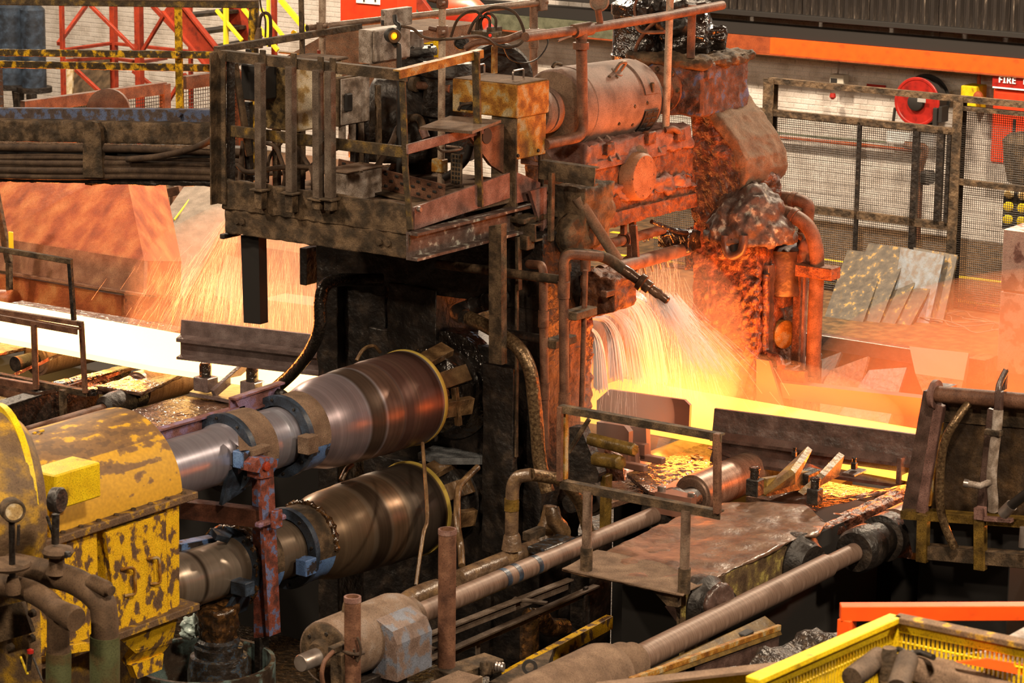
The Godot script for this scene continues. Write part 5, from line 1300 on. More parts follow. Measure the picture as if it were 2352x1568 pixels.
	for k in 8:
		part(cb, "cover_bolt", Shape.new().hex(Vector3(1.072, 3.167, -0.928) + Vector3(0.0, cos(k * 0.785), sin(k * 0.785)) * 0.15, Vector3.RIGHT, 0.008, 0.006), M.rust)
	for e in [Vector3(1, 3.431, -0.522), Vector3(1, 3.449, -1.118), Vector3(1, 3.426, -1.558)]:
		part(cb, "lug", Shape.new().box(e, Vector3(0.06, 0.09, 0.1)).caked(0.04, 0.01, 9.0, 2), M.rust)
	part(cb, "hook", Shape.new().tube(smooth([Vector3(1, 3.484, -1.347), Vector3(1.02, 3.492, -1.418), Vector3(1.02, 3.452, -1.524), Vector3(1.02, 3.403, -1.527)], 6), 0.025, 10), M.ruddy)
	part(cb, "crust_lump", Shape.new().lathe(Vector3(0.93, 3.305, -1.057), Vector3.RIGHT, [[0, 0], [0, 0.14], [0.05, 0.1], [0.07, 0]], 20).caked(0.03, 0.03, 9.0, 3), M.dust)
	# channel poking out below the motor
	single("stub_channel", Shape.new().profile(Vector3(1.058, 3.404, 0.5), Vector3(1.498, 3.381, 0.42), channel(-0.08, 0.14, 0.015)), M.grime, "short dusty channel jutting in front of the crossbeam", "channel")
	# support under the platform's right end
	var su := thing("platform_support", "dusty brackets and plates between the platform and the near housing", "bracket")
	part(su, "plate", slab_on(Shape.new(), [Vector3(1.1, 3.269, 0.67), Vector3(1.1, 3.273, 0.457), Vector3(1.1, 2.993, 0.449), Vector3(1.1, 2.936, 0.505), ].slice(0, 4), 0.03), M.pinkrust)
	part(su, "bracket", Shape.new().profile(Vector3(0.849, 2.948, 0.7), Vector3(1.167, 2.965, 0.7), channel(-0.1, 0.13, 0.015)), M.grime)
	part(su, "stay", Shape.new().bar(Vector3(1.05, 2.935, 0.75), Vector3(1.063, 2.534, 0.75), 0.03, 0.05, Vector3.BACK), M.grime)
	part(su, "box_end", Shape.new().span(Vector3(1.057, 2.947, 0.75), Vector3(1.132, 2.838, 0.65)), M.grime)
	part(su, "angle", Shape.new().span(Vector3(1.169, 3.402, 0.55), Vector3(1.206, 2.882, 0.5)), M.grime)
	# drive motor
	var m := thing("drive_motor", "big dusty pinkish-grey electric motor on top of the crossbeam", "electric motor")
	var a := Vector3(0.66, 3.74, -0.257)
	var ax := (Vector3(0.66, 3.713, -1.335) - a).normalized()
	part(m, "frame", Shape.new().lathe(a, ax, [[0.0, 0.2], [0.0, 0.29], [0.02, 0.305], [0.16, 0.31], [0.165, 0.315], [1.06, 0.315], [1.07, 0.305], [1.12, 0.3], [1.14, 0.26], [1.14, 0]], 56), M.motor)
	part(m, "end_bell", Shape.new().lathe(a, ax, [[-0.1, 0], [-0.1, 0.13], [-0.06, 0.15], [-0.02, 0.26], [0.0, 0.285], [0.0, 0]], 40), M.dust)
	part(m, "brake_flange", Shape.new().lathe(a, ax, [[-0.3, 0], [-0.3, 0.17], [-0.28, 0.185], [-0.2, 0.185], [-0.2, 0.14], [-0.17, 0.14], [-0.17, 0.18], [-0.1, 0.18], [-0.1, 0]], 36), M.motor)
	for k in 12:
		var q := ax.cross(Vector3.UP).normalized()
		var w := q.cross(ax)
		part(m, "flange_bolt", Shape.new().hex(a - ax * 0.3 + (q * cos(k * 0.5236) + w * sin(k * 0.5236)) * 0.155, -ax, 0.011, 0.012), M.grime)
	part(m, "shaft_stub", Shape.new().lathe(a, ax, [[-0.5, 0], [-0.5, 0.05], [-0.3, 0.05], [-0.3, 0]], 20), M.grime)
	var side := ax.cross(Vector3.UP).normalized()
	var up := side.cross(ax)
	# an access band round the far end, its hinged grille and a lifting eye
	part(m, "access_band", Shape.new().lathe(a + ax * 0.83, ax, [[0, 0.315], [0, 0.328], [0.2, 0.328], [0.2, 0.315]], 24, 0.25, 1.35), M.motor)
	part(m, "band_latch", Shape.new().box(a + ax * 0.93 + (side * 0.93 + up * 0.36) * 0.335, Vector3(0.03, 0.08, 0.03)), M.grime)
	var gr := part(m, "grille", Shape.new().lathe(a + ax * 0.83, ax, [[0, 0.318], [0, 0.33], [0.2, 0.33], [0.2, 0.318]], 12, 1.75, 2.5), M.dark)
	for k in 5:
		for j in 2:
			var an := 1.83 + k * 0.15
			var rad := side * sin(an) * 1.0 + up * cos(an)
			part(gr, "slot", Shape.new().bar(a + ax * (0.86 + j * 0.085) + rad * 0.331, a + ax * (0.925 + j * 0.085) + rad * 0.331, 0.028, 0.008, rad), M.black)
	part(m, "eye_boss", Shape.new().lathe(a + ax * 0.62 + (up * 0.82 + side * 0.57) * 0.3, up * 0.82 + side * 0.57, [[0, 0], [0, 0.055], [0.02, 0.05], [0.03, 0]], 20), M.motor)
	part(m, "lifting_eye", Shape.new().tube(smooth([a + ax * 0.58 + (up * 0.82 + side * 0.57) * 0.32, a + ax * 0.58 + (up * 0.82 + side * 0.57) * 0.4, a + ax * 0.66 + (up * 0.82 + side * 0.57) * 0.4, a + ax * 0.66 + (up * 0.82 + side * 0.57) * 0.32], 5), 0.014, 10), M.pipe)
	for e in [[0.45, 0.75], [0.55, 0.78], [0.68, 1.6], [0.86, 1.56], [0.5, 2.0], [0.72, 2.1]]:
		var rad := side * sin(e[1]) + up * cos(e[1])
		part(m, "plug", Shape.new().hex(a + ax * e[0] + rad * 0.312, rad, 0.014, 0.012), M.grime)
	for e in [0.3, 0.42, 0.82, 1.02]:
		part(m, "foot_rib", slab_on(Shape.new(), [a + ax * e - up * 0.22 + side * 0.22, a + ax * e - up * 0.24 + side * 0.25, a + ax * e - up * 0.4 + side * 0.36, a + ax * e - up * 0.4 + side * 0.16], 0.025), M.motor)
	part(m, "base", Shape.new().span(a + Vector3(-0.3, -0.46, 0.0), a + Vector3(0.33, -0.39, -1.15)), M.pinkrust)
	part(m, "top_loop", Shape.new().tube(smooth([Vector3(0.66, 4.063, -0.243), Vector3(0.66, 4.088, -0.283), Vector3(0.66, 4.071, -0.366)], 5), 0.014, 8), M.grime)
	var sh := thing("motor_coupling", "dusty tapered coupling between the drive motor and the gearbox", "coupling")
	part(sh, "sleeve", Shape.new().lathe(a, ax, [[1.16, 0], [1.16, 0.13], [1.24, 0.13], [1.26, 0.09], [1.5, 0.07], [1.5, 0.05], [1.6, 0.05], [1.6, 0]], 28), M.motor)
	# gearbox and screw barrels on the far housing
	var gx := thing("gearbox", "dark caked gearbox with blue paint runs on top of the far housing", "gearbox")
	part(gx, "body", Shape.new().span(Vector3(0.2845, 3.512, -1.95), Vector3(0.9723, 3.936, -2.7), 0.02).caked(0.05, 0.014, 7.0, 50), M.gearbox)
	part(gx, "crusted_lid", Shape.new().span(Vector3(0.2545, 3.916, -1.92), Vector3(1.002, 3.986, -2.73), 0.02).caked(0.045, 0.03, 7.0, 51), M.grime)
	part(gx, "bearing_cover", Shape.new().lathe(Vector3(0.584, 3.718, -1.95), Vector3.BACK, [[-0.02, 0], [-0.02, 0.2], [0.03, 0.2], [0.04, 0.14], [0.08, 0.13], [0.08, 0]], 36), M.ruddy)
	for k in 7:
		part(gx, "cover_bolt", Shape.new().hex(Vector3(0.602, 3.722, -1.92) + Vector3(cos(k * 0.9), sin(k * 0.9), 0) * 0.165, Vector3.BACK, 0.02, 0.025), M.grime)
	part(gx, "boss", Shape.new().box(Vector3(0.992, 3.894, -2.013), Vector3(0.06, 0.12, 0.1)).caked(0.04, 0.01, 9.0, 5), M.gearbox)
	var sb := thing("screw_motor", "wet black vertical motor barrel on top of the gearbox", "electric motor")
	part(sb, "barrel", Shape.new().lathe(Vector3(0.205, 3.9, -2.25), Vector3.UP, [[0, 0], [0, 0.26], [0.04, 0.27], [0.06, 0.255], [0.36, 0.25], [0.38, 0.27], [0.46, 0.27], [0.5, 0.2], [0.5, 0]], 40), M.wetblack)
	part(sb, "terminal_cover", Shape.new().span(Vector3(0.305, 4.215, -2), Vector3(0.388, 4.362, -2.1)), M.dark)
	part(sb, "wire_loop", Shape.new().tube(smooth([Vector3(0.299, 4.28, -1.98), Vector3(0.288, 4.364, -1.98), Vector3(0.32, 4.451, -1.98)], 6), 0.012, 8).tube(smooth([Vector3(0.3, 4.224, -1.98), Vector3(0.388, 4.169, -1.95), Vector3(0.635, 4.191, -1.9)], 6), 0.016, 8).tube(smooth([Vector3(0.298, 3.912, -1.97), Vector3(0.341, 4.059, -1.95), Vector3(0.421, 4.179, -1.95), Vector3(0.535, 4.285, -1.95)], 6), 0.016, 8), M.ruddy)
	var s2 := thing("brake_head", "lumpy greasy black brake head at the right of the motor barrel", "brake")
	part(s2, "head", Shape.new().lathe(Vector3(0.538, 4.115, -2.3), Vector3(0.8, 0.0, -0.5), [[-0.15, 0], [-0.15, 0.2], [0.1, 0.24], [0.2, 0.2], [0.24, 0.1], [0.36, 0.08], [0.38, 0]], 30).caked(0.05, 0.03, 8.0, 61), M.wetblack)
	part(s2, "clutter", Shape.new().box(Vector3(0.449, 4.294, -2.3), Vector3(0.5, 0.2, 0.4)).caked(0.06, 0.06, 6.0, 62), M.dark)
	part(s2, "stand", Shape.new().lathe(Vector3(0.5, 3.903, -2.4), Vector3.UP, [[0, 0], [0, 0.2], [0.2, 0.16], [0.3, 0]], 24), M.dark)
	part(s2, "pipe_bits", Shape.new().tube(PackedVector3Array([Vector3(0.306, 4.285, -2.1), Vector3(0.319, 4.456, -2.1)]), 0.03).tube(PackedVector3Array([Vector3(0.439, 4.337, -2.1), Vector3(0.444, 4.464, -2.1)]), 0.04).tube(PackedVector3Array([Vector3(0.744, 4.386, -2.1), Vector3(0.751, 4.415, -2.1)]), 0.05), M.dark)
	spindles()


func ringed(called: String, bands: Array, base: Color, rough := 0.36) -> StandardMaterial3D:
	# turned steel with rings of discoloration: [from, to, colour] along the shaft, seen as u round and v along
	var im := Image.create(8, 512, false, Image.FORMAT_RGB8)
	var n := FastNoiseLite.new()
	n.seed = 77
	n.frequency = 0.09
	n.fractal_octaves = 4
	for y in 512:
		var v := y / 512.0 * 3.2
		var c := base
		for b in bands:
			var k := clampf(minf(v - b[0], b[1] - v) / 0.03 + 0.5, 0.0, 1.0)
			c = c.lerp(b[2], k * b[3])
		c = c * (1.0 + (0.08 if v < 1.2 else 0.16) * n.get_noise_1d(y * 2.0))
		for x in 8:
			im.set_pixel(x, y, c)
	var m := StandardMaterial3D.new()
	m.resource_name = called
	m.albedo_texture = ImageTexture.create_from_image(im)
	m.uv1_scale = Vector3(1, 1.0 / 3.2, 1)
	m.metallic = 0.7
	m.roughness = rough
	m.roughness_texture = noise_tex(0.02, [[0.0, c8(200, 200, 200)], [1.0, c8(255, 255, 255)]], 4)
	return m


func carrier(parent: Node3D, ax: Vector3, p: Vector3, r: float, w: float, called: String, k: int) -> void:
	# a strap bearing round a spindle: dark rim rings, dusty upper half, blue lower half, side lug
	part(parent, called + "_upper", Shape.new().lathe(p, ax, [[0, r - 0.05], [0, r], [w, r], [w, r - 0.05]], 24, -1.9, 1.75), M.dust if k == 0 else M.grime, "dust-covered upper half")
	part(parent, called + "_lower", Shape.new().lathe(p, ax, [[0, r - 0.05], [0, r], [w, r], [w, r - 0.05]], 24, 1.75, TAU - 1.9), M.bluepaint, "worn blue lower half")
	part(parent, called + "_rim", Shape.new().lathe(p, ax, [[-0.05, r - 0.06], [-0.05, r + 0.012], [0.0, r + 0.012], [0.0, r - 0.06]], 48), M.bluegrey)
	for j in 8:
		var q := ax.cross(Vector3.UP).normalized()
		var u := q.cross(ax)
		var e := q * cos(j * 0.785 + 0.2) + u * sin(j * 0.785 + 0.2)
		part(parent, "rim_bolt", Shape.new().hex(p - ax * 0.05 + e * (r - 0.02), -ax, 0.012, 0.012), M.dark)


func spindles() -> void:
	var lilac := Color(0.62, 0.61, 0.66)
	var bronze := Color(0.50, 0.44, 0.38)
	M.spin_upper = ringed("turned spindle steel", [[1.15, 1.22, Color(0.72, 0.74, 0.8), 0.6], [1.28, 1.9, Color(0.58, 0.52, 0.54), 0.8], [1.92, 2.08, Color(0.3, 0.23, 0.18), 0.85], [2.1, 2.3, Color(0.44, 0.33, 0.28), 0.9], [2.3, 2.75, Color(0.36, 0.24, 0.2), 0.85], [2.42, 2.5, Color(0.46, 0.36, 0.32), 0.6]], lilac)
	M.spin_lower = ringed("bronzed spindle steel", [[0.0, 0.6, Color(0.62, 0.57, 0.52), 0.8], [0.2, 0.23, Color(0.2, 0.16, 0.13), 0.9], [1.3, 1.9, Color(0.46, 0.38, 0.3), 0.8], [1.95, 2.1, Color(0.24, 0.19, 0.15), 0.85], [2.12, 2.3, Color(0.44, 0.34, 0.26), 0.8], [2.35, 2.75, Color(0.3, 0.26, 0.23), 0.85]], bronze)
	M.bluepaint = weathered("pale blue carrier paint", [[0.0, c8(40, 36, 36)], [0.36, c8(60, 56, 58)], [0.42, c8(86, 116, 168)], [1.0, c8(120, 156, 204)]], {"rough": 0.35, "bump": 0.2, "freq": 0.01})
	for k in 2:
		var a: Vector3 = [Vector3(0.3, 1.685, 3.744), Vector3(0.3, 0.873, 3.688)][k]
		var b: Vector3 = [Vector3(0.3, 1.665, 1.117), Vector3(0.3, 0.785, 1.114)][k]
		var ax := (b - a).normalized()
		var o := a - ax * 0.15
		var t := thing("drive_spindle", ["upper spinning drive spindle of bright turned steel with brown rings", "lower drive spindle of bronze-brown turned steel"][k], "drive spindle")
		var f: float = 1.0 if k == 0 else 0.985
		part(t, "shaft", Shape.new().lathe(o, ax, [[-0.4, 0.0], [-0.4, 0.2], [0.55, 0.2], [0.6, 0.205], [0.62, 0.215], [1.3, 0.215], [1.33, 0.22], [1.45, 0.24], [1.62, 0.3], [1.74, 0.33], [1.8, 0.335], [2.02, 0.343], [2.03, 0.348], [2.2, 0.352], [2.36, 0.354], [2.37, 0.36], [2.66, 0.357], [2.72, 0.362], [2.78, 0.362], [2.78, 0.0]].map(func(e): return [e[0], e[1] * f]), 72), M.spin_upper if k == 0 else M.spin_lower)
		part(t, "grease_ring", Shape.new().lathe(o, ax, [[2.775, 0.3], [2.775, 0.366], [2.79, 0.37], [2.81, 0.366], [2.81, 0.3]], 64), M.yellowgrease, "yellow greased rim")
		part(t, "neck", Shape.new().lathe(o, ax, [[2.81, 0.3], [2.9, 0.31], [2.92, 0.27], [3.02, 0.27], [3.05, 0.33], [3.2, 0.34], [3.22, 0.3], [3.3, 0.3], [3.32, 0.42], [3.45, 0.43], [3.46, 0.0]], 48), M.wetblack if k == 0 else M.dark)
		# lugs of the coupling end
		for an in [0.35, 1.05, 1.75]:
			var q := ax.cross(Vector3.UP).normalized()
			var w := q.cross(ax)
			var e: Vector3 = q * sin(an) + w * cos(an)
			part(t, "coupling_lug", Shape.new().bar(o + ax * 2.83 + e * 0.3, o + ax * 3.12 + e * 0.36, 0.13, 0.06, e), M.boxgrease)
		if k == 0:
			part(t, "lug_strut", Shape.new().bar(o + ax * 2.95 + Vector3(0.32, 0.1, 0), o + ax * 2.98 + Vector3(0.34, -0.2, 0), 0.04, 0.05, Vector3.RIGHT), M.boxgrease)
		# bearing carriers
		var c := thing("spindle_carrier", ["pair of strap bearings with a channel bar round the upper drive spindle", "pair of greasy strap bearings round the lower drive spindle"][k], "bearing")
		carrier(c, ax, o + ax * 0.72, 0.27, 0.24, "inner_strap", k)
		carrier(c, ax, o + ax * 1.32, 0.285, 0.2, "outer_strap", k)
		var q := ax.cross(Vector3.UP).normalized()
		var u := q.cross(ax)
		if k == 0:
			part(c, "tie_channel", Shape.new().profile(Vector3(0.1, 1.874, 3.755), Vector3(0.1, 1.866, 2.817), channel(0.06, 0.11, 0.014)), M.redblue)
			part(c, "tie_channel", Shape.new().profile(Vector3(0.12, 1.935, 2.944), Vector3(0.12, 1.95, 2.397), channel(0.06, 0.13, 0.014)), M.redblue)
			part(c, "channel_web", slab_on(Shape.new(), [Vector3(0.14, 1.99, 2.929), Vector3(0.14, 1.879, 2.848), Vector3(0.14, 1.888, 2.591), Vector3(0.14, 1.978, 2.635)], 0.02), M.redblue)
			part(c, "pivot_bolt", Shape.new().hex(Vector3(0.16, 1.942, 2.46), Vector3.RIGHT, 0.035, 0.07), M.dark)
			part(c, "clamp_lug", Shape.new().box(Vector3(0.56, 1.748, 3.196), Vector3(0.14, 0.05, 0.2)), M.dust)
			part(c, "clamp_rib", slab_on(Shape.new(), [Vector3(0.53, 1.867, 3.319), Vector3(0.6, 1.767, 3.257), Vector3(0.6, 1.785, 3.388), Vector3(0.54, 1.782, 3.325)], 0.03), M.dust)
			part(c, "clamp_face", Shape.new().box(Vector3(0.56, 1.707, 3.284), Vector3(0.1, 0.12, 0.16)), M.bluepaint)
			part(c, "hanging_wing", slab_on(Shape.new(), [Vector3(0.5, 1.668, 3.375), Vector3(0.5, 1.561, 3.157), Vector3(0.46, 1.438, 3.17), Vector3(0.44, 1.371, 3.397)], 0.03), M.bluegrey)
			part(c, "outer_lug", Shape.new().box(Vector3(0.6, 1.68, 2.657), Vector3(0.1, 0.13, 0.12)), M.dust)
		else:
			part(c, "clamp_box", Shape.new().box(Vector3(0.6, 0.791, 2.684), Vector3(0.1, 0.12, 0.12)), M.bluepaint)
			part(c, "upper_arm", Shape.new().bar(Vector3(0.2, 1.085, 3.6), Vector3(0.2, 1.044, 3.219), 0.1, 0.05), M.bluepaint)
			part(c, "crown_plate", slab_on(Shape.new(), [Vector3(0.3, 1.174, 3.346), Vector3(0.3, 1.094, 3.093), Vector3(0.4, 1.103, 3.27), Vector3(0.4, 1.155, 3.402)], 0.04), M.bluegrey)
			part(c, "clamp_rib", Shape.new().box(Vector3(0.56, 0.791, 3.327), Vector3(0.14, 0.1, 0.1)), M.bluegrey)
			part(c, "lower_wing", slab_on(Shape.new(), [Vector3(0.52, 0.719, 3.356), Vector3(0.52, 0.676, 3.191), Vector3(0.46, 0.565, 3.167), Vector3(0.42, 0.528, 3.407)], 0.03), M.bluegrey)
			part(c, "grease_cake", Shape.new().lathe(o + ax * 0.7, ax, [[-0.02, 0.25], [-0.02, 0.285], [0.06, 0.285], [0.06, 0.25]], 30).caked(0.03, 0.02, 20.0, 4), M.grease)
			part(c, "grease_cake", Shape.new().lathe(o + ax * 1.5, ax, [[0.0, 0.26], [0.0, 0.3], [0.03, 0.3], [0.03, 0.26]], 30, -0.6, 1.6).caked(0.025, 0.018, 25.0, 5), M.grease)
	# swinging support post between the spindles
	var s := thing("carrier_post", "upright steel post in red oxide and blue paint supporting the spindle bearings", "support post")
	part(s, "post", slab_on(Shape.new(), [Vector3(0.68, 1.567, 3.271), Vector3(0.68, 1.555, 3.126), Vector3(0.68, 0.417, 3.064), Vector3(0.68, 0.419, 3.187)], 0.03), M.redpost)
	part(s, "post_flank", slab_on(Shape.new(), [Vector3(0.501, 1.52, 3.15), Vector3(0.581, 1.523, 3.15), Vector3(0.653, 0.403, 3.15), Vector3(0.507, 0.363, 3.15)], 0.03), M.redpost)
	part(s, "head", Shape.new().prism(in_plane([Vector3(0.7, 1.705, 3.36), Vector3(0.7, 1.645, 3.361), Vector3(0.7, 1.625, 3.294), Vector3(0.7, 1.58, 3.29), Vector3(0.7, 1.569, 3.153), Vector3(0.7, 1.63, 3.155), Vector3(0.7, 1.626, 3.114), Vector3(0.7, 1.676, 3.114), Vector3(0.7, 1.708, 3.166), Vector3(0.7, 1.731, 3.3)], Vector3.FORWARD, Vector3.UP), Vector3(0.7, 0, 0), Vector3.FORWARD, Vector3.UP, Vector3(-0.12, 0, 0)), M.redpost)
	part(s, "head_bolt", Shape.new().hex(Vector3(0.7, 1.662, 3.242), Vector3.RIGHT, 0.035, 0.025), M.redlead)
	part(s, "clamp_bar", Shape.new().bar(Vector3(0.077, 1.29, 3.4), Vector3(0.619, 1.257, 3.15), 0.1, 0.13), M.darkred)
	part(s, "clamp_end", Shape.new().span(Vector3(0.72, 1.235, 3.323), Vector3(0.66, 1.277, 3.032), 0.02), M.redblue)
	part(s, "clamp_nut", Shape.new().box(Vector3(0.74, 1.279, 3.174), Vector3(0.05, 0.13, 0.08)), M.redpost)
	part(s, "foot", Shape.new().span(Vector3(0.507, -1, 3.15), Vector3(0.565, 0.374, 3.05)), M.dark)
	# lower bearing stand with a round collar
	var ls := thing("pedestal_bearing", "greasy round pedestal collar under the lower spindle carrier", "pedestal")
	part(ls, "collar", Shape.new().lathe(Vector3(0.399, 0.393, 3.4), Vector3.DOWN, [[-0.02, 0], [-0.02, 0.13], [0, 0.15], [0.03, 0.14], [0.04, 0.17], [0.1, 0.17], [0.11, 0.2], [0.22, 0.22], [1.6, 0.22], [1.6, 0]], 36), M.bluegrease)
	part(ls, "stem", Shape.new().lathe(Vector3(0.399, 0.393, 3.4), Vector3.UP, [[0, 0], [0, 0.12], [0.25, 0.14], [0.25, 0]], 28).caked(0.05, 0.02, 10.0, 8), M.grease)
	part(ls, "rag", Shape.new().box(Vector3(0.211, 0.456, 3.45), Vector3(0.1, 0.1, 0.08)).caked(0.02, 0.04, 14.0, 9), M.palegrease, "pale glistening grease lump")
	part(ls, "tray", Shape.new().lathe(Vector3(0.386, 0.273, 3.55), Vector3.UP, [[-0.35, 0.46], [0.0, 0.46], [0.02, 0.47], [0.02, 0.5], [-0.35, 0.5], [-0.35, 0.46]], 36, 0.0, TAU), M.tealedge, "curved drip tray with a pale rim")



# ---------------------------------------------------------------- roller tables, guides and drives
func roller(label: String, x: float, y: float, z0: float, z1: float, m: Material, r := 0.155) -> Node3D:
	var t := thing("table_roller", label, "table roller")
	part(t, "barrel", Shape.new().lathe(Vector3(x, y, z0), Vector3(0, 0, z1 - z0), [[0, 0], [0, r - 0.03], [0.01, r - 0.02], [0.012, r], [absf(z1 - z0), r], [absf(z1 - z0), 0]], 40), m)
	part(t, "journal", Shape.new().lathe(Vector3(x, y, z0), Vector3(0, 0, z0 - z1), [[-0.02, 0], [-0.02, 0.07], [0.25, 0.07], [0.25, 0]], 24), M.dark)
	return t


func tables() -> void:
	# exit side rollers, each with its shaft and motor
	roller("spinning table roller glowing beside the right-hand walkway plate", 2.28, 1.04, 0.21, -2.1, M.rollhot)
	roller("dark table roller half hidden near the mill's exit housing", 1.45, 0.92, 0.35, -2.1, M.steel)
	roller("table roller under the far end of the long guide rail", 3.9, 1.04, 0.1, -2.1, M.rollhot)
	for x in [5.5]:
		roller("table roller hidden behind the dark hose-hung machine", x, 1.04, 0.1, -2.1, M.rollhot)
	var d1 := thing("drive_shaft", "long slim drive shaft with dark bands leading to the glowing table roller", "drive shaft")
	part(d1, "shaft", Shape.new().lathe(Vector3(2.33, 1.04, 3.75), Vector3.FORWARD, [[0, 0], [0, 0.068], [1.5, 0.068], [1.55, 0.062], [2.95, 0.062], [2.95, 0]], 28), M.shaft)
	for z in [2.75, 2.62, 2.38]:
		part(d1, "dark_band", Shape.new().lathe(Vector3(2.33, 1.04, z), Vector3.FORWARD, [[0, 0.0685], [0, 0.0695], [0.05, 0.0695], [0.05, 0.0685]], 28), M.bluegrey)
	part(d1, "roller_coupling", Shape.new().lathe(Vector3(2.33, 1.04, 0.82), Vector3.FORWARD, [[0, 0], [0, 0.1], [0.03, 0.13], [0.16, 0.13], [0.2, 0.145], [0.3, 0.145], [0.34, 0.1], [0.55, 0.08], [0.55, 0]], 32), M.dark)
	var d2 := thing("drive_shaft", "thick grey drive shaft running up beside the walkway housing", "drive shaft")
	part(d2, "shaft", Shape.new().lathe(Vector3(3.93, 1.04, 3.6), Vector3.FORWARD, [[0, 0], [0, 0.083], [2.45, 0.083], [2.46, 0.066], [3.0, 0.066], [3.0, 0]], 28), M.shaft)
	part(d2, "roller_coupling", Shape.new().lathe(Vector3(3.93, 1.04, 0.75), Vector3.FORWARD, [[0, 0], [0, 0.14], [0.04, 0.16], [0.2, 0.16], [0.21, 0.13], [0.4, 0.13], [0.41, 0.17], [0.55, 0.17], [0.55, 0]], 32), M.dark)
	var m1 := thing("roller_motor", "dusty cylindrical motor with a bare shaft stub at its near end, below the lower spindle", "electric motor")
	part(m1, "frame", Shape.new().lathe(Vector3(2.33, 1.04, 4.62), Vector3.FORWARD, [[0.0, 0.18], [0.0, 0.2], [0.03, 0.205], [0.7, 0.205], [0.76, 0.19], [0.82, 0.15], [0.82, 0.0]], 48), M.motordust)
	part(m1, "end_shield", Shape.new().lathe(Vector3(2.33, 1.04, 4.62), Vector3.BACK, [[-0.02, 0], [-0.02, 0.19], [0.0, 0.19], [0.02, 0.17], [0.03, 0.1], [0.08, 0.08], [0.08, 0]], 40), M.grime)
	part(m1, "shaft_stub", Shape.new().lathe(Vector3(2.33, 1.04, 4.68), Vector3.BACK, [[0, 0], [0, 0.056], [0.17, 0.056], [0.18, 0.05], [0.18, 0]], 28), M.steel)
	for k in 6:
		part(m1, "shield_bolt", Shape.new().hex(Vector3(2.33 + cos(k * 1.05 + 0.3) * 0.14, 1.04 + sin(k * 1.05 + 0.3) * 0.14, 4.64), Vector3.BACK, 0.014, 0.012), M.dark)
	part(m1, "terminal_box", Shape.new().prism(PackedVector2Array([Vector2(0.1, -0.22), Vector2(0.3, -0.22), Vector2(0.3, 0.02), Vector2(0.26, 0.1), Vector2(0.1, 0.17)]), Vector3(2.33, 1.04, 4.28), Vector3.RIGHT, Vector3.UP, Vector3(0, 0, -0.36)), M.motorblue, "blue-grey terminal box")
	part(m1, "coupling", Shape.new().lathe(Vector3(2.33, 1.04, 3.88), Vector3.FORWARD, [[-0.06, 0], [-0.06, 0.1], [0.0, 0.11], [0.01, 0.135], [0.14, 0.135], [0.15, 0.11], [0.15, 0]], 36), M.motordust)
	part(m1, "lifting_eye", Shape.new().tube(smooth([Vector3(2.3, 1.24, 4.4), Vector3(2.3, 1.3, 4.38), Vector3(2.3, 1.31, 4.33), Vector3(2.3, 1.24, 4.31)], 5), 0.012, 8), M.grime)
	part(m1, "chipped_patch", Shape.new().box(Vector3(2.42, 1.138, 4.273), Vector3(0.012, 0.05, 0.09), Basis(Vector3.BACK, 0.9)), M.cream, "bare pale patch")
	part(m1, "feet", Shape.new().span(Vector3(2.15, 0.7, 4.5), Vector3(2.5, 0.84, 4.0)), M.dark)
	part(m1, "cradle", Shape.new().span(Vector3(2.0, -1.0, 4.6), Vector3(2.6, 0.7, 3.95)), M.dark)
	var m2 := thing("roller_motor", "dusty cylindrical motor with ring eyes, cut off by the bottom edge near the yellow guard", "electric motor")
	part(m2, "frame", Shape.new().lathe(Vector3(3.93, 1.04, 4.85), Vector3.FORWARD, [[0.0, 0.0], [0.0, 0.2], [0.03, 0.21], [0.9, 0.21], [0.98, 0.19], [1.02, 0.15], [1.02, 0.0]], 48), M.dust)
	part(m2, "coupling", Shape.new().lathe(Vector3(3.93, 1.04, 3.86), Vector3.FORWARD, [[0, 0], [0, 0.13], [0.03, 0.15], [0.16, 0.15], [0.18, 0.13], [0.27, 0.12], [0.27, 0]], 36), M.dust)
	for e in [Vector3(3.8, 1.239, 4.533), Vector3(4, 1.134, 4.294), Vector3(4, 1.183, 4.511)]:
		part(m2, "ring_eye", Shape.new().lathe(e, Vector3(0.5, 0.1, 0.6), [[-0.012, 0.026], [-0.012, 0.046], [0.012, 0.046], [0.012, 0.026], [-0.012, 0.026]], 20), M.black)
	part(m2, "cradle", Shape.new().span(Vector3(3.7, -1.0, 4.8), Vector3(4.15, 0.89, 4.0)), M.dark)
	# the walkway plate over the drive housing
	var w := thing("walkway_plate", "warped wet walkway plate over the roller drive housing, orange glints on its far half", "walkway")
	var pl := [Vector3(2.8, 1.2, 2.714), Vector3(3.747, 1.2, 2.725), Vector3(3.707, 1.2, 2.625), Vector3(3.724, 1.2, 2.376), Vector3(3.701, 1.2, 2.029), Vector3(3.712, 1.2, 1.682), Vector3(3.692, 1.2, 1.321), Vector3(3.697, 1.2, 1.097), Vector3(3.764, 1.2, 1.007), Vector3(3.676, 1.2, 0.688), Vector3(3.344, 1.2, 0.412), Vector3(3.015, 1.2, 0.531), Vector3(2.854, 1.2, 0.728), Vector3(2.775, 1.2, 1.145), Vector3(2.806, 1.2, 2.024)]
	part(w, "plate", Shape.new().prism(in_plane(pl, Vector3.RIGHT, Vector3.BACK), Vector3(0, 1.2, 0), Vector3.RIGHT, Vector3.BACK, Vector3(0, -0.02, 0)).caked(0.09, 0.018, 2.5, 33, 0.0), M.wetplate)
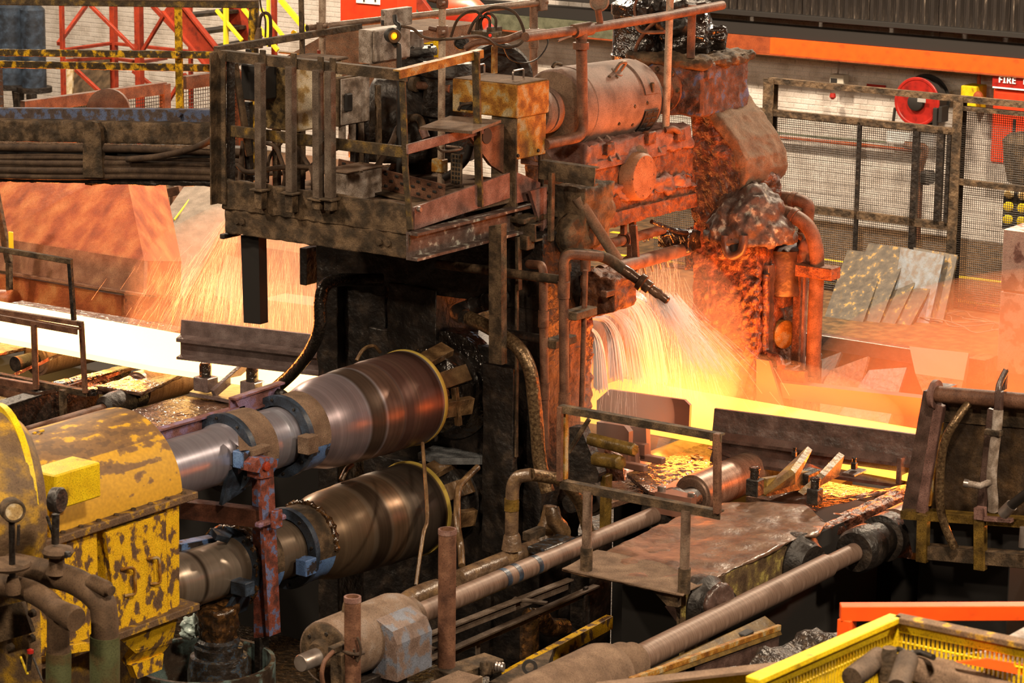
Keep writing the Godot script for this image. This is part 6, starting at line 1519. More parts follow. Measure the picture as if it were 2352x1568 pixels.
	part(w, "dusty_strip", Shape.new().prism(in_plane([Vector3(2.81, 1.206, 2.725), Vector3(3.749, 1.206, 2.733), Vector3(3.722, 1.206, 2.627), Vector3(3.727, 1.206, 2.387), Vector3(3.55, 1.206, 2.346), Vector3(3.242, 1.206, 2.222), Vector3(2.767, 1.206, 2.24)], Vector3.RIGHT, Vector3.BACK), Vector3(0, 1.206, 0), Vector3.RIGHT, Vector3.BACK, Vector3(0, -0.012, 0)).caked(0.08, 0.006, 3.0, 35, 0.2), M.dust, "dry dusty front strip")
	part(w, "front_plate", Shape.new().prism(in_plane([Vector3(3.459, 1.191, 2.68), Vector3(3.678, 1.19, 2.68), Vector3(3.681, 1.096, 2.68), Vector3(3.596, 1.092, 2.68)], Vector3.RIGHT, Vector3.UP), Vector3(0, 0, 2.68), Vector3.RIGHT, Vector3.UP, Vector3(0, 0, -0.04)), M.grime)
	var hs := thing("drive_housing", "olive-stained steel housing under the walkway plate with round bearing hubs", "drive housing")
	part(hs, "side", slab_on(Shape.new(), [Vector3(3.68, 1.152, 2.579), Vector3(3.68, 1.166, 2.29), Vector3(3.68, 1.166, 2.29)+Vector3(0, -1.2, 0), Vector3(3.68, 1.152, 2.579)+Vector3(0, -1.2, 0)], 0.04), M.olive)
	part(hs, "side_panel", slab_on(Shape.new(), [Vector3(3.7, 1.177, 2.335), Vector3(3.7, 1.18, 1.61), Vector3(3.7, 0.857, 1.702), Vector3(3.7, 0.826, 2.316)], 0.04), M.olive)
	part(hs, "panel_hole", Shape.new().lathe(Vector3(3.705, 0.955, 1.773), Vector3.RIGHT, [[-0.002, 0], [-0.002, 0.04], [0.006, 0.04], [0.006, 0]], 20), M.black)
	part(hs, "rear_panel", slab_on(Shape.new(), [Vector3(3.66, 1.162, 1.54), Vector3(3.66, 1.126, 0.814), Vector3(3.66, 0.815, 0.791), Vector3(3.66, 0.827, 1.619)], 0.04), M.olive)
	part(hs, "end_flange", slab_on(Shape.new(), [Vector3(3.586, 1.119, 2.55), Vector3(3.677, 1.143, 2.55), Vector3(3.67, 0.896, 2.55), Vector3(3.6, 0.881, 2.55)], 0.05), M.grime)
	part(hs, "web", slab_on(Shape.new(), [Vector3(3.472, 1.014, 2.5), Vector3(3.563, 1.064, 2.5), Vector3(3.567, 0.925, 2.5), Vector3(3.56, 0.93, 2.5)], 0.03), M.guide)
	part(hs, "core", Shape.new().span(Vector3(2.95, -1.0, 2.2), Vector3(3.64, 1.12, -0.18), 0.0), M.shade)
	part(hs, "hub", Shape.new().lathe(Vector3(3.72, 1.039, 2.384), Vector3(1, 0, 0.15), [[-0.1, 0], [-0.1, 0.19], [0.0, 0.2], [0.02, 0.18], [0.06, 0.15], [0.15, 0.14], [0.16, 0]], 36), M.dark)
	part(hs, "hub_cap", Shape.new().lathe(Vector3(3.85, 1.102, 2.475), Vector3(1, 0, 0.15), [[0, 0], [0, 0.14], [0.03, 0.13], [0.04, 0]], 32).caked(0.03, 0.012, 12.0, 5), M.guide)
	part(hs, "hub", Shape.new().lathe(Vector3(3.7, 1.002, 1.075), Vector3(1, 0, 0.15), [[-0.1, 0], [-0.1, 0.2], [0.0, 0.21], [0.02, 0.18], [0.1, 0.14], [0.1, 0]], 36), M.dark)
	# guard frames
	var gr := thing("guard_frame", "dark rectangular guard frame on two sleeved posts at the walkway plate", "guard rail")
	part(gr, "top_bar", Shape.new().profile(Vector3(2.723, 2.288, 2.67), Vector3(3.959, 2.29, 2.67), angle_iron(-0.05, 0.05, 0.012)), M.grime)
	part(gr, "right_bar", Shape.new().bar(Vector3(3.931, 2.293, 2.67), Vector3(3.949, 1.77, 2.67), 0.04, 0.05, Vector3.BACK), M.ruddy)
	part(gr, "left_bar", Shape.new().bar(Vector3(2.737, 2.283, 2.67), Vector3(2.741, 1.777, 2.67), 0.035, 0.035, Vector3.BACK), M.ruddy)
	part(gr, "left_strap", Shape.new().bar(Vector3(2.748, 2.26, 2.62), Vector3(2.754, 1.781, 2.62), 0.02, 0.04, Vector3.BACK), M.boxrust)
	part(gr, "bottom_bar", Shape.new().profile(Vector3(2.741, 1.78, 2.67), Vector3(3.965, 1.785, 2.67), angle_iron(-0.06, 0.055, 0.012)), M.grime)
	for e in [[Vector3(2.964, 1.746, 2.67), Vector3(2.954, 1.212, 2.67)], [Vector3(3.718, 1.747, 2.67), Vector3(3.709, 1.206, 2.67)]]:
		part(gr, "post", Shape.new().tube(PackedVector3Array([e[0], Vector3(e[0].x, 1.2, e[0].z)]), 0.032, 14), M.pipe)
		part(gr, "post_sleeve", Shape.new().tube(PackedVector3Array([Vector3(e[0].x, 1.2, e[0].z), Vector3(e[0].x, 1.2, e[0].z).lerp(e[0], 0.3)]), 0.041, 14), M.grime)
	part(gr, "diagonal_strap", Shape.new().bar(Vector3(2.769, 2.143, 2.37), Vector3(2.606, 1.887, 2.37), 0.02, 0.03), M.grime)
	var gl := thing("guard_frame", "pair of dark rectangular guard frames by the white-hot strip at the far left", "guard rail")
	part(gl, "upper_top_bar", Shape.new().bar(Vector3(-4.538, 2.265, 1), Vector3(-3.247, 2.258, 1), 0.04, 0.045), M.grime)
	part(gl, "upper_right_bar", Shape.new().bar(Vector3(-3.271, 2.273, 1), Vector3(-3.238, 1.767, 1), 0.04, 0.035, Vector3.BACK), M.dark)
	part(gl, "upper_bottom_bar", Shape.new().profile(Vector3(-4.564, 1.691, 1), Vector3(-3.21, 1.697, 1), angle_iron(-0.06, 0.05, 0.012)), M.ruddy)
	part(gl, "lower_top_bar", Shape.new().bar(Vector3(-4.646, 1.697, 0.92), Vector3(-3.217, 1.723, 0.92), 0.04, 0.04), M.ruddy)
	part(gl, "lower_right_bar", Shape.new().bar(Vector3(-3.232, 1.729, 0.92), Vector3(-3.205, 1.134, 0.92), 0.04, 0.035, Vector3.BACK), M.ruddy)
	part(gl, "lower_bottom_bar", Shape.new().profile(Vector3(-4.671, 1.149, 0.92), Vector3(-3.195, 1.154, 0.92), angle_iron(-0.06, 0.05, 0.012)), M.grime)
	part(gl, "post", Shape.new().tube(PackedVector3Array([Vector3(-3.7, 1.668, 1), Vector3(-3.694, 1.113, 1)]), 0.028, 12), M.ruddy)
	part(gl, "post", Shape.new().bar(Vector3(-3.386, 1.152, 1), Vector3(-3.385, 0.75, 1), 0.05, 0.05, Vector3.BACK), M.grime)
	# near-side guides of the exit table
	var gu := thing("guide_rail", "long dark flanged guide rail with dripping lip on the near side of the yellow-hot strip", "guide rail")
	var prof := PackedVector2Array([Vector2(-0.03, 0.0), Vector2(0.0, 0.0), Vector2(0.015, -0.1), Vector2(0.03, -0.17), Vector2(0.075, -0.215), Vector2(0.075, -0.24), Vector2(0.02, -0.25), Vector2(0.015, -0.33), Vector2(0.06, -0.385), Vector2(0.06, -0.41), Vector2(-0.03, -0.4)])
	part(gu, "rail", Shape.new().profile(Vector3(1.973, 1.5, -0.599), Vector3(3.599, 1.5, -0.837), prof), M.guide)
	part(gu, "lip_nose", slab_on(Shape.new(), [Vector3(1.975, 1.208, -0.5), Vector3(2.128, 1.206, -0.5), Vector3(2.312, 1.15, -0.5), Vector3(2.08, 1.182, -0.5)], 0.05), M.guide)
	part(gu, "end_block", Shape.new().span(Vector3(3.494, 1.134, -0.7), Vector3(3.535, 1.341, -0.9)), M.guide)
	part(gu, "entry_plate", Shape.new().prism(in_plane([Vector3(0.798, 1.356, -0.74), Vector3(0.913, 1.463, -0.74), Vector3(1.615, 1.486, -0.74), Vector3(1.667, 1.45, -0.74), Vector3(1.663, 1.167, -0.74), Vector3(1.27, 1.138, -0.74), Vector3(0.804, 1.097, -0.74)], Vector3.RIGHT, Vector3.UP), Vector3(0, 0, -0.74), Vector3.RIGHT, Vector3.UP, Vector3(0, 0, -0.03)), M.hotmetal, "rounded entry plate")
	var gb := thing("guide_bracket", "notched orange-lit brackets between the near housing and the roller", "bracket")
	for e in [[[Vector3(1.349, 1.438, 0.1), Vector3(1.598, 1.445, 0.1), Vector3(1.642, 1.404, 0.1), Vector3(1.642, 1.157, 0.1), Vector3(1.355, 1.163, 0.1)], 0.1], [[Vector3(1.495, 1.383, -0.1), Vector3(1.668, 1.41, -0.1), Vector3(1.681, 1.174, -0.1), Vector3(1.514, 1.147, -0.1)], -0.1], [[Vector3(1.626, 1.264, 0.06), Vector3(1.675, 1.267, 0.06), Vector3(1.685, 1.145, 0.06), Vector3(1.629, 1.141, 0.06)], 0.06], [[Vector3(1.587, 1.284, -0.02), Vector3(1.71, 1.288, -0.02), Vector3(1.713, 1.175, -0.02), Vector3(1.676, 1.169, -0.02), Vector3(1.661, 1.264, -0.02), Vector3(1.587, 1.257, -0.02)], -0.02]]:
		part(gb, "bracket", Shape.new().prism(in_plane(e[0], Vector3.RIGHT, Vector3.UP), Vector3(0, 0, e[1]), Vector3.RIGHT, Vector3.UP, Vector3(0, 0, -0.06)), M.hotmetal)
	for e in [Vector3(1.735, 1.162, 0.15), Vector3(1.768, 1.183, -0.05)]:
		part(gb, "clip", Shape.new().box(e, Vector3(0.2, 0.05, 0.06)), M.hotmetal)
	var ap := thing("apron_plate", "textured orange-lit apron plate between rollers with a chalked 6", "apron plate")
	var ac := [Vector3(1.632, 1.08, 0.101), Vector3(1.633, 1.08, -1.189), Vector3(2.032, 1.08, -0.606), Vector3(2.059, 1.08, 0.445)]
	part(ap, "plate", Shape.new().prism(in_plane(ac, Vector3.RIGHT, Vector3.BACK), Vector3(0, 1.08, 0), Vector3.RIGHT, Vector3.BACK, Vector3(0, -0.03, 0)).caked(0.035, 0.008, 14.0, 5), M.wet)
	part(ap, "edge_strip", Shape.new().prism(in_plane([Vector3(2.067, 1.09, 0.459), Vector3(2.051, 1.09, -0.575), Vector3(2.13, 1.09, -0.484), Vector3(2.162, 1.09, 0.457)], Vector3.RIGHT, Vector3.BACK), Vector3(0, 1.09, 0), Vector3.RIGHT, Vector3.BACK, Vector3(0, -0.02, 0)), M.hotmetal)
	lettering(ap, "chalk_mark", "6", Vector3(1.831, 1.094, -0.591), 0.13, M.dark, Basis(Vector3.UP, 0.9) * Basis(Vector3.RIGHT, -PI / 2))
	single("floor_plate", Shape.new().prism(in_plane([Vector3(1.409, 1.02, 0.196), Vector3(1.537, 1.02, -0.05), Vector3(1.926, 1.02, 0.233), Vector3(1.867, 1.02, 0.744)], Vector3.RIGHT, Vector3.BACK), Vector3(0, 1.02, 0), Vector3.RIGHT, Vector3.BACK, Vector3(0, -0.04, 0)), M.wet, "wet plate in front of the notched brackets by the mill", "plate")
	var bp := thing("bearing_cover", "orange-lit cover plate with bolts over the end of the glowing roller", "bearing cover")
	part(bp, "plate", Shape.new().prism(in_plane([Vector3(2.338, 1.22, 0.829), Vector3(2.642, 1.22, 0.822), Vector3(2.626, 1.22, 0.721), Vector3(2.398, 1.22, 0.691)], Vector3.RIGHT, Vector3.BACK), Vector3(0, 1.22, 0), Vector3.RIGHT, Vector3.BACK, Vector3(0, -0.16, 0)), M.hotmetal)
	part(bp, "bolt", Shape.new().hex(Vector3(2.368, 1.22, 0.783), Vector3.UP, 0.035, 0.04), M.steel)
	part(bp, "bolt", Shape.new().hex(Vector3(2.614, 1.22, 0.776), Vector3.UP, 0.03, 0.03), M.steel)
	# bracket assembly in front of the rail
	var ba := thing("guide_carriage", "greasy yellow-stained bracket frame bolted in front of the guide rail", "guide bracket")
	part(ba, "base_plate", Shape.new().prism(in_plane([Vector3(2.752, 1.12, 0.229), Vector3(3.335, 1.12, 0.168), Vector3(3.536, 1.12, -0.511), Vector3(2.915, 1.12, -0.508)], Vector3.RIGHT, Vector3.BACK), Vector3(0, 1.12, 0), Vector3.RIGHT, Vector3.BACK, Vector3(0, -0.04, 0)), M.wet)
	for e in [[Vector3(2.981, 1.198, 0.35), Vector3(3.096, 1.331, 0.12), Vector3(3.029, 1.417, -0.25), Vector3(3.061, 1.227, 0.05)], [Vector3(3.269, 1.236, 0.3), Vector3(3.306, 1.331, 0.05), Vector3(3.271, 1.404, -0.3), Vector3(3.286, 1.272, -0.2)]]:
		part(ba, "gusset", slab_on(Shape.new(), e, 0.05), M.yellowgreasy)
	part(ba, "cross_web", slab_on(Shape.new(), [Vector3(2.96, 1.306, 0.3), Vector3(3.026, 1.248, -0.3), Vector3(3.031, 1.122, -0.3), Vector3(2.965, 1.173, 0.3)], 0.05), M.yellowgreasy)
	part(ba, "rear_block", Shape.new().span(Vector3(2.951, 1.163, -0.15), Vector3(3.056, 1.253, -0.35)), M.dark)
	for e in [[Vector3(2.953, 1.215, 0.45), Vector3(2.948, 1.338, 0.45), Vector3(2.957, 1.411, 0.45)], [Vector3(3.441, 1.239, 0.45), Vector3(3.442, 1.351, 0.45), Vector3(3.45, 1.433, 0.45)], [Vector3(2.821, 1.309, -0.35), Vector3(2.825, 1.352, -0.35), Vector3(2.831, 1.395, -0.35)], [Vector3(3.329, 1.299, -0.35), Vector3(3.327, 1.351, -0.35), Vector3(3.33, 1.403, -0.35)]]:
		var k: float = (e[1] - e[0]).length()
		part(ba, "clamp_stack", Shape.new().box((e[0] + e[1]) / 2.0, Vector3(k * 0.8, k, k * 0.8)), M.dark)
		part(ba, "clamp_nut", Shape.new().lathe(e[1], Vector3.UP, [[0, 0], [0, k * 0.3], [k * 0.5, k * 0.28], [k * 0.52, k * 0.36], [k * 0.7, k * 0.34], [k * 0.7, 0]], 7), M.wetblack)
	part(ba, "side_plate", Shape.new().span(Vector3(3.276, 1.265, -0.25), Vector3(3.384, 1.286, -0.45)), M.guide)
	part(ba, "orange_block", slab_on(Shape.new(), [Vector3(3, 1.037, -0.467), Vector3(3, 1.039, -0.963), Vector3(3, 0.948, -0.96), Vector3(3, 0.945, -0.474)], 0.3), M.hotmetal)
	part(ba, "pool_plate", Shape.new().prism(in_plane([Vector3(3.001, 1, -0.921), Vector3(3.449, 1, -0.976), Vector3(3.516, 1, -0.56), Vector3(3.125, 1, -0.306)], Vector3.RIGHT, Vector3.BACK), Vector3(0, 1.0, 0), Vector3.RIGHT, Vector3.BACK, Vector3(0, -0.03, 0)), M.wet)
	for e in [[Vector3(3.25, 1.08, -0.031), Vector3(3.606, 1.12, -0.682), 0.05], [Vector3(3.557, 1.08, 0.202), Vector3(3.632, 1.12, -0.631), 0.07], [Vector3(3.582, 1.08, 0.613), Vector3(3.67, 1.1, -0.516), 0.08], [Vector3(3.266, 1.1, 0.246), Vector3(3.588, 1.1, 0.22), 0.04]]:
		part(ba, "edge_bar", Shape.new().bar(e[0], e[1], e[2], e[2]).caked(0.06, 0.012, 8.0, 4), M.crust)
	var sk := thing("lower_table", "crusted lower table frame between the drive shaft and the dark machine", "machine frame")
	part(sk, "frame_block", Shape.new().span(Vector3(3.419, 0.842, 0.3), Vector3(3.376, 0.835, -0.3)).caked(0.06, 0.03, 6.0, 4), M.crust)
	part(sk, "frame_plate", slab_on(Shape.new(), [Vector3(3.819, 0.919, 0.1), Vector3(3.86, 0.968, -0.2), Vector3(3.886, 0.89, -0.2), Vector3(4.026, 0.947, 0.1)], 0.1).caked(0.06, 0.02, 8.0, 5), M.crust)
	part(sk, "shelf", Shape.new().span(Vector3(3.822, 0.868, 0.1), Vector3(3.926, 0.837, -0.3)), M.grime)
	part(sk, "base", Shape.new().span(Vector3(3.75, -1.0, -0.2), Vector3(4.0, 0.75, -2.2), 0.0), M.shade)
	part(sk, "sleeper", Shape.new().span(Vector3(1.2, -1.0, -0.4), Vector3(3.75, 0.7, -2.2), 0.0), M.shade)
	single("hex_stud", Shape.new().lathe(Vector3(1.886, 1.575, 1), (Vector3(2.214, 1.576, 1.05) - Vector3(1.886, 1.575, 1)).normalized(), [[0, 0], [0, 0.05], [0.42, 0.05], [0.43, 0.04], [0.43, 0]], 6), M.grimeyellow, "upper of two greasy hexagonal studs beside the near housing", "stud", "hexagonal studs")
	single("hex_stud", Shape.new().lathe(Vector3(1.937, 1.434, 1), (Vector3(2.201, 1.475, 1.1) - Vector3(1.937, 1.434, 1)).normalized(), [[0, 0], [0, 0.055], [0.3, 0.055], [0.31, 0.04], [0.31, 0]], 6), M.grimeyellow, "lower of two greasy hexagonal studs beside the near housing", "stud", "hexagonal studs")
	var bk := thing("stud_bracket", "black bracket plate holding the two hexagonal studs", "bracket")
	part(bk, "plate", Shape.new().prism(in_plane([Vector3(1.665, 1.62, 0.95), Vector3(1.762, 1.635, 0.95), Vector3(1.931, 1.314, 0.95), Vector3(1.917, 1.241, 0.95), Vector3(1.674, 1.185, 0.95)], Vector3.RIGHT, Vector3.UP), Vector3(0, 0, 0.95), Vector3.RIGHT, Vector3.UP, Vector3(0, 0, -0.1)), M.dark)
	part(bk, "stand", Shape.new().span(Vector3(1.909, 0.848, 0.9), Vector3(1.955, 1.285, 0.8)), M.grimeyellow)
	part(bk, "slotted_ear", slab_on(Shape.new(), [Vector3(1.878, 1.469, 0.8), Vector3(1.993, 1.407, 0.75), Vector3(2.026, 1.229, 0.75), Vector3(1.884, 1.216, 0.8)], 0.05), M.crust)
	part(bk, "base", Shape.new().span(Vector3(1.665, -1, 0.9), Vector3(1.838, 0.763, 0.6)), M.dark)
	entry_table()


func entry_table() -> void:
	roller("white-hot table roller at the far left edge", -4.791, 1.01, -0.1, -1.1, M.rollhot)
	roller("orange-lit table roller in front of the left guide", -3.297, 1.01, 0.2, -1.1, M.rollhot)
	for x in [-6.4]:
		roller("table roller under the incoming strip beyond the frame", x, 1.01, 0.0, -1.1, M.rollhot)
	var d := thing("drive_shaft", "slim dark roller shaft with a coupling at the left of the yellow cover", "drive shaft")
	part(d, "shaft", Shape.new().tube(PackedVector3Array([Vector3(-3.045, 1, 2.167), Vector3(-3.088, 1, 0.828)]), 0.045, 16), M.ruddy)
	part(d, "coupling", Shape.new().lathe(Vector3(-3.097, 1, 0.836), Vector3.FORWARD, [[0, 0], [0, 0.06], [0.03, 0.1], [0.14, 0.12], [0.3, 0.12], [0.32, 0.07], [0.5, 0.07], [0.5, 0]], 28), M.dark)
	# plates between the rollers
	for e in [[[Vector3(-4.087, 1.12, 1.17), Vector3(-4.536, 1.12, -0.333), Vector3(-3.689, 1.12, -0.77), Vector3(-3.497, 1.12, 0.643), Vector3(-3.579, 1.12, 1.107), Vector3(-4.163, 1.12, 1.095)], "wet orange plate under the left guard frame"], [[Vector3(-5.2, 1.1, 0.077), Vector3(-5.183, 1.1, -0.166), Vector3(-4.911, 1.1, -0.341), Vector3(-4.946, 1.1, 0.327)], "bright plate beyond the white-hot roller"], [[Vector3(-3.345, 1.12, 0.66), Vector3(-3.405, 1.12, -0.549), Vector3(-3.18, 1.12, -0.508), Vector3(-2.889, 1.12, 0.57)], "narrow strip plate behind the orange-lit roller"]]:
		single("apron_plate", Shape.new().prism(in_plane(e[0], Vector3.RIGHT, Vector3.BACK), Vector3(0, e[0][0].y, 0), Vector3.RIGHT, Vector3.BACK, Vector3(0, -0.03, 0)).caked(0.08, 0.01, 6.0, 8), M.wet, e[1], "apron plate", "entry table plates")
	single("apron_plate", Shape.new().prism(in_plane([Vector3(-2.81, 1.02, 1.64), Vector3(-2.808, 1.02, 0.126), Vector3(-2.194, 1.02, -0.022), Vector3(-1.918, 1.02, 1.305), Vector3(-2.024, 1.02, 1.959)], Vector3.RIGHT, Vector3.BACK), Vector3(0, 1.02, 0), Vector3.RIGHT, Vector3.BACK, Vector3(0, -0.03, 0)).caked(0.08, 0.012, 5.0, 9), M.wet, "broad wet pinkish plate behind the yellow cover and upper spindle", "apron plate", "entry table plates")
	var b := thing("table_beam", "dark wet box beam along the entry table at the left", "beam")
	part(b, "beam", Shape.new().bar(Vector3(-3.551, 0.95, 1.903), Vector3(-3.737, 0.95, 0.286), 0.16, 0.3), M.dark)
	part(b, "front_beam", Shape.new().bar(Vector3(-4.453, 1.05, 1.022), Vector3(-3.698, 1.05, 0.971), 0.05, 0.2), M.ruddy)
	part(b, "pale_panel", slab_on(Shape.new(), [Vector3(-4.117, 1, 1.007), Vector3(-3.886, 1, 0.961), Vector3(-3.721, 0.94, 1.127), Vector3(-3.949, 0.94, 1.173)], 0.02), M.cream)
	part(b, "edge_bar", Shape.new().bar(Vector3(-3.715, 1.06, 0.97), Vector3(-3.67, 1.06, -0.092), 0.1, 0.1).caked(0.06, 0.01, 8.0, 4), M.wetblack)
	part(b, "bolted_bar", Shape.new().bar(Vector3(-3.518, 1.06, 0.55), Vector3(-3.027, 1.06, 0.402), 0.12, 0.06), M.guide)
	part(b, "wet_nut", Shape.new().hex(Vector3(-3.284, 1.08, 0.77), Vector3.UP, 0.06, 0.06), M.wetblack)
	part(b, "wet_nut", Shape.new().hex(Vector3(-3.125, 1.05, 0.625), Vector3.UP, 0.05, 0.05), M.wetblack)
	part(b, "sleeper", Shape.new().span(Vector3(-14.0, -1.0, -0.1), Vector3(-1.2, 0.7, -2.2), 0.0), M.shade)
	# near-side guide of the entry table
	var g := thing("guide_rail", "wet steel guide with two flanges seen through spray at the left of the mill", "guide rail")
	var prof := PackedVector2Array([Vector2(-0.03, 0.0), Vector2(0.0, 0.0), Vector2(0.02, -0.12), Vector2(0.09, -0.14), Vector2(0.09, -0.17), Vector2(0.02, -0.18), Vector2(0.02, -0.29), Vector2(0.09, -0.3), Vector2(0.09, -0.32), Vector2(-0.03, -0.32)])
	part(g, "rail", Shape.new().profile(Vector3(-2.753, 1.7, 0.22), Vector3(-1.41, 1.7, -0.041), prof), M.guidewet)
	part(g, "base_plate", Shape.new().prism(in_plane([Vector3(-2.703, 1.08, 0.187), Vector3(-3.001, 1.08, -0.577), Vector3(-2.428, 1.08, -0.813), Vector3(-2.077, 1.08, 0.191)], Vector3.RIGHT, Vector3.BACK), Vector3(0, 1.08, 0), Vector3.RIGHT, Vector3.BACK, Vector3(0, -0.03, 0)), M.guidewet)
	for e in [[Vector3(-2.457, 1.1, 0.165), Vector3(-2.369, 1.38, -0.368)], [Vector3(-2.42, 1.1, -0.367), Vector3(-2.249, 1.32, -0.578)]]:
		part(g, "stay", Shape.new().bar(e[0], e[1], 0.05, 0.07), M.guidewet)
	for e in [Vector3(-2.575, 1.1, 0.124), Vector3(-2.164, 1.1, 0.003), Vector3(-2.491, 1.3, -0.356)]:
		part(g, "clamp_block", Shape.new().box(e + Vector3(0, 0.06, 0), Vector3(0.16, 0.12, 0.14)), M.guidewet)
		part(g, "clamp_nut", Shape.new().hex(e + Vector3(0, 0.12, 0), Vector3.UP, 0.055, 0.12), M.wetblack)
	# beyond the strip
	var fr := thing("far_guide", "wet pale guide block beyond the strip, seen through the spray", "guide block")
	part(fr, "block", Shape.new().prism(in_plane([Vector3(-4.004, 1.299, -2.3), Vector3(-3.298, 1.321, -2.3), Vector3(-3.299, 1.039, -2.3), Vector3(-4.016, 0.997, -2.3)], Vector3.RIGHT, Vector3.UP), Vector3(0, 0, -2.3), Vector3.RIGHT, Vector3.UP, Vector3(0, 0, -0.35)), M.hotmetal)
	single("spray_bar", slab_on(Shape.new(), [Vector3(-4.688, 1.596, -2.6), Vector3(-4.521, 1.587, -2.6), Vector3(-4.416, 1.259, -2.3), Vector3(-4.583, 1.259, -2.3)], 0.25), M.hotmetal, "slanting wet bar standing in the left spray", "bar")
	# hood at the left
	var h := thing("strip_hood", "big sloped steel hood glowing orange over the far side of the strip", "hood")
	var tl := Vector3(-9.018, 1.91, -3.5)
	var tr := Vector3(-6.748, 2.141, -3.5)
	part(h, "upper_face", slab_on(Shape.new(), [Vector3(-9.794, 1.818, -3.6), Vector3(-6.932, 2.11, -3.6), Vector3(-5.892, 1.365, -2.75), Vector3(-8.021, 1.357, -2.75)], 0.05), M.hood)
	part(h, "lower_face", slab_on(Shape.new(), [Vector3(-7.99, 1.368, -2.72), Vector3(-5.864, 1.376, -2.72), Vector3(-5.794, 1.064, -2.62), Vector3(-7.902, 1.057, -2.62)], 0.05), M.hoodpale)
	part(h, "corner_face", slab_on(Shape.new(), [Vector3(-6.932, 2.11, -3.6), Vector3(-7.135, 1.99, -4.4), Vector3(-6.164, 1.197, -3.6), Vector3(-5.892, 1.365, -2.75)], 0.05), M.hood)
	part(h, "corner_skirt", slab_on(Shape.new(), [Vector3(-5.882, 1.371, -2.74), Vector3(-6.162, 1.197, -3.6), Vector3(-6.091, 0.859, -3.5), Vector3(-5.812, 1.062, -2.64)], 0.05), M.hood)
	part(h, "base", slab_on(Shape.new(), [Vector3(-7.862, 1.029, -2.58), Vector3(-6.05, 1.023, -2.58), Vector3(-6.029, 0.768, -2.55), Vector3(-7.844, 0.725, -2.55)], 0.05), M.hood)
	part(h, "base_end", slab_on(Shape.new(), [Vector3(-6.099, 1.021, -2.6), Vector3(-6.137, 0.87, -3.3), Vector3(-6.057, 0.652, -3.2), Vector3(-6.078, 0.757, -2.57)], 0.05), M.hood)
	part(h, "seam", Shape.new().bar(Vector3(-7.565, 1.061, -2.56), Vector3(-5.735, 1.071, -2.56), 0.04, 0.03), M.hoodpale)
	part(h, "strut", Shape.new().bar(Vector3(-7.605, 2.035, -2.4), Vector3(-7.415, 1.22, -2.4), 0.05, 0.08).bar(Vector3(-7.415, 1.22, -2.4), Vector3(-7.422, 0.882, -2.4), 0.05, 0.06, Vector3.BACK), M.grime, "dark bent strut")
	part(h, "yellow_tag", Shape.new().box(Vector3(-7.329, 1.451, -2.35), Vector3(0.06, 0.2, 0.02)), M.lime)
	part(h, "hood_roller", Shape.new().lathe(Vector3(-7.351, 0.814, -2.4), Vector3(-1, -0.1, 0.15), [[0, 0], [0, 0.12], [0.03, 0.13], [1.0, 0.13], [1.0, 0]], 24), M.hood)
	part(h, "sill", Shape.new().prism(in_plane([Vector3(-6.123, 1.15, -0.833), Vector3(-6.268, 1.15, -0.975), Vector3(-6.209, 1.15, -1.368), Vector3(-4.832, 1.15, -1.433), Vector3(-4.198, 1.15, -1.442), Vector3(-4.147, 1.15, -1.243), Vector3(-5.043, 1.15, -0.98)], Vector3.RIGHT, Vector3.BACK), Vector3(0, 1.15, 0), Vector3.RIGHT, Vector3.BACK, Vector3(0, -0.04, 0)), M.wet)
	single("inclined_deck", slab_on(Shape.new(), [Vector3(-7.762, 1.604, -5.5), Vector3(-6.943, 1.623, -5.5), Vector3(-6.151, 0.836, -3.6), Vector3(-7.047, 1.215, -4)], 0.06), M.deckgrey, "inclined dusty grey deck with thin yellow lines behind the hood", "deck")
	single("deck_line", Shape.new().bar(Vector3(-7.109, 1.387, -4.55), Vector3(-7.435, 1.514, -5.2), 0.015, 0.02), M.lime, "thin yellow line on the inclined grey deck beside the hood", "line")
	var lb := thing("light_frame", "pale frame pieces behind the inclined deck", "frame")
	part(lb, "beam", Shape.new().bar(Vector3(-8.49, 1.34, -6), Vector3(-8.285, 1.396, -6), 0.1, 0.1), M.ruddy)
	part(lb, "plate", Shape.new().span(Vector3(-8.86, 1.396, -6.4), Vector3(-8.767, 1.305, -6.5)), M.palegrey)
	part(lb, "stand", Shape.new().span(Vector3(-8.929, -1, -6.5), Vector3(-8.879, 1.28, -6.6)), M.ruddy)


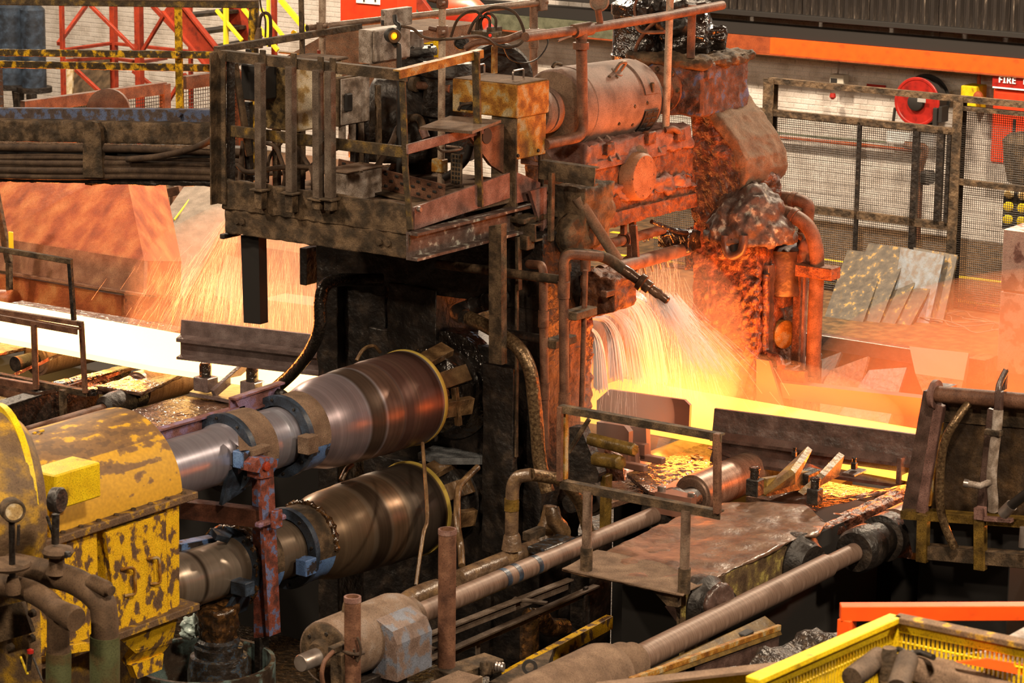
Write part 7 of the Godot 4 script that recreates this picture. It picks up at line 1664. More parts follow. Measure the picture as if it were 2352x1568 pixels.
# ---------------------------------------------------------------- bridge with cables at the upper left
func bridge() -> void:
	var t := thing("cable_bridge", "dusty gantry bridge from the left carrying cables, with a worn blue upper beam", "gantry")
	part(t, "blue_beam", slab_on(Shape.new(), [Vector3(-4.185, 3.452, 1.1), Vector3(-1.558, 3.676, 1.1), Vector3(-1.56, 3.566, 1.1), Vector3(-4.189, 3.356, 1.1)], 0.12), M.bluebeam)
	part(t, "main_beam", slab_on(Shape.new(), [Vector3(-4.086, 3.379, 1.2), Vector3(-1.472, 3.586, 1.2), Vector3(-1.475, 3.422, 1.2), Vector3(-4.093, 3.208, 1.2)], 0.2).caked(0.09, 0.008, 8.0, 3), M.grime)
	part(t, "soffit", slab_on(Shape.new(), [Vector3(-4.199, 3.123, 1.1), Vector3(-1.398, 3.363, 1.1), Vector3(-1.401, 3.11, 1.1), Vector3(-4.211, 2.863, 1.1)], 0.4), M.black)
	part(t, "bottom_plate", slab_on(Shape.new(), [Vector3(-4.086, 2.904, 1.22), Vector3(-1.389, 3.144, 1.22), Vector3(-1.389, 3.109, 1.22), Vector3(-4.087, 2.872, 1.22)], 0.5).caked(0.08, 0.01, 10.0, 4), M.dark)
	part(t, "edge_clip", Shape.new().profile(Vector3(-4.063, 3.195, 1.23), Vector3(-1.449, 3.408, 1.23), rect(0.03, 0.02)).caked(0.02, 0.006, 30.0, 4), M.dust)
	var strap := [Vector3(-2.82, 3.431, 1.28), Vector3(-2.791, 3.475, 1.28), Vector3(-2.725, 3.502, 1.28), Vector3(-2.661, 3.494, 1.28), Vector3(-2.63, 3.448, 1.28), Vector3(-2.613, 3.059, 1.28), Vector3(-2.832, 3.039, 1.28)]
	part(t, "strap_plate", Shape.new().prism(in_plane(strap, Vector3.RIGHT, Vector3.UP), Vector3(0, 0, 1.28), Vector3.RIGHT, Vector3.UP, Vector3(0, 0, -0.04)), M.grime, "round-topped strap plate")
	var ys := [[980, 1005, 17], [1058, 1062, 10], [1082, 1090, 14], [1108, 1112, 10], [1130, 1140, 16], [1152, 1158, 11], [1172, 1180, 13], [1045, 1078, 8], [1120, 1130, 9]]
	var k := 0
	for e in [[Vector3(-4.065, 3.162, 1.23), Vector3(-3.117, 3.242, 1.24), Vector3(-2.231, 3.323, 1.23), Vector3(-1.191, 3.391, 1.2)], [Vector3(-4.069, 3.064, 1.23), Vector3(-3.119, 3.166, 1.24), Vector3(-2.233, 3.242, 1.23), Vector3(-1.191, 3.324, 1.2)], [Vector3(-4.07, 3.033, 1.23), Vector3(-3.121, 3.117, 1.24), Vector3(-2.234, 3.211, 1.23), Vector3(-1.192, 3.292, 1.2)], [Vector3(-4.072, 3.001, 1.23), Vector3(-3.121, 3.105, 1.24), Vector3(-2.234, 3.182, 1.23), Vector3(-1.192, 3.266, 1.2)], [Vector3(-4.073, 2.973, 1.23), Vector3(-3.123, 3.058, 1.24), Vector3(-2.235, 3.152, 1.23), Vector3(-1.193, 3.234, 1.2)], [Vector3(-4.074, 2.945, 1.23), Vector3(-3.123, 3.051, 1.24), Vector3(-2.236, 3.128, 1.23), Vector3(-1.193, 3.213, 1.2)], [Vector3(-4.075, 2.92, 1.23), Vector3(-3.124, 3.007, 1.24), Vector3(-2.236, 3.103, 1.23), Vector3(-1.193, 3.187, 1.2)], [Vector3(-4.068, 3.08, 1.23), Vector3(-3.118, 3.182, 1.24), Vector3(-2.233, 3.24, 1.23), Vector3(-1.192, 3.306, 1.2)], [Vector3(-4.072, 2.983, 1.23), Vector3(-3.122, 3.068, 1.24), Vector3(-2.235, 3.162, 1.23), Vector3(-1.192, 3.243, 1.2)]]:
		single("bridge_cable", Shape.new().tube(smooth(e, 8), [0.034, 0.02, 0.028, 0.02, 0.032, 0.022, 0.026, 0.016, 0.018][k], 10), M.cable, ["thick cable along the bridge, topmost of the bundle", "thin cable second from the top of the bridge bundle", "cable third from the top of the bridge bundle", "thin cable at the middle of the bridge bundle", "thick cable below the middle of the bridge bundle", "thin cable second from the bottom of the bridge bundle", "cable lowest in the bridge bundle", "thin cable just under the dark gap of the bridge bundle", "thin cable crossing the middle of the bridge bundle"][k], "cable", "cables on the bridge")
		k += 1
	single("bridge_cable", Shape.new().tube(smooth([Vector3(-2.346, 3.234, 1.28), Vector3(-2.01, 3.291, 1.3), Vector3(-1.68, 3.379, 1.32), Vector3(-1.322, 3.493, 1.5), Vector3(-0.932, 3.645, 1.8), Vector3(-0.873, 3.712, 1.85)], 8), 0.026, 10), M.cable, "cable leaving the bridge bundle and rising to the platform's corner post", "cable", "cables on the bridge")
	var r := thing("bridge_railing", "worn yellow-black railing along the upper left bridge", "railing")
	for e in [[Vector3(-4.32, 3.896, 0.95), Vector3(-1.685, 4.079, 0.95), 50.0], [Vector3(-4.685, 3.737, 0.6), Vector3(-1.991, 3.919, 0.6), 52.0]]:
		part(r, "rail", Shape.new().bar(e[0], e[1], 0.02, e[2] * 0.001135).caked(0.06, 0.003, 20.0, 5), M.handrail)
	part(r, "top_rail", Shape.new().bar(Vector3(-3.529, 4.43, 1.7), Vector3(-0.643, 4.601, 1.7), 0.04, 0.055), M.handdark)
	part(r, "top_cap", Shape.new().bar(Vector3(-2.376, 4.52, 1.7), Vector3(-0.643, 4.628, 1.7), 0.05, 0.01), M.dust)
	part(r, "post", Shape.new().bar(Vector3(-2.129, 4.544, 0.9), Vector3(-2.127, 3.597, 0.9), 0.02, 0.072, Vector3.RIGHT), M.yellowworn)
	part(r, "bolt", Shape.new().hex(Vector3(-2.059, 4.058, 0.97), Vector3.BACK, 0.018, 0.03), M.handrail)
	part(r, "bolt", Shape.new().hex(Vector3(-1.929, 3.608, 1.11), Vector3.BACK, 0.02, 0.03), M.bluebeam)
	part(r, "end_post", Shape.new().bar(Vector3(-4.435, 3.751, 0.6), Vector3(-4.426, 3.073, 0.6), 0.05, 0.05, Vector3.BACK), M.dark)
	# mesh guards behind the bridge
	var xg := -3.2
	for e in [[Vector3(-4.6, 3.326, 0.166), Vector3(-4.6, 3.311, -1.663), "sloping wire mesh guard behind the bridge, left of the yellow post"], [Vector3(-2.9, 3.664, -0.015), Vector3(-2.9, 3.662, -0.714), "wire mesh guard behind the bridge between the yellow post and the platform"]]:
		var w := thing("mesh_guard", e[2], "mesh guard", "mesh guards behind the bridge")
		part(w, "top_rail", Shape.new().bar(e[0], e[1], 0.06, 0.11), M.ruddy)
		part(w, "end_post", Shape.new().bar(e[1] + Vector3(0, 0.04, 0), Vector3(e[1].x, 2.95, e[1].z), 0.07, 0.09, Vector3.BACK), M.ruddy)
		part(w, "bearer", Shape.new().bar(Vector3(e[1].x, 3.0, e[1].z), Vector3(e[1].x, 3.0, 1.15), 0.08, 0.1), M.ruddy)
		stuff(part(w, "wire_mesh", mesh_panel(e[0] - Vector3(0, 0.55, 0), e[1] - Vector3(0, 0.55, 0), e[0] - Vector3(0, 0.05, 0), 0.03, 0.006), M.dark))
	single("round_hub", Shape.new().lathe(Vector3(-4.2, 3.267, -0.477), Vector3(0.5, 0, 0.8), [[-0.1, 0], [-0.1, 0.18], [0.0, 0.19], [0.03, 0.12], [0.03, 0]], 24), M.ruddy, "half-hidden round hub behind the bridge's blue beam", "hub")



# ---------------------------------------------------------------- pipes and hoses at the near housing
func pipework() -> void:
	single("braided_hose", Shape.new().tube(smooth([Vector3(-0.213, 2.449, 0.75), Vector3(-0.32, 2.459, 0.9), Vector3(-0.359, 2.486, 1.1), Vector3(-0.372, 2.464, 1.25), Vector3(-0.381, 2.348, 1.3), Vector3(-0.388, 2.157, 1.3), Vector3(-0.548, 1.949, 1.2), Vector3(-0.885, 1.68, 1), Vector3(-1.244, 1.449, 0.8)], 9), 0.05, 16), M.wethose, "black wet braided hose curving down to the left of the upper spindle", "hose")
	single("braided_hose", Shape.new().tube(smooth([Vector3(0.714, 2.324, 0.95), Vector3(0.896, 2.302, 1), Vector3(1.115, 2.254, 1.05), Vector3(1.306, 2.192, 1.1), Vector3(1.411, 2.045, 1.1), Vector3(1.453, 1.835, 1.1), Vector3(1.482, 1.622, 1.1), Vector3(1.511, 1.366, 1.1), Vector3(1.585, 1.148, 1.1)], 9), 0.052, 16), M.braid, "thick bronze braided hose arching down the right of the spindles", "hose")
	var el := thing("hose_elbow", "dark pipe elbow with two bands feeding the bronze braided hose", "pipe fitting")
	part(el, "elbow", Shape.new().tube(bent([Vector3(0.821, 2.426, 0.75), Vector3(0.619, 2.341, 0.8), Vector3(0.628, 2.34, 0.95), Vector3(0.751, 2.327, 1)], 0.07), 0.062, 16), M.dark)
	for e in [[Vector3(0.776, 2.408, 0.76), Vector3(0.749, 2.396, 0.76)], [Vector3(0.678, 2.367, 0.79), Vector3(0.651, 2.355, 0.79)]]:
		part(el, "band", Shape.new().tube(PackedVector3Array(e), 0.068, 16), M.wetblack)
	part(el, "flange", Shape.new().lathe(Vector3(0.8, 2.418, 0.72), Vector3(0, 0, -1), [[0, 0], [0, 0.08], [0.15, 0.08], [0.15, 0]], 20), M.dark)
	# standing pipes
	var st := [[[Vector3(1.416, 2.794, 0.95), Vector3(1.423, 2.398, 0.95), Vector3(1.442, 1.858, 0.95), Vector3(1.453, 1.422, 0.95)], 0.045, "brown standpipe with joints at the near housing, left of two"], [[Vector3(1.658, 2.924, 1.05), Vector3(1.663, 2.66, 1.05), Vector3(1.686, 1.839, 1.05)], 0.05, "orange-lit standpipe at the near housing's edge, right of two"]]
	for e in st:
		var t := thing("standpipe", e[2], "pipe", "standpipes at the near housing")
		part(t, "pipe", Shape.new().tube(bent(([Vector3(1.185, 2.753, 0.8)] if e[1] < 0.05 else [Vector3(1.823, 2.885, 0.8)]) + e[0], 0.08), e[1] * 0.72, 16), M.ruddy)
		for k in [1, 2]:
			part(t, "joint", Shape.new().tube(PackedVector3Array([e[0][k] + Vector3(0, 0.06, 0), e[0][k] - Vector3(0, 0.06, 0)]), e[1] * 0.9, 16), M.ruddy)
		part(t, "clip", Shape.new().span(e[0][1] + Vector3(-0.02, -0.22, -0.02), e[0][1] + Vector3(0.1, -0.16, -0.3)), M.grime)
	single("cross_pipe", Shape.new().tube(PackedVector3Array([Vector3(0.384, 2.662, 0.85), Vector3(1.61, 2.719, 1)]), 0.034, 14), M.grime, "dusty horizontal pipe behind the hanging angle plate", "pipe")
	single("cross_pipe", Shape.new().tube(PackedVector3Array([Vector3(0.992, 2.204, 0.8), Vector3(1.431, 2.239, 0.93)]), 0.034, 14), M.dark, "short dark horizontal pipe joining the left standpipe lower down", "pipe")
	single("thin_rod", Shape.new().tube(PackedVector3Array([Vector3(1.716, 2.781, 0.85), Vector3(1.704, 1.757, 0.85)]), 0.02, 12), M.ruddy, "slim brown pipe beside the guide bracket at the near housing", "pipe")
	single("wall_edge", Shape.new().bar(Vector3(1.021, 2.872, 0.72), Vector3(1.038, 1.24, 0.72), 0.02, 0.03, Vector3.BACK), M.grime, "thin vertical steel edge strip behind the bronze hose", "strip")
	single("cover_sheet", Shape.new().span(Vector3(0.744, 1.927, 0.75), Vector3(1.021, 0.457, 0.68)).caked(0.1, 0.01, 5.0, 8), M.dark, "dark oily cover sheet left of the bronze hose", "cover plate")
	single("lower_stud", Shape.new().lathe(Vector3(1.636, 0.816, 1.2), Vector3(0.1, 1, -0.1), [[-0.1, 0], [-0.1, 0.075], [0.02, 0.08], [0.05, 0.06], [0.1, 0.075], [0.14, 0.06], [0.26, 0.05], [0.26, 0]], 20), M.boxgrease, "greasy lower fitting of the bronze hose", "hose fitting")
	# spray pipes
	var w := thing("wash_pipe", "dusty cooling pipe with an elbow, coupling rings and an open nozzle spraying the strip", "pipe")
	part(w, "pipe", Shape.new().tube(bent([Vector3(1.337, 2.575, 0.55), Vector3(1.332, 2.816, 0.55), Vector3(1.515, 2.787, 0.35), Vector3(1.561, 2.735, 0.25), Vector3(1.617, 2.676, 0.2)], 0.06), 0.042, 16), M.grime)
	part(w, "elbow_sleeve", Shape.new().tube(PackedVector3Array([Vector3(1.333, 2.743, 0.55), Vector3(1.335, 2.68, 0.55)]), 0.05, 16), M.grime)
	part(w, "branch", Shape.new().tube(PackedVector3Array([Vector3(1.431, 2.777, 0.42), Vector3(1.434, 2.672, 0.42)]), 0.038, 14), M.ruddy)
	var na := Vector3(1.61, 2.681, 0.2)
	var nd := (Vector3(1.769, 2.579, 0.15) - na).normalized()
	part(w, "nozzle", Shape.new().lathe(na, nd, [[0, 0], [0, 0.04], [0.08, 0.045], [0.1, 0.04], [0.15, 0.04], [0.16, 0.065], [0.2, 0.07], [0.21, 0.05], [0.26, 0.05], [0.27, 0.035], [0.34, 0.04], [0.36, 0.03], [0.42, 0.032], [0.43, 0.02], [0.43, 0]], 22), M.nozzle)
	single("stay_pipe", Shape.new().tube(PackedVector3Array([Vector3(1.268, 3.192, 0.3), Vector3(1.514, 2.711, 0.1)]), 0.042, 14), M.dust, "dusty slanting pipe running down in front of the crossbeam", "pipe")
	var sp := [[[Vector3(0.99, 2.678, -0.2), Vector3(0.884, 2.637, -1.1), Vector3(0.846, 2.628, -1.6)], 0.04, "upper spray header pipe under the crossbeam with clamp rings"], [[Vector3(1.159, 2.53, -0.2), Vector3(1.105, 2.507, -0.8), Vector3(0.838, 2.406, -2)], 0.055, "lower spray header pipe with nozzles under the crossbeam"]]
	for e in sp:
		var t := thing("spray_header", e[2], "spray pipe", "spray headers")
		part(t, "pipe", Shape.new().tube(PackedVector3Array(e[0]), e[1], 16), M.ruddy)
		var d: Vector3 = (e[0][2] - e[0][0]).normalized()
		for u in [0.05, 0.5] if e[1] < 0.05 else [0.33]:
			part(t, "clamp_ring", Shape.new().lathe(e[0][0].lerp(e[0][2], u), d, [[0, e[1]], [0, e[1] + 0.02], [0.04, e[1] + 0.02], [0.04, e[1]]], 20), M.ruddy)
			part(t, "clamp_lug", Shape.new().box(e[0][0].lerp(e[0][2], u) + Vector3(0, e[1] + 0.05, 0), Vector3(0.05, 0.1, 0.04)), M.ruddy)
		if e[1] > 0.05:
			for k in 8:
				part(t, "nozzle", Shape.new().lathe(e[0][0].lerp(e[0][2], 0.1 + k * 0.09) - Vector3(-0.02, 0.05, 0), Vector3(0.3, -1, 0), [[0, 0], [0, 0.016], [0.05, 0.012], [0.05, 0]], 10), M.steel)
		part(t, "hanger", Shape.new().bar(e[0][1], e[0][1] + Vector3(-0.02, 0.3, 0.02), 0.06, 0.03, Vector3.BACK), M.ruddy)
	single("copper_pipe", Shape.new().tube(smooth([Vector3(0.988, 2.764, -1.2), Vector3(1.008, 2.687, -1.4), Vector3(0.992, 2.622, -1.6), Vector3(0.956, 2.583, -1.8)], 6), 0.018, 10), M.wetblack, "thin wet pipe bending beside the upper spray header", "pipe")
	var ch := thing("valve_cluster", "wet black valve and chain between the spray headers", "valve")
	part(ch, "body", Shape.new().box(Vector3(0.793, 2.49, -1.95), Vector3(0.3, 0.14, 0.2)).caked(0.04, 0.02, 8.0, 2), M.wetblack)
	part(ch, "stem", Shape.new().tube(bent([Vector3(0.834, 2.569, -1.6), Vector3(0.882, 2.59, -1.65), Vector3(0.88, 2.502, -1.7)], 0.04), 0.02), M.wetblack)
	for k in 6:
		part(ch, "chain_link", Shape.new().lathe(Vector3(0.769, 2.549, -1.45) + Vector3(0.015 * k, 0.012 * k, -0.03 * k), Vector3(1, k % 2, 0.3), [[-0.004, 0.008], [-0.004, 0.016], [0.004, 0.016], [0.004, 0.008], [-0.004, 0.008]], 10), M.steel)
	# pipes beside the far housing
	var rp := [[[Vector3(1.226, 2.772, -2.75), Vector3(1.385, 2.784, -2.75), Vector3(1.532, 2.753, -2.75), Vector3(1.543, 2.648, -2.75), Vector3(1.517, 2.469, -2.75), Vector3(1.518, 2.114, -2.75)], 0.055, "rear bent pipe at the right of the far housing"], [[Vector3(1.439, 2.714, -2.45), Vector3(1.557, 2.709, -2.45), Vector3(1.704, 2.639, -2.45), Vector3(1.78, 2.52, -2.45), Vector3(1.813, 2.338, -2.45), Vector3(1.814, 1.848, -2.45), Vector3(1.813, 1.388, -2.45)], 0.062, "orange-lit bent pipe curving down at the right of the far housing"]]
	for e in rp:
		var t := thing("return_pipe", e[2], "pipe", "bent pipes beside the far housing")
		part(t, "pipe", Shape.new().tube(smooth(e[0], 8), e[1], 16), M.ruddy)
		part(t, "sleeve", Shape.new().tube(PackedVector3Array([e[0][1], e[0][1].lerp(e[0][2], 0.25)]), e[1] + 0.012, 16), M.ruddy)
		if e[1] > 0.06:
			part(t, "bracket", Shape.new().box(Vector3(1.823, 2.27, -2.45), Vector3(0.34, 0.1, 0.16)), M.rust)
	var fs := thing("valve_stand", "rust-red steel stand with a shelf, upper valve and ragged cloth beside the far housing", "stand")
	part(fs, "upright", Shape.new().span(Vector3(1.517, 2.25, -2.6), Vector3(1.585, 1.363, -2.72)), M.rust)
	part(fs, "upright_edge", Shape.new().span(Vector3(1.631, 2.254, -2.55), Vector3(1.658, 1.384, -2.6)), M.pinkrust)
	part(fs, "shelf", Shape.new().span(Vector3(1.385, 2.001, -2.5), Vector3(1.485, 1.905, -2.8)), M.rust)
	part(fs, "top_plate", Shape.new().span(Vector3(1.38, 2.258, -2.55), Vector3(1.435, 2.161, -2.8)), M.grime)
	part(fs, "drum", Shape.new().lathe(Vector3(1.382, 2, -2.68), Vector3.UP, [[0, 0], [0, 0.2], [0.04, 0.21], [0.2, 0.19], [0.38, 0.2], [0.4, 0.16], [0.4, 0]], 24), M.guide)
	part(fs, "valve_arm", Shape.new().tube(bent([Vector3(1.441, 2.505, -2.6), Vector3(1.599, 2.512, -2.6), Vector3(1.614, 2.303, -2.6)], 0.05), 0.03), M.rust)
	part(fs, "cloth", slab_on(Shape.new(), [Vector3(1.609, 2.474, -2.55), Vector3(1.682, 2.49, -2.5), Vector3(1.748, 2.299, -2.5), Vector3(1.503, 2.277, -2.6)], 0.03).caked(0.03, 0.05, 7.0, 8), M.hotmetal)
	part(fs, "lower_motor", Shape.new().lathe(Vector3(1.38, 1.668, -2.6), Vector3(0.9, 0, 0.3), [[-0.2, 0], [-0.2, 0.12], [0.1, 0.12], [0.12, 0.08], [0.12, 0]], 20), M.boxrust)
	part(fs, "rear_upright", Shape.new().span(Vector3(1.23, 1.836, -2.9), Vector3(1.281, 1.316, -3)), M.dark)
	part(fs, "foot", Shape.new().span(Vector3(1.477, 1.419, -2.4), Vector3(1.654, 1.315, -2.9) * Vector3(1, 0, 1) + Vector3(0, -1, 0)), M.rust)
	single("drain_pipe", Shape.new().tube(smooth([Vector3(1.425, 2.22, -2.3), Vector3(1.429, 1.939, -2.3), Vector3(1.434, 1.609, -2.3), Vector3(1.488, 1.55, -2.28), Vector3(1.598, 1.535, -2.25), Vector3(1.655, 1.482, -2.2)], 6), 0.035, 12), M.crust, "thin drain pipe running down the far housing's dark edge", "pipe")
	single("splash_plate", slab_on(Shape.new(), [Vector3(1.444, 1.532, -2.15), Vector3(1.563, 1.531, -2.15), Vector3(1.738, 1.08, -2.15), Vector3(1.461, 1.072, -2.15)], 0.03), M.hotmetal, "orange-lit tapered splash plate standing behind the strip", "plate")
	single("skirt_rail", Shape.new().bar(Vector3(1.535, 1.393, -2.3), Vector3(1.837, 1.408, -2.3), 0.06, 0.1), M.rust, "orange-lit short rail behind the yellow-hot strip", "rail")
	single("far_side_guide", slab_on(Shape.new(), [Vector3(1.647, 1.351, -2.2), Vector3(2.967, 1.416, -2.2), Vector3(2.975, 1.252, -2.2), Vector3(1.678, 1.226, -2.2)], 0.12), M.hotmetal, "low guide wall behind the yellow-hot strip, glowing orange", "guide wall")
	# pipes low at the centre
	var tp := thing("water_main", "greasy thick water pipe with a tee, an elbow riser and a brass union, low at the centre", "pipe")
	part(tp, "main", Shape.new().tube(PackedVector3Array([Vector3(1.75, 0.855, 2.428), Vector3(1.75, 0.853, 1.495)]), 0.062, 18), M.greasypipe)
	part(tp, "end_cap", Shape.new().lathe(Vector3(1.75, 0.853, 1.495), Vector3.FORWARD, [[0, 0.062], [0.03, 0.055], [0.05, 0.0]], 18), M.greasypipe)
	part(tp, "curved_end", Shape.new().tube(smooth([Vector3(1.75, 0.849, 2.679), Vector3(1.75, 0.856, 2.826), Vector3(1.75, 0.849, 3.008), Vector3(1.75, 0.799, 3.164)], 7), 0.066, 18), M.greasypipe)
	part(tp, "riser", Shape.new().tube(bent([Vector3(1.77, 0.864, 1.821), Vector3(1.77, 1.191, 1.821), Vector3(1.77, 1.45, 1.816), Vector3(1.9, 1.482, 1.774)], 0.12, 8), 0.048, 18), M.greasypipe)
	part(tp, "riser_foot", Shape.new().lathe(Vector3(1.77, 0.919, 1.815), Vector3.UP, [[0, 0], [0, 0.075], [0.1, 0.06], [0.12, 0.05], [0.12, 0]], 20), M.greasypipe)
	part(tp, "union", Shape.new().lathe(Vector3(1.77, 1.211, 1.823), Vector3.UP, [[0, 0.04], [0, 0.058], [0.06, 0.058], [0.06, 0.04]], 6).lathe(Vector3(1.77, 1.267, 1.824), Vector3.UP, [[0, 0.04], [0, 0.052], [0.03, 0.052], [0.03, 0.04]], 18), M.grimeyellow)
	part(tp, "rope_lashing", Shape.new().tube(smooth([Vector3(1.85, 0.823, 1.881), Vector3(1.85, 0.818, 2.208), Vector3(1.85, 0.819, 2.577)], 6), 0.02, 8).caked(0.02, 0.012, 30.0, 3), M.steel)
	single("braided_hose", Shape.new().tube(smooth([Vector3(1.9, 1.482, 1.774), Vector3(1.95, 1.441, 1.636), Vector3(2, 1.399, 1.54), Vector3(2, 1.202, 1.311), Vector3(2, 0.962, 1.19), Vector3(2, 0.79, 1.116)], 8), 0.045, 16), M.braid, "short braided hose arching from the low elbow toward the walkway plate", "hose")
	var bx := thing("pipe_block", "small dark block with a ribbed elbow beside the low pipe tee", "pipe fitting")
	part(bx, "block", Shape.new().span(Vector3(1.95, 0.86, 1.664), Vector3(1.8, 0.913, 1.267)), M.bluegrease)
	part(bx, "plate", Shape.new().span(Vector3(1.673, 0.97, 1.55), Vector3(1.744, 0.902, 1.35)), M.grime)
	part(bx, "elbow", Shape.new().tube(smooth([Vector3(1.75, 1.102, 1.281), Vector3(1.78, 1.014, 1.295), Vector3(1.8, 0.939, 1.239), Vector3(1.8, 0.858, 1.209), Vector3(1.8, 0.787, 1.249)], 6), [0.05, 0.052, 0.055, 0.058, 0.056, 0.058, 0.06, 0.062, 0.058, 0.062, 0.062, 0.064, 0.06, 0.064, 0.064, 0.062, 0.056, 0.058, 0.05, 0.045, 0.04, 0.03, 0.02, 0.015, 0.01], 16), M.boxgrease)
	for e in [[[Vector3(0.75, 1.47, 1.515), Vector3(1.2, 1.136, 2.056), Vector3(1.3, 1.038, 2.239), Vector3(1.4, 0.746, 2.452)], 0.014, "thin greasy cable hanging from the upper spindle's coupling end"], [[Vector3(0.9, 1.205, 1.03), Vector3(0.95, 1.167, 1.257), Vector3(1, 1.125, 1.412), Vector3(1.15, 0.944, 1.621), Vector3(1.2, 0.797, 1.647), Vector3(1.3, 0.699, 1.77)], 0.026, "bent greasy hose hanging at the right of the lower spindle"], [[Vector3(-0.1, 1.915, 1.216), Vector3(-0.1, 1.986, 1.131), Vector3(-0.1, 1.992, 1.011), Vector3(-0.1, 1.927, 0.924)], 0.014, "black wet cable loop above the upper spindle"], [[Vector3(0.2, 1.155, 1.78), Vector3(0.2, 1.226, 1.714), Vector3(0.2, 1.243, 1.648)], 0.02, "short wet hose between the spindles"]]:
		single("hose", Shape.new().tube(smooth(e[0], 8), e[1], 10), M.boxgrease if e[1] > 0.013 else M.dark, e[2], "hose")
	var fr := thing("angle_trestle", "rusty angle-iron frame with cross ties beneath the drive shaft", "frame")
	part(fr, "rail", Shape.new().profile(Vector3(1.603, 0.5, 3.351), Vector3(1.717, 0.5, 1.02), angle_iron(0.06, 0.09, 0.012)), M.postgrey)
	part(fr, "rail", Shape.new().profile(Vector3(1.942, 0.5, 3.784), Vector3(1.955, 0.5, 1.034), angle_iron(0.06, 0.07, 0.012)), M.postgrey)
	for e in [[Vector3(1.626, 0.49, 2.88), Vector3(1.891, 0.49, 2.877)], [Vector3(1.669, 0.49, 1.642), Vector3(1.924, 0.49, 1.589)]]:
		part(fr, "tie", Shape.new().bar(e[0], e[1], 0.05, 0.02), M.postgrey)
	part(fr, "leg", Shape.new().span(Vector3(1.912, 0.479, 2.45), Vector3(1.923, 0.467, 2.4) * Vector3(1, 0, 1) + Vector3(0, -1, 0)), M.postgrey)
	part(fr, "leg", Shape.new().span(Vector3(1.97, 0.521, 1.2), Vector3(1.994, 0.512, 1.15) * Vector3(1, 0, 1) + Vector3(0, -1, 0)), M.dark)
	part(fr, "brace", Shape.new().bar(Vector3(1.567, 0.48, 3.306), Vector3(1.567, 0.48, 3.306)+Vector3(0, -1.4, 0.1), 0.05, 0.05, Vector3.BACK), M.dark)
	single("yellow_kerb", Shape.new().bar(Vector3(2.297, 0.3, 2.635), Vector3(2.199, 0.3, 1.184), 0.06, 0.1).bar(Vector3(2.099, 0.2, 1.757), Vector3(2.099, 0.2, 1.757)+Vector3(0, -1.2, 0), 0.06, 0.06, Vector3.BACK), M.chipped, "yellow-painted steel edge low beside the drive shafts", "kerb")
	single("low_elbow", Shape.new().tube(bent([Vector3(1.9, 0.428, 1.77), Vector3(1.9, 0.385, 1.606), Vector3(1.9, 0.304, 1.576), Vector3(1.9, 0.228, 1.325)], 0.08), 0.07, 16).tube(PackedVector3Array([Vector3(1.9, 0.428, 1.77), Vector3(1.9, 0.428, 1.77) * Vector3(1, 0, 1) + Vector3(0, -1, 0)]), 0.07, 16), M.grease, "dark pipe elbow deep below the frame", "pipe")
	var rr := RandomNumberGenerator.new()
	rr.seed = 31
	var sc := Shape.new()
	for j in 260:
		var p := Vector3(rr.randf_range(0.0, 2.2), rr.randf_range(-1.0, -0.86), rr.randf_range(0.7, 4.2))
		sc.box(p, Vector3(rr.randf_range(0.03, 0.25), rr.randf_range(0.02, 0.1), rr.randf_range(0.03, 0.25)), Basis.from_euler(Vector3(rr.randf() * 3, rr.randf() * 3, rr.randf() * 3)), 0.01)
	stuff(single("mill_debris", sc, M.grease, "greasy scale and scrap lying deep under the spindles", "debris"))
	single("oil_tray", Shape.new().prism(in_plane([Vector3(0.197, 1.16, 0.834), Vector3(0.121, 1.16, 0.364), Vector3(0.313, 1.16, 0.148), Vector3(0.679, 1.16, 0.657), Vector3(0.421, 1.16, 0.856)], Vector3.RIGHT, Vector3.BACK), Vector3(0, 1.16, 0), Vector3.RIGHT, Vector3.BACK, Vector3(0, -0.05, 0)), M.oilfilm, "wet shining ledge below the coupling of the upper spindle", "ledge")
	# standing tube stubs
	for e in [[Vector3(2.6, 1.672, 3.722), Vector3(2.6, 0.718, 3.73), 0.057, "tall rusty open-topped tube standing in front of the drive shaft"], [Vector3(2.75, 1.555, 4.879), Vector3(2.75, 1.013, 4.879), 0.05, "shorter rusty open-topped tube tied to the motor's front"]]:
		var t := thing("tube_stub", e[3], "tube", "open-topped tubes")
		part(t, "tube", Shape.new().lathe(Vector3(e[0].x, -1.0, e[0].z), Vector3.UP, [[0, 0], [0, e[2]], [e[0].y + 1.0, e[2]], [e[0].y + 1.0, e[2] - 0.012], [e[0].y + 0.85, e[2] - 0.012], [e[0].y + 0.85, 0]], 28), M.ruddy)
		part(t, "rim", Shape.new().lathe(e[0] - Vector3(0, 0.03, 0), Vector3.UP, [[0, e[2]], [0, e[2] + 0.003], [0.031, e[2] + 0.002], [0.031, e[2] - 0.01]], 28), M.pinkrust)
		if e[2] < 0.055:
			part(t, "tie_wire", Shape.new().tube(smooth([Vector3(2.7, 1.205, 4.897), Vector3(2.84, 1.236, 4.97), Vector3(2.75, 1.174, 4.774)], 5), 0.012, 8).tube(smooth([Vector3(2.82, 1.327, 4.921), Vector3(2.84, 1.253, 4.912), Vector3(2.82, 1.176, 4.922), Vector3(2.82, 1.261, 4.956)], 6), 0.008, 8), M.cable)
			part(t, "clamp_bar", Shape.new().bar(Vector3(2.66, 1.225, 4.974), Vector3(2.66, 1.225, 4.835), 0.05, 0.04).bar(Vector3(2.68, 1.202, 4.93), Vector3(2.68, 0.948, 4.919), 0.09, 0.05, Vector3.BACK), M.grime)
			part(t, "hanging_wire", Shape.new().tube(smooth([Vector3(2.7, 1.234, 5.001), Vector3(2.7, 1.196, 5.081), Vector3(2.7, 1.128, 5.11), Vector3(2.7, 1.057, 5.098)], 6), 0.014, 8), M.ruddy)
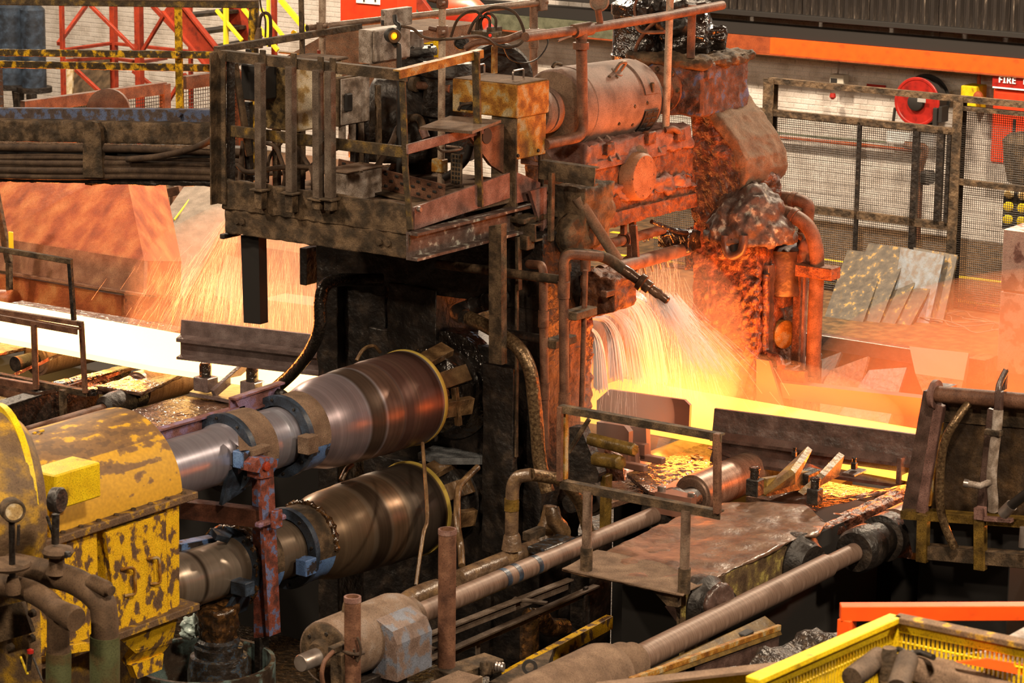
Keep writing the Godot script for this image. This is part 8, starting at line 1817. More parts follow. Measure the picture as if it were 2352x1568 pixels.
	var jb := thing("terminal_box", "dusty low junction box with small fittings at the bottom edge", "junction box")
	part(jb, "box", Shape.new().prism(in_plane([Vector3(2.762, 0.8, 4.11), Vector3(2.771, 0.8, 3.827), Vector3(2.961, 0.8, 3.835), Vector3(2.983, 0.8, 4.139)], Vector3.RIGHT, Vector3.BACK), Vector3(0, 0.8, 0), Vector3.RIGHT, Vector3.BACK, Vector3(0, -0.4, 0)), M.dust)
	part(jb, "pale_face", slab_on(Shape.new(), [Vector3(2.936, 0.79, 3.931), Vector3(2.944, 0.79, 3.808), Vector3(2.944, 0.79, 3.808)-Vector3(0, 0.15, 0), Vector3(2.936, 0.79, 3.931)-Vector3(0, 0.15, 0)], 0.02), M.cream)
	part(jb, "bed", Shape.new().bar(Vector3(2.646, 0.72, 3.817), Vector3(2.725, 0.72, 3.372), 0.18, 0.08), M.grime)
	part(jb, "stand", Shape.new().span(Vector3(2.209, 0.4, 3.051) * Vector3(1, 0, 1) + Vector3(-0.1, -1.0, -0.1), Vector3(2.209, 0.4, 3.051)+Vector3(0.1, 0.02, 0.1)), M.dark)
	for e in [Vector3(2.845, 0.74, 3.636), Vector3(2.847, 0.76, 3.603), Vector3(2.819, 0.76, 3.624)]:
		part(jb, "knob", Shape.new().hex(e, Vector3.UP, 0.025, 0.05), M.grime)
	part(jb, "spool", Shape.new().lathe(Vector3(2.861, 0.75, 3.505), Vector3(1, 0, -0.3), [[-0.03, 0], [-0.03, 0.03], [-0.02, 0.034], [-0.01, 0.026], [0.0, 0.034], [0.01, 0.026], [0.02, 0.034], [0.03, 0.03], [0.03, 0]], 18), M.steel)
	single("bed_plate", Shape.new().prism(in_plane([Vector3(2.73, 0.6, 3.436), Vector3(2.702, 0.6, 3.093), Vector3(2.694, 0.6, 2.641), Vector3(2.847, 0.6, 2.931), Vector3(2.971, 0.6, 3.357)], Vector3.RIGHT, Vector3.BACK), Vector3(0, 0.6, 0), Vector3.RIGHT, Vector3.BACK, Vector3(0, -1.6, 0)), M.grime, "dusty bed plate beside the bottom motor", "plate")
	# sill below the thick shaft
	var sl := thing("table_sill", "scuffed steel sill with two notches below the thick drive shaft", "beam")
	var sa := Vector3(4.15, 1.073, 3.979)
	var sb := Vector3(4.15, 0.92, 2.174)
	part(sl, "ledge", slab_on(Shape.new(), [Vector3(4.05, 1.02, 3.821), Vector3(4.05, 0.983, 2.193), sb, sa], 0.05), M.grimeyellow)
	part(sl, "side", slab_on(Shape.new(), [sa, sb, sb + Vector3(0, -0.5, 0), sa + Vector3(0, -0.9, 0)], 0.05), M.guide)
	part(sl, "edge", Shape.new().bar(sa, sb, 0.03, 0.04), M.boxrust)
	for e in [Vector3(4.12, 0.95, 3.285), Vector3(4.12, 0.945, 2.563)]:
		part(sl, "notch", Shape.new().box(e, Vector3(0.06, 0.09, 0.12)), M.black)
	part(sl, "leg", Shape.new().span(Vector3(4.1, 0.872, 2.272)+Vector3(-0.05, -2.2, 0.05), Vector3(4.1, 0.933, 2.236)), M.guide)
	part(sl, "footing", Shape.new().span(Vector3(3.9, -1.0, 2.6), Vector3(4.12, 0.3, 0.5)), M.black)
	single("debris_bank", Shape.new().box(Vector3(4.6, 1.178, 2.641)+Vector3(0.2, -0.9, 0), Vector3(0.9, 1.3, 1.2)).caked(0.1, 0.06, 3.0, 9), M.pit, "dark greasy heap beside the sill under the right machine", "debris")


# ---------------------------------------------------------------- yellow pinion cover and pipes at the lower left
func pinion_cover() -> void:
	var im := Image.create(256, 256, false, Image.FORMAT_RGB8)
	var n := FastNoiseLite.new()
	n.seed = 12
	n.frequency = 0.018
	n.fractal_octaves = 5
	var n2 := FastNoiseLite.new()
	n2.seed = 3
	n2.frequency = 0.06
	for y in 256:
		for x in 256:
			# ragged cake of dirt lying over the crown, chips of it further down
			var dirt: float = n.get_noise_2d(x * 2.2, y * 0.9) * 0.75 + n2.get_noise_2d(x, y) * 0.25 + (0.4 if x > 66 else (0.12 if x > 40 else -0.2))
			var c := c8(204, 158, 44) if dirt < 0.12 else c8(150, 116, 62)
			if dirt > 0.2:
				c = c8(124, 94, 60)
			if dirt > 0.5:
				c = c8(104, 80, 56)
			im.set_pixel(x, y, c * (0.95 + 0.1 * n2.get_noise_2d(x * 3.0, y * 3.0)))
	var arch := StandardMaterial3D.new()
	arch.resource_name = "dirt-caked yellow arch"
	arch.albedo_texture = ImageTexture.create_from_image(im)
	arch.uv1_scale = Vector3(1, 0.55, 1)
	arch.roughness = 0.6
	arch.heightmap_enabled = false
	var t := thing("pinion_cover", "big yellow arched machine cover with chipped paint, its crown caked in brown dirt", "machine cover")
	part(t, "arch", Shape.new().lathe(Vector3(0.3, 1.7, 4.2), Vector3.BACK, [[0, 0.46], [0, 0.5], [1.75, 0.5], [1.75, 0.46]], 40, -PI / 2, PI / 2), arch)
	part(t, "flange", Shape.new().span(Vector3(0.7, 1.66, 4.12), Vector3(0.87, 1.71, 5.6)), M.dirtyyellow)
	for k in 9:
		part(t, "flange_bolt", Shape.new().hex(Vector3(0.83, 1.71, 4.22 + k * 0.16), Vector3.UP, 0.018, 0.014), M.grime)
	part(t, "side_wall", Shape.new().span(Vector3(0.7, 0.95, 4.24), Vector3(0.8, 1.66, 4.931)), M.chipped)
	part(t, "rear_side_wall", Shape.new().span(Vector3(0.7, 0.95, 5.002), Vector3(0.8, 1.66, 5.9)), M.chipped)
	part(t, "corner_strip", slab_on(Shape.new(), [Vector3(0.81, 1.646, 4.376), Vector3(0.81, 1.639, 4.244), Vector3(0.81, 0.933, 4.256), Vector3(0.81, 0.93, 4.362)], 0.015), M.chipped)
	part(t, "access_door", slab_on(Shape.new(), [Vector3(0.83, 1.624, 4.962), Vector3(0.83, 1.625, 4.398), Vector3(0.83, 0.942, 4.389), Vector3(0.83, 0.92, 4.862)], 0.03), M.chipped)
	part(t, "vent_slot", slab_on(Shape.new(), [Vector3(0.806, 1.637, 4.872), Vector3(0.806, 1.638, 4.48), Vector3(0.806, 1.621, 4.48), Vector3(0.806, 1.616, 4.873)], 0.004), M.black)
	for e in [[Vector3(0.83, 1.343, 4.826), Vector3(0.83, 1.359, 4.798), Vector3(0.83, 1.339, 4.74), Vector3(0.83, 1.163, 4.738), Vector3(0.83, 1.163, 4.798)], [Vector3(0.83, 1.354, 4.58), Vector3(0.83, 1.365, 4.563), Vector3(0.83, 1.356, 4.513), Vector3(0.83, 1.176, 4.501), Vector3(0.83, 1.181, 4.556)]]:
		part(t, "handle", Shape.new().tube(bent([e[0], e[1] + Vector3(0.04, 0, 0), e[2] + Vector3(0.04, 0, 0), e[3] + Vector3(0.04, 0, 0), e[4]], 0.03, 4), 0.011, 8), M.boxrust)
	part(t, "lower_flange", Shape.new().span(Vector3(0.7, 0.9, 4.13), Vector3(0.88, 0.95, 5.6)), M.dirtyyellow)
	part(t, "lower_body", slab_on(Shape.new(), [Vector3(0.78, 0.856, 4.793), Vector3(0.78, 0.843, 4.238), Vector3(0.7, 0.658, 4.216), Vector3(0.7, 0.681, 4.563)], 0.05), M.chipped)
	part(t, "lower_curve", slab_on(Shape.new(), [Vector3(0.72, 0.715, 4.584), Vector3(0.7, 0.664, 4.216), Vector3(0.6, 0.525, 4.254), Vector3(0.6, 0.574, 4.557)], 0.05), M.chipped)
	part(t, "drip_lip", slab_on(Shape.new(), [Vector3(0.66, 0.586, 4.555), Vector3(0.66, 0.586, 4.251), Vector3(0.66, 0.482, 4.27), Vector3(0.66, 0.482, 4.508)], 0.06), M.chipped)
	part(t, "core", Shape.new().span(Vector3(-0.2, -1.0, 4.3), Vector3(0.45, 1.66, 5.9)), M.gearyellow)
	part(t, "lifting_lug", Shape.new().box(Vector3(0.3, 2.161, 4.997), Vector3(0.02, 0.1, 0.1)).lathe(Vector3(0.32, 2.177, 5.017), Vector3.RIGHT, [[0, 0.012], [0, 0.03], [0.02, 0.03], [0.02, 0.012]], 16), M.chipped)
	part(t, "rear_plate", slab_on(Shape.new(), [Vector3(0.2, 2.152, 5.194), Vector3(0.3, 2.123, 5.033), Vector3(0.4, 2.159, 5.317), Vector3(0.3, 2.169, 5.308)], 0.02), M.yellow)
	part(t, "end_wall", Shape.new().span(Vector3(0.7, 0.95, 5.4), Vector3(0.84, 1.9, 5.46)), M.chipped)
	part(t, "bright_block", Shape.new().span(Vector3(0.791, 1.947, 5.6), Vector3(1.03, 2.17, 5.6)+Vector3(0, 0, -0.4), 0.01), M.yellow, "clean yellow block")
	part(t, "lower_rail", Shape.new().bar(Vector3(0.95, 1.04, 5.626), Vector3(0.95, 0.979, 5.243), 0.06, 0.06), M.chipped)
	var g := thing("gear_case", "dusty yellow-brown gear case with a rounded end at the left edge", "gear case")
	part(g, "case", Shape.new().lathe(Vector3(0.98, 2.122, 6.1), Vector3(0.45, 0, -0.9), [[-0.6, 0], [-0.6, 0.52], [0.1, 0.52], [0.16, 0.5], [0.2, 0.46], [0.2, 0]], 40), M.gearyellow)
	part(g, "case_rim", Shape.new().lathe(Vector3(0.958, 2.128, 6.05), Vector3(0.45, 0, -0.9), [[0.06, 0.5], [0.06, 0.55], [0.1, 0.55], [0.1, 0.5]], 40), M.yellow)
	part(g, "body", Shape.new().span(Vector3(0.758, 1.725, 6.1), Vector3(1.28, 0.872, 6)), M.gearyellow)
	part(g, "dark_panel", slab_on(Shape.new(), [Vector3(1.114, 1.509, 6.2), Vector3(1.324, 1.583, 6.2), Vector3(1.403, 1.411, 6.2), Vector3(1.105, 1.285, 6.2)], 0.03), M.grime, "dark side panel")
	for e in [Vector3(1.422, 1.538, 6.2), Vector3(1.409, 1.38, 6.2), Vector3(1.235, 1.29, 6.2)]:
		part(g, "bolt", Shape.new().hex(e, Vector3.BACK, 0.026, 0.03), M.grime)
	part(g, "lever", Shape.new().bar(Vector3(1.485, 1.327, 6.3), Vector3(1.467, 1.216, 6.3), 0.012, 0.03, Vector3.BACK).bar(Vector3(1.505, 1.31, 6.3), Vector3(1.578, 1.176, 6.3), 0.012, 0.012, Vector3.BACK), M.dark)
	part(g, "lever_knob", Shape.new().lathe(Vector3(1.505, 1.35, 6.32), Vector3.UP, [[-0.02, 0], [-0.01, 0.02], [0.01, 0.02], [0.02, 0]], 12), M.red, "red lever knob")
	part(g, "yellow_rod", Shape.new().bar(Vector3(1.403, 1.294, 6.3), Vector3(1.459, 1.193, 6.3), 0.012, 0.014, Vector3.BACK), M.yellow)
	# gauges and oil pipes
	var ps := [[[Vector3(1.278, 1.804, 6.6), Vector3(1.643, 1.844, 6.6), Vector3(1.834, 1.84, 6.6), Vector3(1.994, 1.774, 6.6), Vector3(2.009, 1.633, 6.6), Vector3(1.995, 1.207, 6.6)], 0.064, "green-brown bent oil pipe at the left edge, nearer the gear case"], [[Vector3(1.444, 1.88, 6.4), Vector3(1.707, 1.888, 6.4), Vector3(1.952, 1.883, 6.4), Vector3(2.125, 1.819, 6.4), Vector3(2.175, 1.706, 6.4), Vector3(2.163, 1.185, 6.4)], 0.078, "green-brown bent oil pipe in front of the yellow cover's door"]]
	for e in ps:
		var p := thing("oil_pipe", e[2], "pipe", "bent oil pipes")
		part(p, "bend", Shape.new().tube(smooth(e[0], 9), e[1], 20), M.oilpipe)
		part(p, "lower_sleeve", Shape.new().tube(PackedVector3Array([e[0][4] - Vector3(0, 0.1, 0), e[0][5]]), e[1] + 0.008, 20), M.greenpipe)
	var v1 := thing("pressure_gauge", "round pressure gauge with a pale face on a valve stem at the far left", "gauge")
	part(v1, "case", Shape.new().lathe(Vector3(1.833, 2.359, 6.75), Vector3(0.85, 0, 0.45), [[-0.05, 0], [-0.05, 0.066], [0.02, 0.068], [0.03, 0.06], [0.03, 0.052], [0.022, 0.05], [0.022, 0]], 32), M.grime)
	part(v1, "face", Shape.new().lathe(Vector3(1.833, 2.359, 6.75), Vector3(0.85, 0, 0.45), [[0.0225, 0], [0.0225, 0.05], [0.024, 0.05], [0.024, 0]], 32), M.cream, "pale gauge face")
	part(v1, "stem", Shape.new().tube(PackedVector3Array([Vector3(1.821, 2.286, 6.75), Vector3(1.761, 1.897, 6.7)]), 0.018, 14), M.dark)
	part(v1, "bulb", Shape.new().lathe(Vector3(1.767, 1.95, 6.7), Vector3.DOWN, [[0, 0], [0, 0.03], [0.06, 0.045], [0.1, 0.04], [0.1, 0]], 16), M.oilpipe)
	part(v1, "lever", Shape.new().bar(Vector3(1.875, 2.286, 6.75), Vector3(1.866, 2.163, 6.75), 0.012, 0.02, Vector3.BACK), M.dark)
	part(v1, "flange_disc", Shape.new().lathe(Vector3(1.735, 2, 6.7), Vector3.UP, [[0, 0], [0, 0.12], [0.015, 0.13], [0.03, 0.12], [0.03, 0]], 28), M.oilpipe)
	var v2 := thing("pressure_gauge", "pressure gauge seen edge-on with a flanged valve in front of the yellow cover", "gauge")
	part(v2, "case", Shape.new().lathe(Vector3(1.881, 2.359, 6.45), Vector3(1, 0, -0.25), [[-0.03, 0], [-0.03, 0.07], [0.02, 0.075], [0.03, 0.066], [0.03, 0]], 30), M.dark)
	part(v2, "stem", Shape.new().tube(PackedVector3Array([Vector3(1.865, 2.274, 6.45), Vector3(1.856, 2.099, 6.45)]), 0.022, 14), M.dark)
	part(v2, "lever", Shape.new().bar(Vector3(1.796, 2.252, 6.45), Vector3(1.84, 2.147, 6.45), 0.012, 0.02, Vector3.BACK), M.dark)
	part(v2, "flange_disc", Shape.new().lathe(Vector3(1.875, 2.056, 6.45), Vector3.UP, [[-0.02, 0], [-0.02, 0.08], [0.0, 0.092], [0.02, 0.08], [0.03, 0.05], [0.03, 0]], 28), M.oilpipe)
	part(v2, "neck", Shape.new().lathe(Vector3(1.864, 1.926, 6.45), Vector3.UP, [[0, 0], [0, 0.065], [0.06, 0.045], [0.14, 0.045], [0.14, 0]], 20), M.oilpipe)
	for e in [Vector3(1.837, 2.026, 6.5), Vector3(2, 2.061, 6.5)]:
		part(v2, "flange_nut", Shape.new().hex(e, Vector3.UP, 0.02, 0.03), M.dark)
	single("capped_branch", Shape.new().lathe(Vector3(2.093, 1.799, 6.66), Vector3(1, -0.15, 0.1), [[-0.05, 0], [-0.05, 0.06], [0.04, 0.066], [0.1, 0.075], [0.13, 0.068], [0.13, 0]], 26), M.oilpipe, "round capped branch on the left bent oil pipe", "pipe cap")
	single("branch_stub", Shape.new().lathe(Vector3(2.146, 1.906, 6.42), Vector3(1, -0.1, 0.1), [[-0.05, 0], [-0.05, 0.045], [0.08, 0.045], [0.09, 0.03], [0.12, 0.03], [0.12, 0]], 22), M.oilpipe, "small branch stub on the oil pipe before the yellow door", "pipe cap")


# ---------------------------------------------------------------- machine, barrier and guard at the lower right
func right_front() -> void:
	var t := thing("hose_machine", "dark leaning machine frame hung with metal hoses and a thick pipe along its top", "machine frame")
	part(t, "left_cheek", slab_on(Shape.new(), [Vector3(4.206, 2.16, 0.35), Vector3(4.316, 2.165, 0.35), Vector3(4.226, 1.298, 0.35), Vector3(4.081, 1.282, 0.35)], 0.3), M.guide)
	part(t, "face", slab_on(Shape.new(), [Vector3(4.266, 2.052, 0.3), Vector3(5.111, 2.108, 0.3), Vector3(5.155, 1.366, 0.3), Vector3(4.2, 1.301, 0.3)], 0.25).caked(0.12, 0.01, 4.0, 6), M.darkmachine)
	part(t, "base_ledge", slab_on(Shape.new(), [Vector3(4.106, 1.297, 0.42), Vector3(5.206, 1.413, 0.42), Vector3(5.21, 1.357, 0.42), Vector3(4.109, 1.235, 0.42)], 0.4), M.grimeyellow)
	part(t, "left_strut", Shape.new().bar(Vector3(4.365, 2.097, 0.4), Vector3(4.263, 1.306, 0.4), 0.07, 0.06, Vector3.BACK), M.pinkrust)
	part(t, "inner_strut", Shape.new().bar(Vector3(4.371, 1.971, 0.38), Vector3(4.305, 1.357, 0.38), 0.03, 0.03, Vector3.BACK), M.boxrust)
	part(t, "upper_lip", slab_on(Shape.new(), [Vector3(4.354, 2.106, 0.36), Vector3(5.135, 2.17, 0.36), Vector3(5.125, 2.021, 0.32), Vector3(4.362, 1.957, 0.32)], 0.04), M.grime)
	part(t, "mid_strut", Shape.new().bar(Vector3(4.745, 2.123, 0.38), Vector3(4.703, 1.418, 0.38), 0.05, 0.06, Vector3.BACK), M.guide)
	for e in [[Vector3(4.297, 1.312, 0.44), Vector3(4.304, 0.965, 0.44)], [Vector3(4.724, 1.388, 0.44), Vector3(4.745, 0.991, 0.44)]]:
		part(t, "leg", Shape.new().bar(e[0], e[1], 0.08, 0.06, Vector3.BACK), M.grimeyellow)
	part(t, "lower_rail", Shape.new().bar(Vector3(4.306, 1.033, 0.4), Vector3(5.214, 1.127, 0.4), 0.1, 0.1), M.grime)
	part(t, "bracket", Shape.new().bar(Vector3(4.73, 1.441, 0.46), Vector3(4.735, 1.356, 0.46), 0.07, 0.07, Vector3.BACK).bar(Vector3(4.764, 1.366, 0.46), Vector3(4.972, 1.389, 0.46), 0.05, 0.03), M.pinkrust)
	part(t, "added_dark_plate", slab_on(Shape.new(), [Vector3(4.045, 1.184, 0.25), Vector3(5.136, 1.303, 0.25), Vector3(5.151, 1.049, 0.25), Vector3(4.13, 0.954, 0.25)], 0.06), M.black)  # black plate added so the gap under the ledge stays dark
	part(t, "underbody", Shape.new().span(Vector3(4.057, 1.127, 0) * Vector3(1, 0, 1) + Vector3(0, -1, 0), Vector3(4.762, 0.973, -1.2)), M.black)
	var p := thing("machine_pipe", "thick dark pipe with flanged end and strap along the top of the hose-hung machine", "pipe")
	part(p, "pipe", Shape.new().tube(PackedVector3Array([Vector3(4.315, 2.169, 0.42), Vector3(5.206, 2.235, 0.42)]), 0.057, 20), M.ruddy)
	part(p, "end_flange", Shape.new().lathe(Vector3(4.315, 2.169, 0.42), Vector3(-1, 0.0, 0), [[-0.03, 0], [-0.03, 0.1], [0.0, 0.1], [0.02, 0.06], [0.02, 0]], 24), M.pinkrust)
	part(p, "strap", Shape.new().tube(smooth([Vector3(4.849, 2.154, 0.5), Vector3(4.84, 2.236, 0.5), Vector3(4.817, 2.306, 0.45), Vector3(4.842, 2.412, 0.4)], 6), 0.022, 8).box(Vector3(4.846, 2.218, 0.5), Vector3(0.05, 0.14, 0.05)), M.guide)
	part(p, "hook_plate", slab_on(Shape.new(), [Vector3(4.842, 2.412, 0.4), Vector3(4.84, 2.272, 0.4), Vector3(4.816, 2.255, 0.4), Vector3(4.793, 2.321, 0.4)], 0.03), M.guide)
	single("metal_hose", Shape.new().tube(smooth([Vector3(4.598, 2.147, 0.45), Vector3(4.553, 2.034, 0.55), Vector3(4.495, 1.881, 0.58), Vector3(4.476, 1.67, 0.58), Vector3(4.488, 1.435, 0.58), Vector3(4.527, 1.276, 0.56), Vector3(4.594, 1.14, 0.54)], 9), 0.03, 14), M.braid, "pale braided metal hose curving down the dark machine's left", "hose")
	var h2 := thing("metal_hose", "grey metal hose with a side branch hanging down the dark machine's middle", "hose")
	part(h2, "hose", Shape.new().tube(smooth([Vector3(4.844, 2.153, 0.5), Vector3(4.848, 2, 0.52), Vector3(4.845, 1.864, 0.54), Vector3(4.84, 1.676, 0.54), Vector3(4.849, 1.532, 0.52), Vector3(4.844, 1.446, 0.5)], 8), 0.036, 14), M.palegrey)
	part(h2, "branch", Shape.new().tube(PackedVector3Array([Vector3(4.846, 1.663, 0.56), Vector3(4.787, 1.633, 0.6), Vector3(4.687, 1.644, 0.64)]), 0.024, 12), M.palegrey)
	part(h2, "branch_tip", Shape.new().tube(PackedVector3Array([Vector3(4.712, 1.641, 0.63), Vector3(4.682, 1.645, 0.64)]), 0.03, 12), M.steel)
	part(h2, "clip", Shape.new().box(Vector3(4.837, 2.002, 0.54), Vector3(0.12, 0.04, 0.06)), M.grime)
	var cf := thing("hose_coupling", "black hose with a bright threaded coupling at the dark machine's lower ledge", "hose fitting")
	part(cf, "hose", Shape.new().tube(PackedVector3Array([Vector3(5.01, 1.527, 0.58), Vector3(5.334, 1.83, 0.65)]), 0.035, 12), M.rubber)
	part(cf, "coupling", Shape.new().tube(PackedVector3Array([Vector3(4.946, 1.455, 0.56), Vector3(5.015, 1.533, 0.58)]), 0.042, 12), M.steel)
	single("bright_rod", Shape.new().tube(PackedVector3Array([Vector3(5.114, 1.401, 0.6), Vector3(5.113, 1.26, 0.6)]), 0.022, 10), M.steel, "short bright rod hanging at the right edge under the dark machine", "rod")
	# orange barrier
	var b := thing("orange_barrier", "bright orange square-tube barrier behind the yellow guard", "barrier")
	part(b, "top_bar", Shape.new().bar(Vector3(6.011, 2.11, 4.875), Vector3(6.929, 2.128, 4.23), 0.08, 0.082), M.orange)
	part(b, "post", Shape.new().bar(Vector3(6.045, 2.077, 4.86), Vector3(6.045, 2.077, 4.86)*Vector3(1, 0, 1)+Vector3(0, -1, 0), 0.075, 0.08, Vector3.BACK), M.orange)
	# yellow guard basket
	var g := thing("yellow_guard", "yellow guard basket with a dusty top rim and close vertical bars below the orange barrier", "guard")
	var ap := Vector3(7.119, 2.706, 6.438)
	var lf := Vector3(7.023, 2.706, 7.568)
	var rt := Vector3(7.871, 2.706, 6.421)
	for e in [[ap, lf, 46], [ap, rt, 34]]:
		var d: Vector3 = (e[1] - e[0]).normalized()
		var inn := d.cross(Vector3.UP).normalized()
		part(g, "top_rim", Shape.new().bar(e[0] + Vector3(0, 0.01, 0), e[1] + Vector3(0, 0.01, 0), 0.07, 0.03), M.dirtyyellow if e[2] < 40 else M.yellow)
		part(g, "rim_face", Shape.new().bar(e[0] - Vector3(0, 0.03, 0), e[1] - Vector3(0, 0.03, 0), 0.03, 0.045), M.yellow)
		part(g, "lower_rim", Shape.new().bar(e[0] - Vector3(0, 0.2, 0), e[1] - Vector3(0, 0.2, 0), 0.02, 0.03), M.yellow)
		var k: float = e[0].distance_to(e[1])
		for j in e[2]:
			part(g, "bar", Shape.new().bar(e[0] + d * k * (j + 0.5) / e[2] - Vector3(0, 0.05, 0), e[0] + d * k * (j + 0.5) / e[2] - Vector3(0, 0.42, 0), 0.012, 0.012, Vector3.BACK), M.yellow)
		part(g, "mid_wire", Shape.new().bar(e[0] - Vector3(0, 0.1, 0), e[1] - Vector3(0, 0.1, 0), 0.01, 0.01), M.yellow)
	part(g, "corner_post", Shape.new().bar(ap, ap - Vector3(0, 0.6, 0), 0.05, 0.05, Vector3.BACK), M.yellow)
	part(g, "leg", Shape.new().bar(ap - Vector3(0, 0.5, 0), Vector3(ap.x, -1.0, ap.z), 0.06, 0.06, Vector3.BACK), M.grime)
	var f := thing("yellow_beam", "long yellow beam with a dusty top at the bottom edge, below the guard", "beam")
	part(f, "face", slab_on(Shape.new(), [Vector3(5.908, 2.291, 7.022), Vector3(6.639, 2.411, 6.48), Vector3(6.61, 2.256, 6.542), Vector3(5.925, 2.167, 7.044)], 0.1), M.yellow)
	part(f, "dusty_top", slab_on(Shape.new(), [Vector3(5.863, 2.296, 6.99), Vector3(6.646, 2.414, 6.411), Vector3(6.615, 2.405, 6.56), Vector3(5.918, 2.302, 7.075)], 0.012), M.dust)
	part(f, "stand", Shape.new().bar(Vector3(6.119, 2.209, 6.898), Vector3(6.119, 2.209, 6.898)*Vector3(1, 0, 1)+Vector3(0, -1, 0), 0.08, 0.08, Vector3.BACK), M.grime)
	var c := thing("covered_pump", "dark dusty hooded unit with two rubber hoses inside the yellow guard", "machine")
	part(c, "hood", slab_on(Shape.new(), [Vector3(7.285, 2.607, 6.6), Vector3(7.227, 2.545, 6.282), Vector3(7.681, 2.495, 6.104), Vector3(7.854, 2.5, 6.482)], 0.1).caked(0.12, 0.012, 5.0, 2), M.dust)
	part(c, "orange_side", slab_on(Shape.new(), [Vector3(7.496, 2.621, 6.573), Vector3(7.61, 2.636, 6.49), Vector3(7.796, 2.604, 6.369), Vector3(7.803, 2.556, 6.378)], 0.05), M.orange)
	part(c, "grey_side", slab_on(Shape.new(), [Vector3(7.374, 2.576, 6.421), Vector3(7.525, 2.605, 6.308), Vector3(7.714, 2.572, 6.185), Vector3(7.72, 2.528, 6.193)], 0.05), M.palegrey)
	for e in [[Vector3(7.211, 2.638, 6.768), Vector3(7.211, 2.614, 7.025)], [Vector3(7.356, 2.664, 6.784), Vector3(7.424, 2.604, 7.004)]]:
		part(c, "hose", Shape.new().tube(PackedVector3Array(e), 0.05, 16), M.rubberdust)
	part(c, "hose_arch", Shape.new().tube(smooth([Vector3(7.232, 2.647, 6.751), Vector3(7.229, 2.641, 6.63), Vector3(7.31, 2.657, 6.693), Vector3(7.311, 2.629, 6.576), Vector3(7.407, 2.641, 6.63)], 6), 0.014, 8), M.rubber)
	part(c, "valve", Shape.new().lathe(Vector3(7.273, 2.604, 6.797), Vector3.DOWN, [[-0.1, 0], [-0.1, 0.03], [0.0, 0.05], [0.1, 0.04], [0.3, 0.06], [0.3, 0]], 16), M.grime)
	part(c, "plinth", Shape.new().span(Vector3(7.349, 2.485, 6.714)*Vector3(1, 0, 1)+Vector3(-0.6, -1.0, -0.3), Vector3(7.62, 2.507, 6.393)+Vector3(0, -0.35, 0.3)), M.dark)
	single("tilted_plate", slab_on(Shape.new(), [Vector3(7.177, 2.344, 5.372), Vector3(7.139, 2.307, 5.034), Vector3(7.267, 2.327, 5.314), Vector3(7.278, 2.34, 5.428)], 0.04), M.palegrey, "corner of a pale plate at the right edge above the guard", "plate")



# ---------------------------------------------------------------- cooling water and the steam it makes
func streaks(called: String, label: String, from: Array, aim: Vector3, spread: float, speed: float, fall: float, n: int, life: float, sd: int, w := 0.0028) -> void:
	# droplets drawn out along their paths: each leaves one of the points near aim and falls
	var r := RandomNumberGenerator.new()
	r.seed = sd
	var s := Shape.new()
	wire(s, Vector3(0, 0, -0.5), Vector3(0, 0, 0.5), Vector3(1, 0, 0), Vector3(0, 1, 0))
	var m := s.mesh()
	m.surface_set_material(0, M.water)
	var mm := MultiMesh.new()
	mm.transform_format = MultiMesh.TRANSFORM_3D
	mm.mesh = m
	mm.instance_count = n
	for i in n:
		var p: Vector3 = from[r.randi() % from.size()]
		if from.size() == 2:
			p = from[0].lerp(from[1], r.randf())
		var v := (aim + Vector3(r.randfn(0, spread), r.randfn(0, spread * 0.6), r.randfn(0, spread))) * speed * r.randf_range(0.8, 1.2)
		var t := life * pow(r.randf(), 0.7)
		var q := p + v * t + Vector3(0, -0.5 * fall * t * t, 0)
		var d := v + Vector3(0, -fall * t, 0)
		if q.z > -0.75 and q.x > 1.2 and q.y < 1.9:
			q = p + v * t * 0.35
		if q.y < 1.23:
			q.y = 1.23 + r.randf() * 0.5
		var z := -d.normalized()
		var x := z.cross(Vector3.UP if absf(z.y) < 0.95 else Vector3.RIGHT).normalized()
		var y := z.cross(x)
		var k := w * r.randf_range(0.5, 1.3)
		mm.set_instance_transform(i, Transform3D(Basis(x * k, y * k, z * clampf(d.length() * 0.05, 0.05, 0.4)), q))
	var o := MultiMeshInstance3D.new()
	o.multimesh = mm
	o.name = called
	add_child(o, true)
	stuff(tag(o, label, "water"))


func jets(called: String, label: String, rows: Array, sd: int) -> void:
	# solid water ropes leaving the roll gap: bundles of thin curved strands
	var r := RandomNumberGenerator.new()
	r.seed = sd
	var s := Shape.new()
	for e in rows:
		for k in e[1]:
			var off := Vector3(r.randfn(0, e[2]), r.randfn(0, e[2] * 0.6), r.randfn(0, e[2]))
			var pts := []
			for i in e[0].size():
				pts.append(e[0][i] + off * (0.4 + 0.7 * i))
			s.tube(smooth(pts, 6), r.randf_range(0.003, 0.006), 5, false)
	stuff(single(called, s, M.water, label, "water"))


func mist(called: String, label: String, at: Vector3, size: Vector3, density: float, c: Color, shape := RenderingServer.FOG_VOLUME_SHAPE_ELLIPSOID) -> void:
	var f := FogVolume.new()
	f.name = called
	f.shape = shape
	f.size = size
	f.position = at
	var m := FogMaterial.new()
	m.resource_name = "steam"
	m.density = density
	m.albedo = c
	f.material = m
	add_child(f, true)
	stuff(tag(f, label, "steam"))


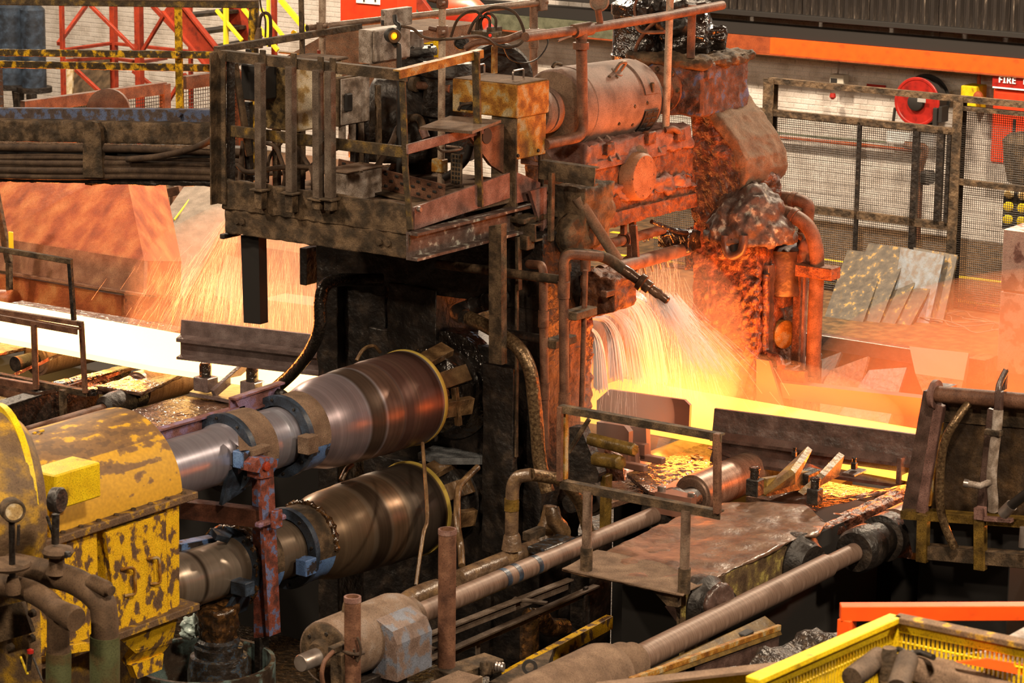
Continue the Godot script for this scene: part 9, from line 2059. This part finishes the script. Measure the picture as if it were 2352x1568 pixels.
func water() -> void:
	var ha := Vector3(1.132, 2.484, -0.4)
	var hb := Vector3(0.937, 2.394, -1.7)
	streaks("header_spray", "fine white water fanning down from the lower spray header", [ha, hb], Vector3(0.1, -1, 0), 0.16, 2.4, 3.0, 1400, 0.4, 1, 0.0012)
	streaks("nozzle_spray", "orange-lit spray thrown to the right from the open nozzle", [Vector3(1.769, 2.579, 0.15)], Vector3(0.5, -0.7, -0.6), 0.17, 2.5, 5.0, 1800, 0.42, 2, 0.001)
	jets("water_jets", "bright curved ropes of water falling from the roll gap on to the strip", [
		[[Vector3(0.895, 2.083, -0.5), Vector3(0.947, 2.051, -0.6), Vector3(1.009, 1.905, -0.65), Vector3(1.023, 1.594, -0.7)], 80, 0.014], [[Vector3(0.776, 2.073, -0.8), Vector3(0.87, 2.034, -0.9), Vector3(0.974, 1.87, -0.95), Vector3(1.03, 1.504, -1)], 80, 0.015],
		[[Vector3(0.685, 2.113, -1.1), Vector3(0.782, 2.063, -1.2), Vector3(0.874, 1.872, -1.25), Vector3(0.921, 1.431, -1.3)], 80, 0.015], [[Vector3(0.653, 2.082, -1.4), Vector3(0.712, 2.004, -1.5), Vector3(0.824, 1.822, -1.5), Vector3(0.903, 1.39, -1.5)], 70, 0.016],
		[[Vector3(0.989, 2.042, -0.3), Vector3(1.008, 2.014, -0.35), Vector3(1.024, 1.874, -0.4), Vector3(1.018, 1.551, -0.45)], 60, 0.012]], 3)
	streaks("entry_spray", "pinkish-white cooling water raining over the entry guides at the left", [Vector3(-3.751, 2.152, -1.4), Vector3(-2.639, 2.357, -1.4)], Vector3(-0.12, -1, 0.0), 0.17, 2.6, 3.0, 1800, 0.6, 4, 0.0008)
	streaks("entry_fan", "fan of fine spray slanting left before the inclined grey deck", [Vector3(-3.714, 2.328, -1.6), Vector3(-3.508, 2.351, -1.6)], Vector3(-0.42, -0.85, 0.1), 0.18, 2.6, 2.5, 1200, 0.5, 5, 0.0007)
	var pale := c8(255, 250, 246)
	for e in [[Vector3(0.95, 1.5, -1.25), Vector3(1.5, 1.1, 1.5), 0.26], [Vector3(1.1, 1.7, -1.3), Vector3(1.3, 1.7, 1.5), 0.18], [Vector3(1.6, 1.35, -1.5), Vector3(3.0, 0.7, 1.5), 0.12], [Vector3(1.2, 1.4, -0.2), Vector3(1.15, 1.0, 1.1), 0.4]]:
		mist("exit_steam", "glowing steam round the falling water at the mill exit", e[0], e[1], e[2], pale)
	for e in [[Vector3(4.5, 1.3, -3.4), Vector3(6.0, 2.2, 4.5), 0.17], [Vector3(4.6, 1.1, -6.5), Vector3(6.0, 2.4, 5.5), 0.06]]:
		mist("exit_haze", "haze beyond the strip at the mill exit, tinted with its orange glow", e[0], e[1], e[2], c8(255, 176, 128))  # white haze given an orange tint to carry the strip's glow
	for e in [[Vector3(-2.5, 1.7, -1.0), Vector3(3.0, 1.8, 3.0), 0.07], [Vector3(-2.2, 1.9, -1.3), Vector3(2.4, 2.4, 2.6), 0.08]]:
		mist("entry_steam", "pale pink steam over the strip at the mill entry", e[0], e[1], e[2], pale)
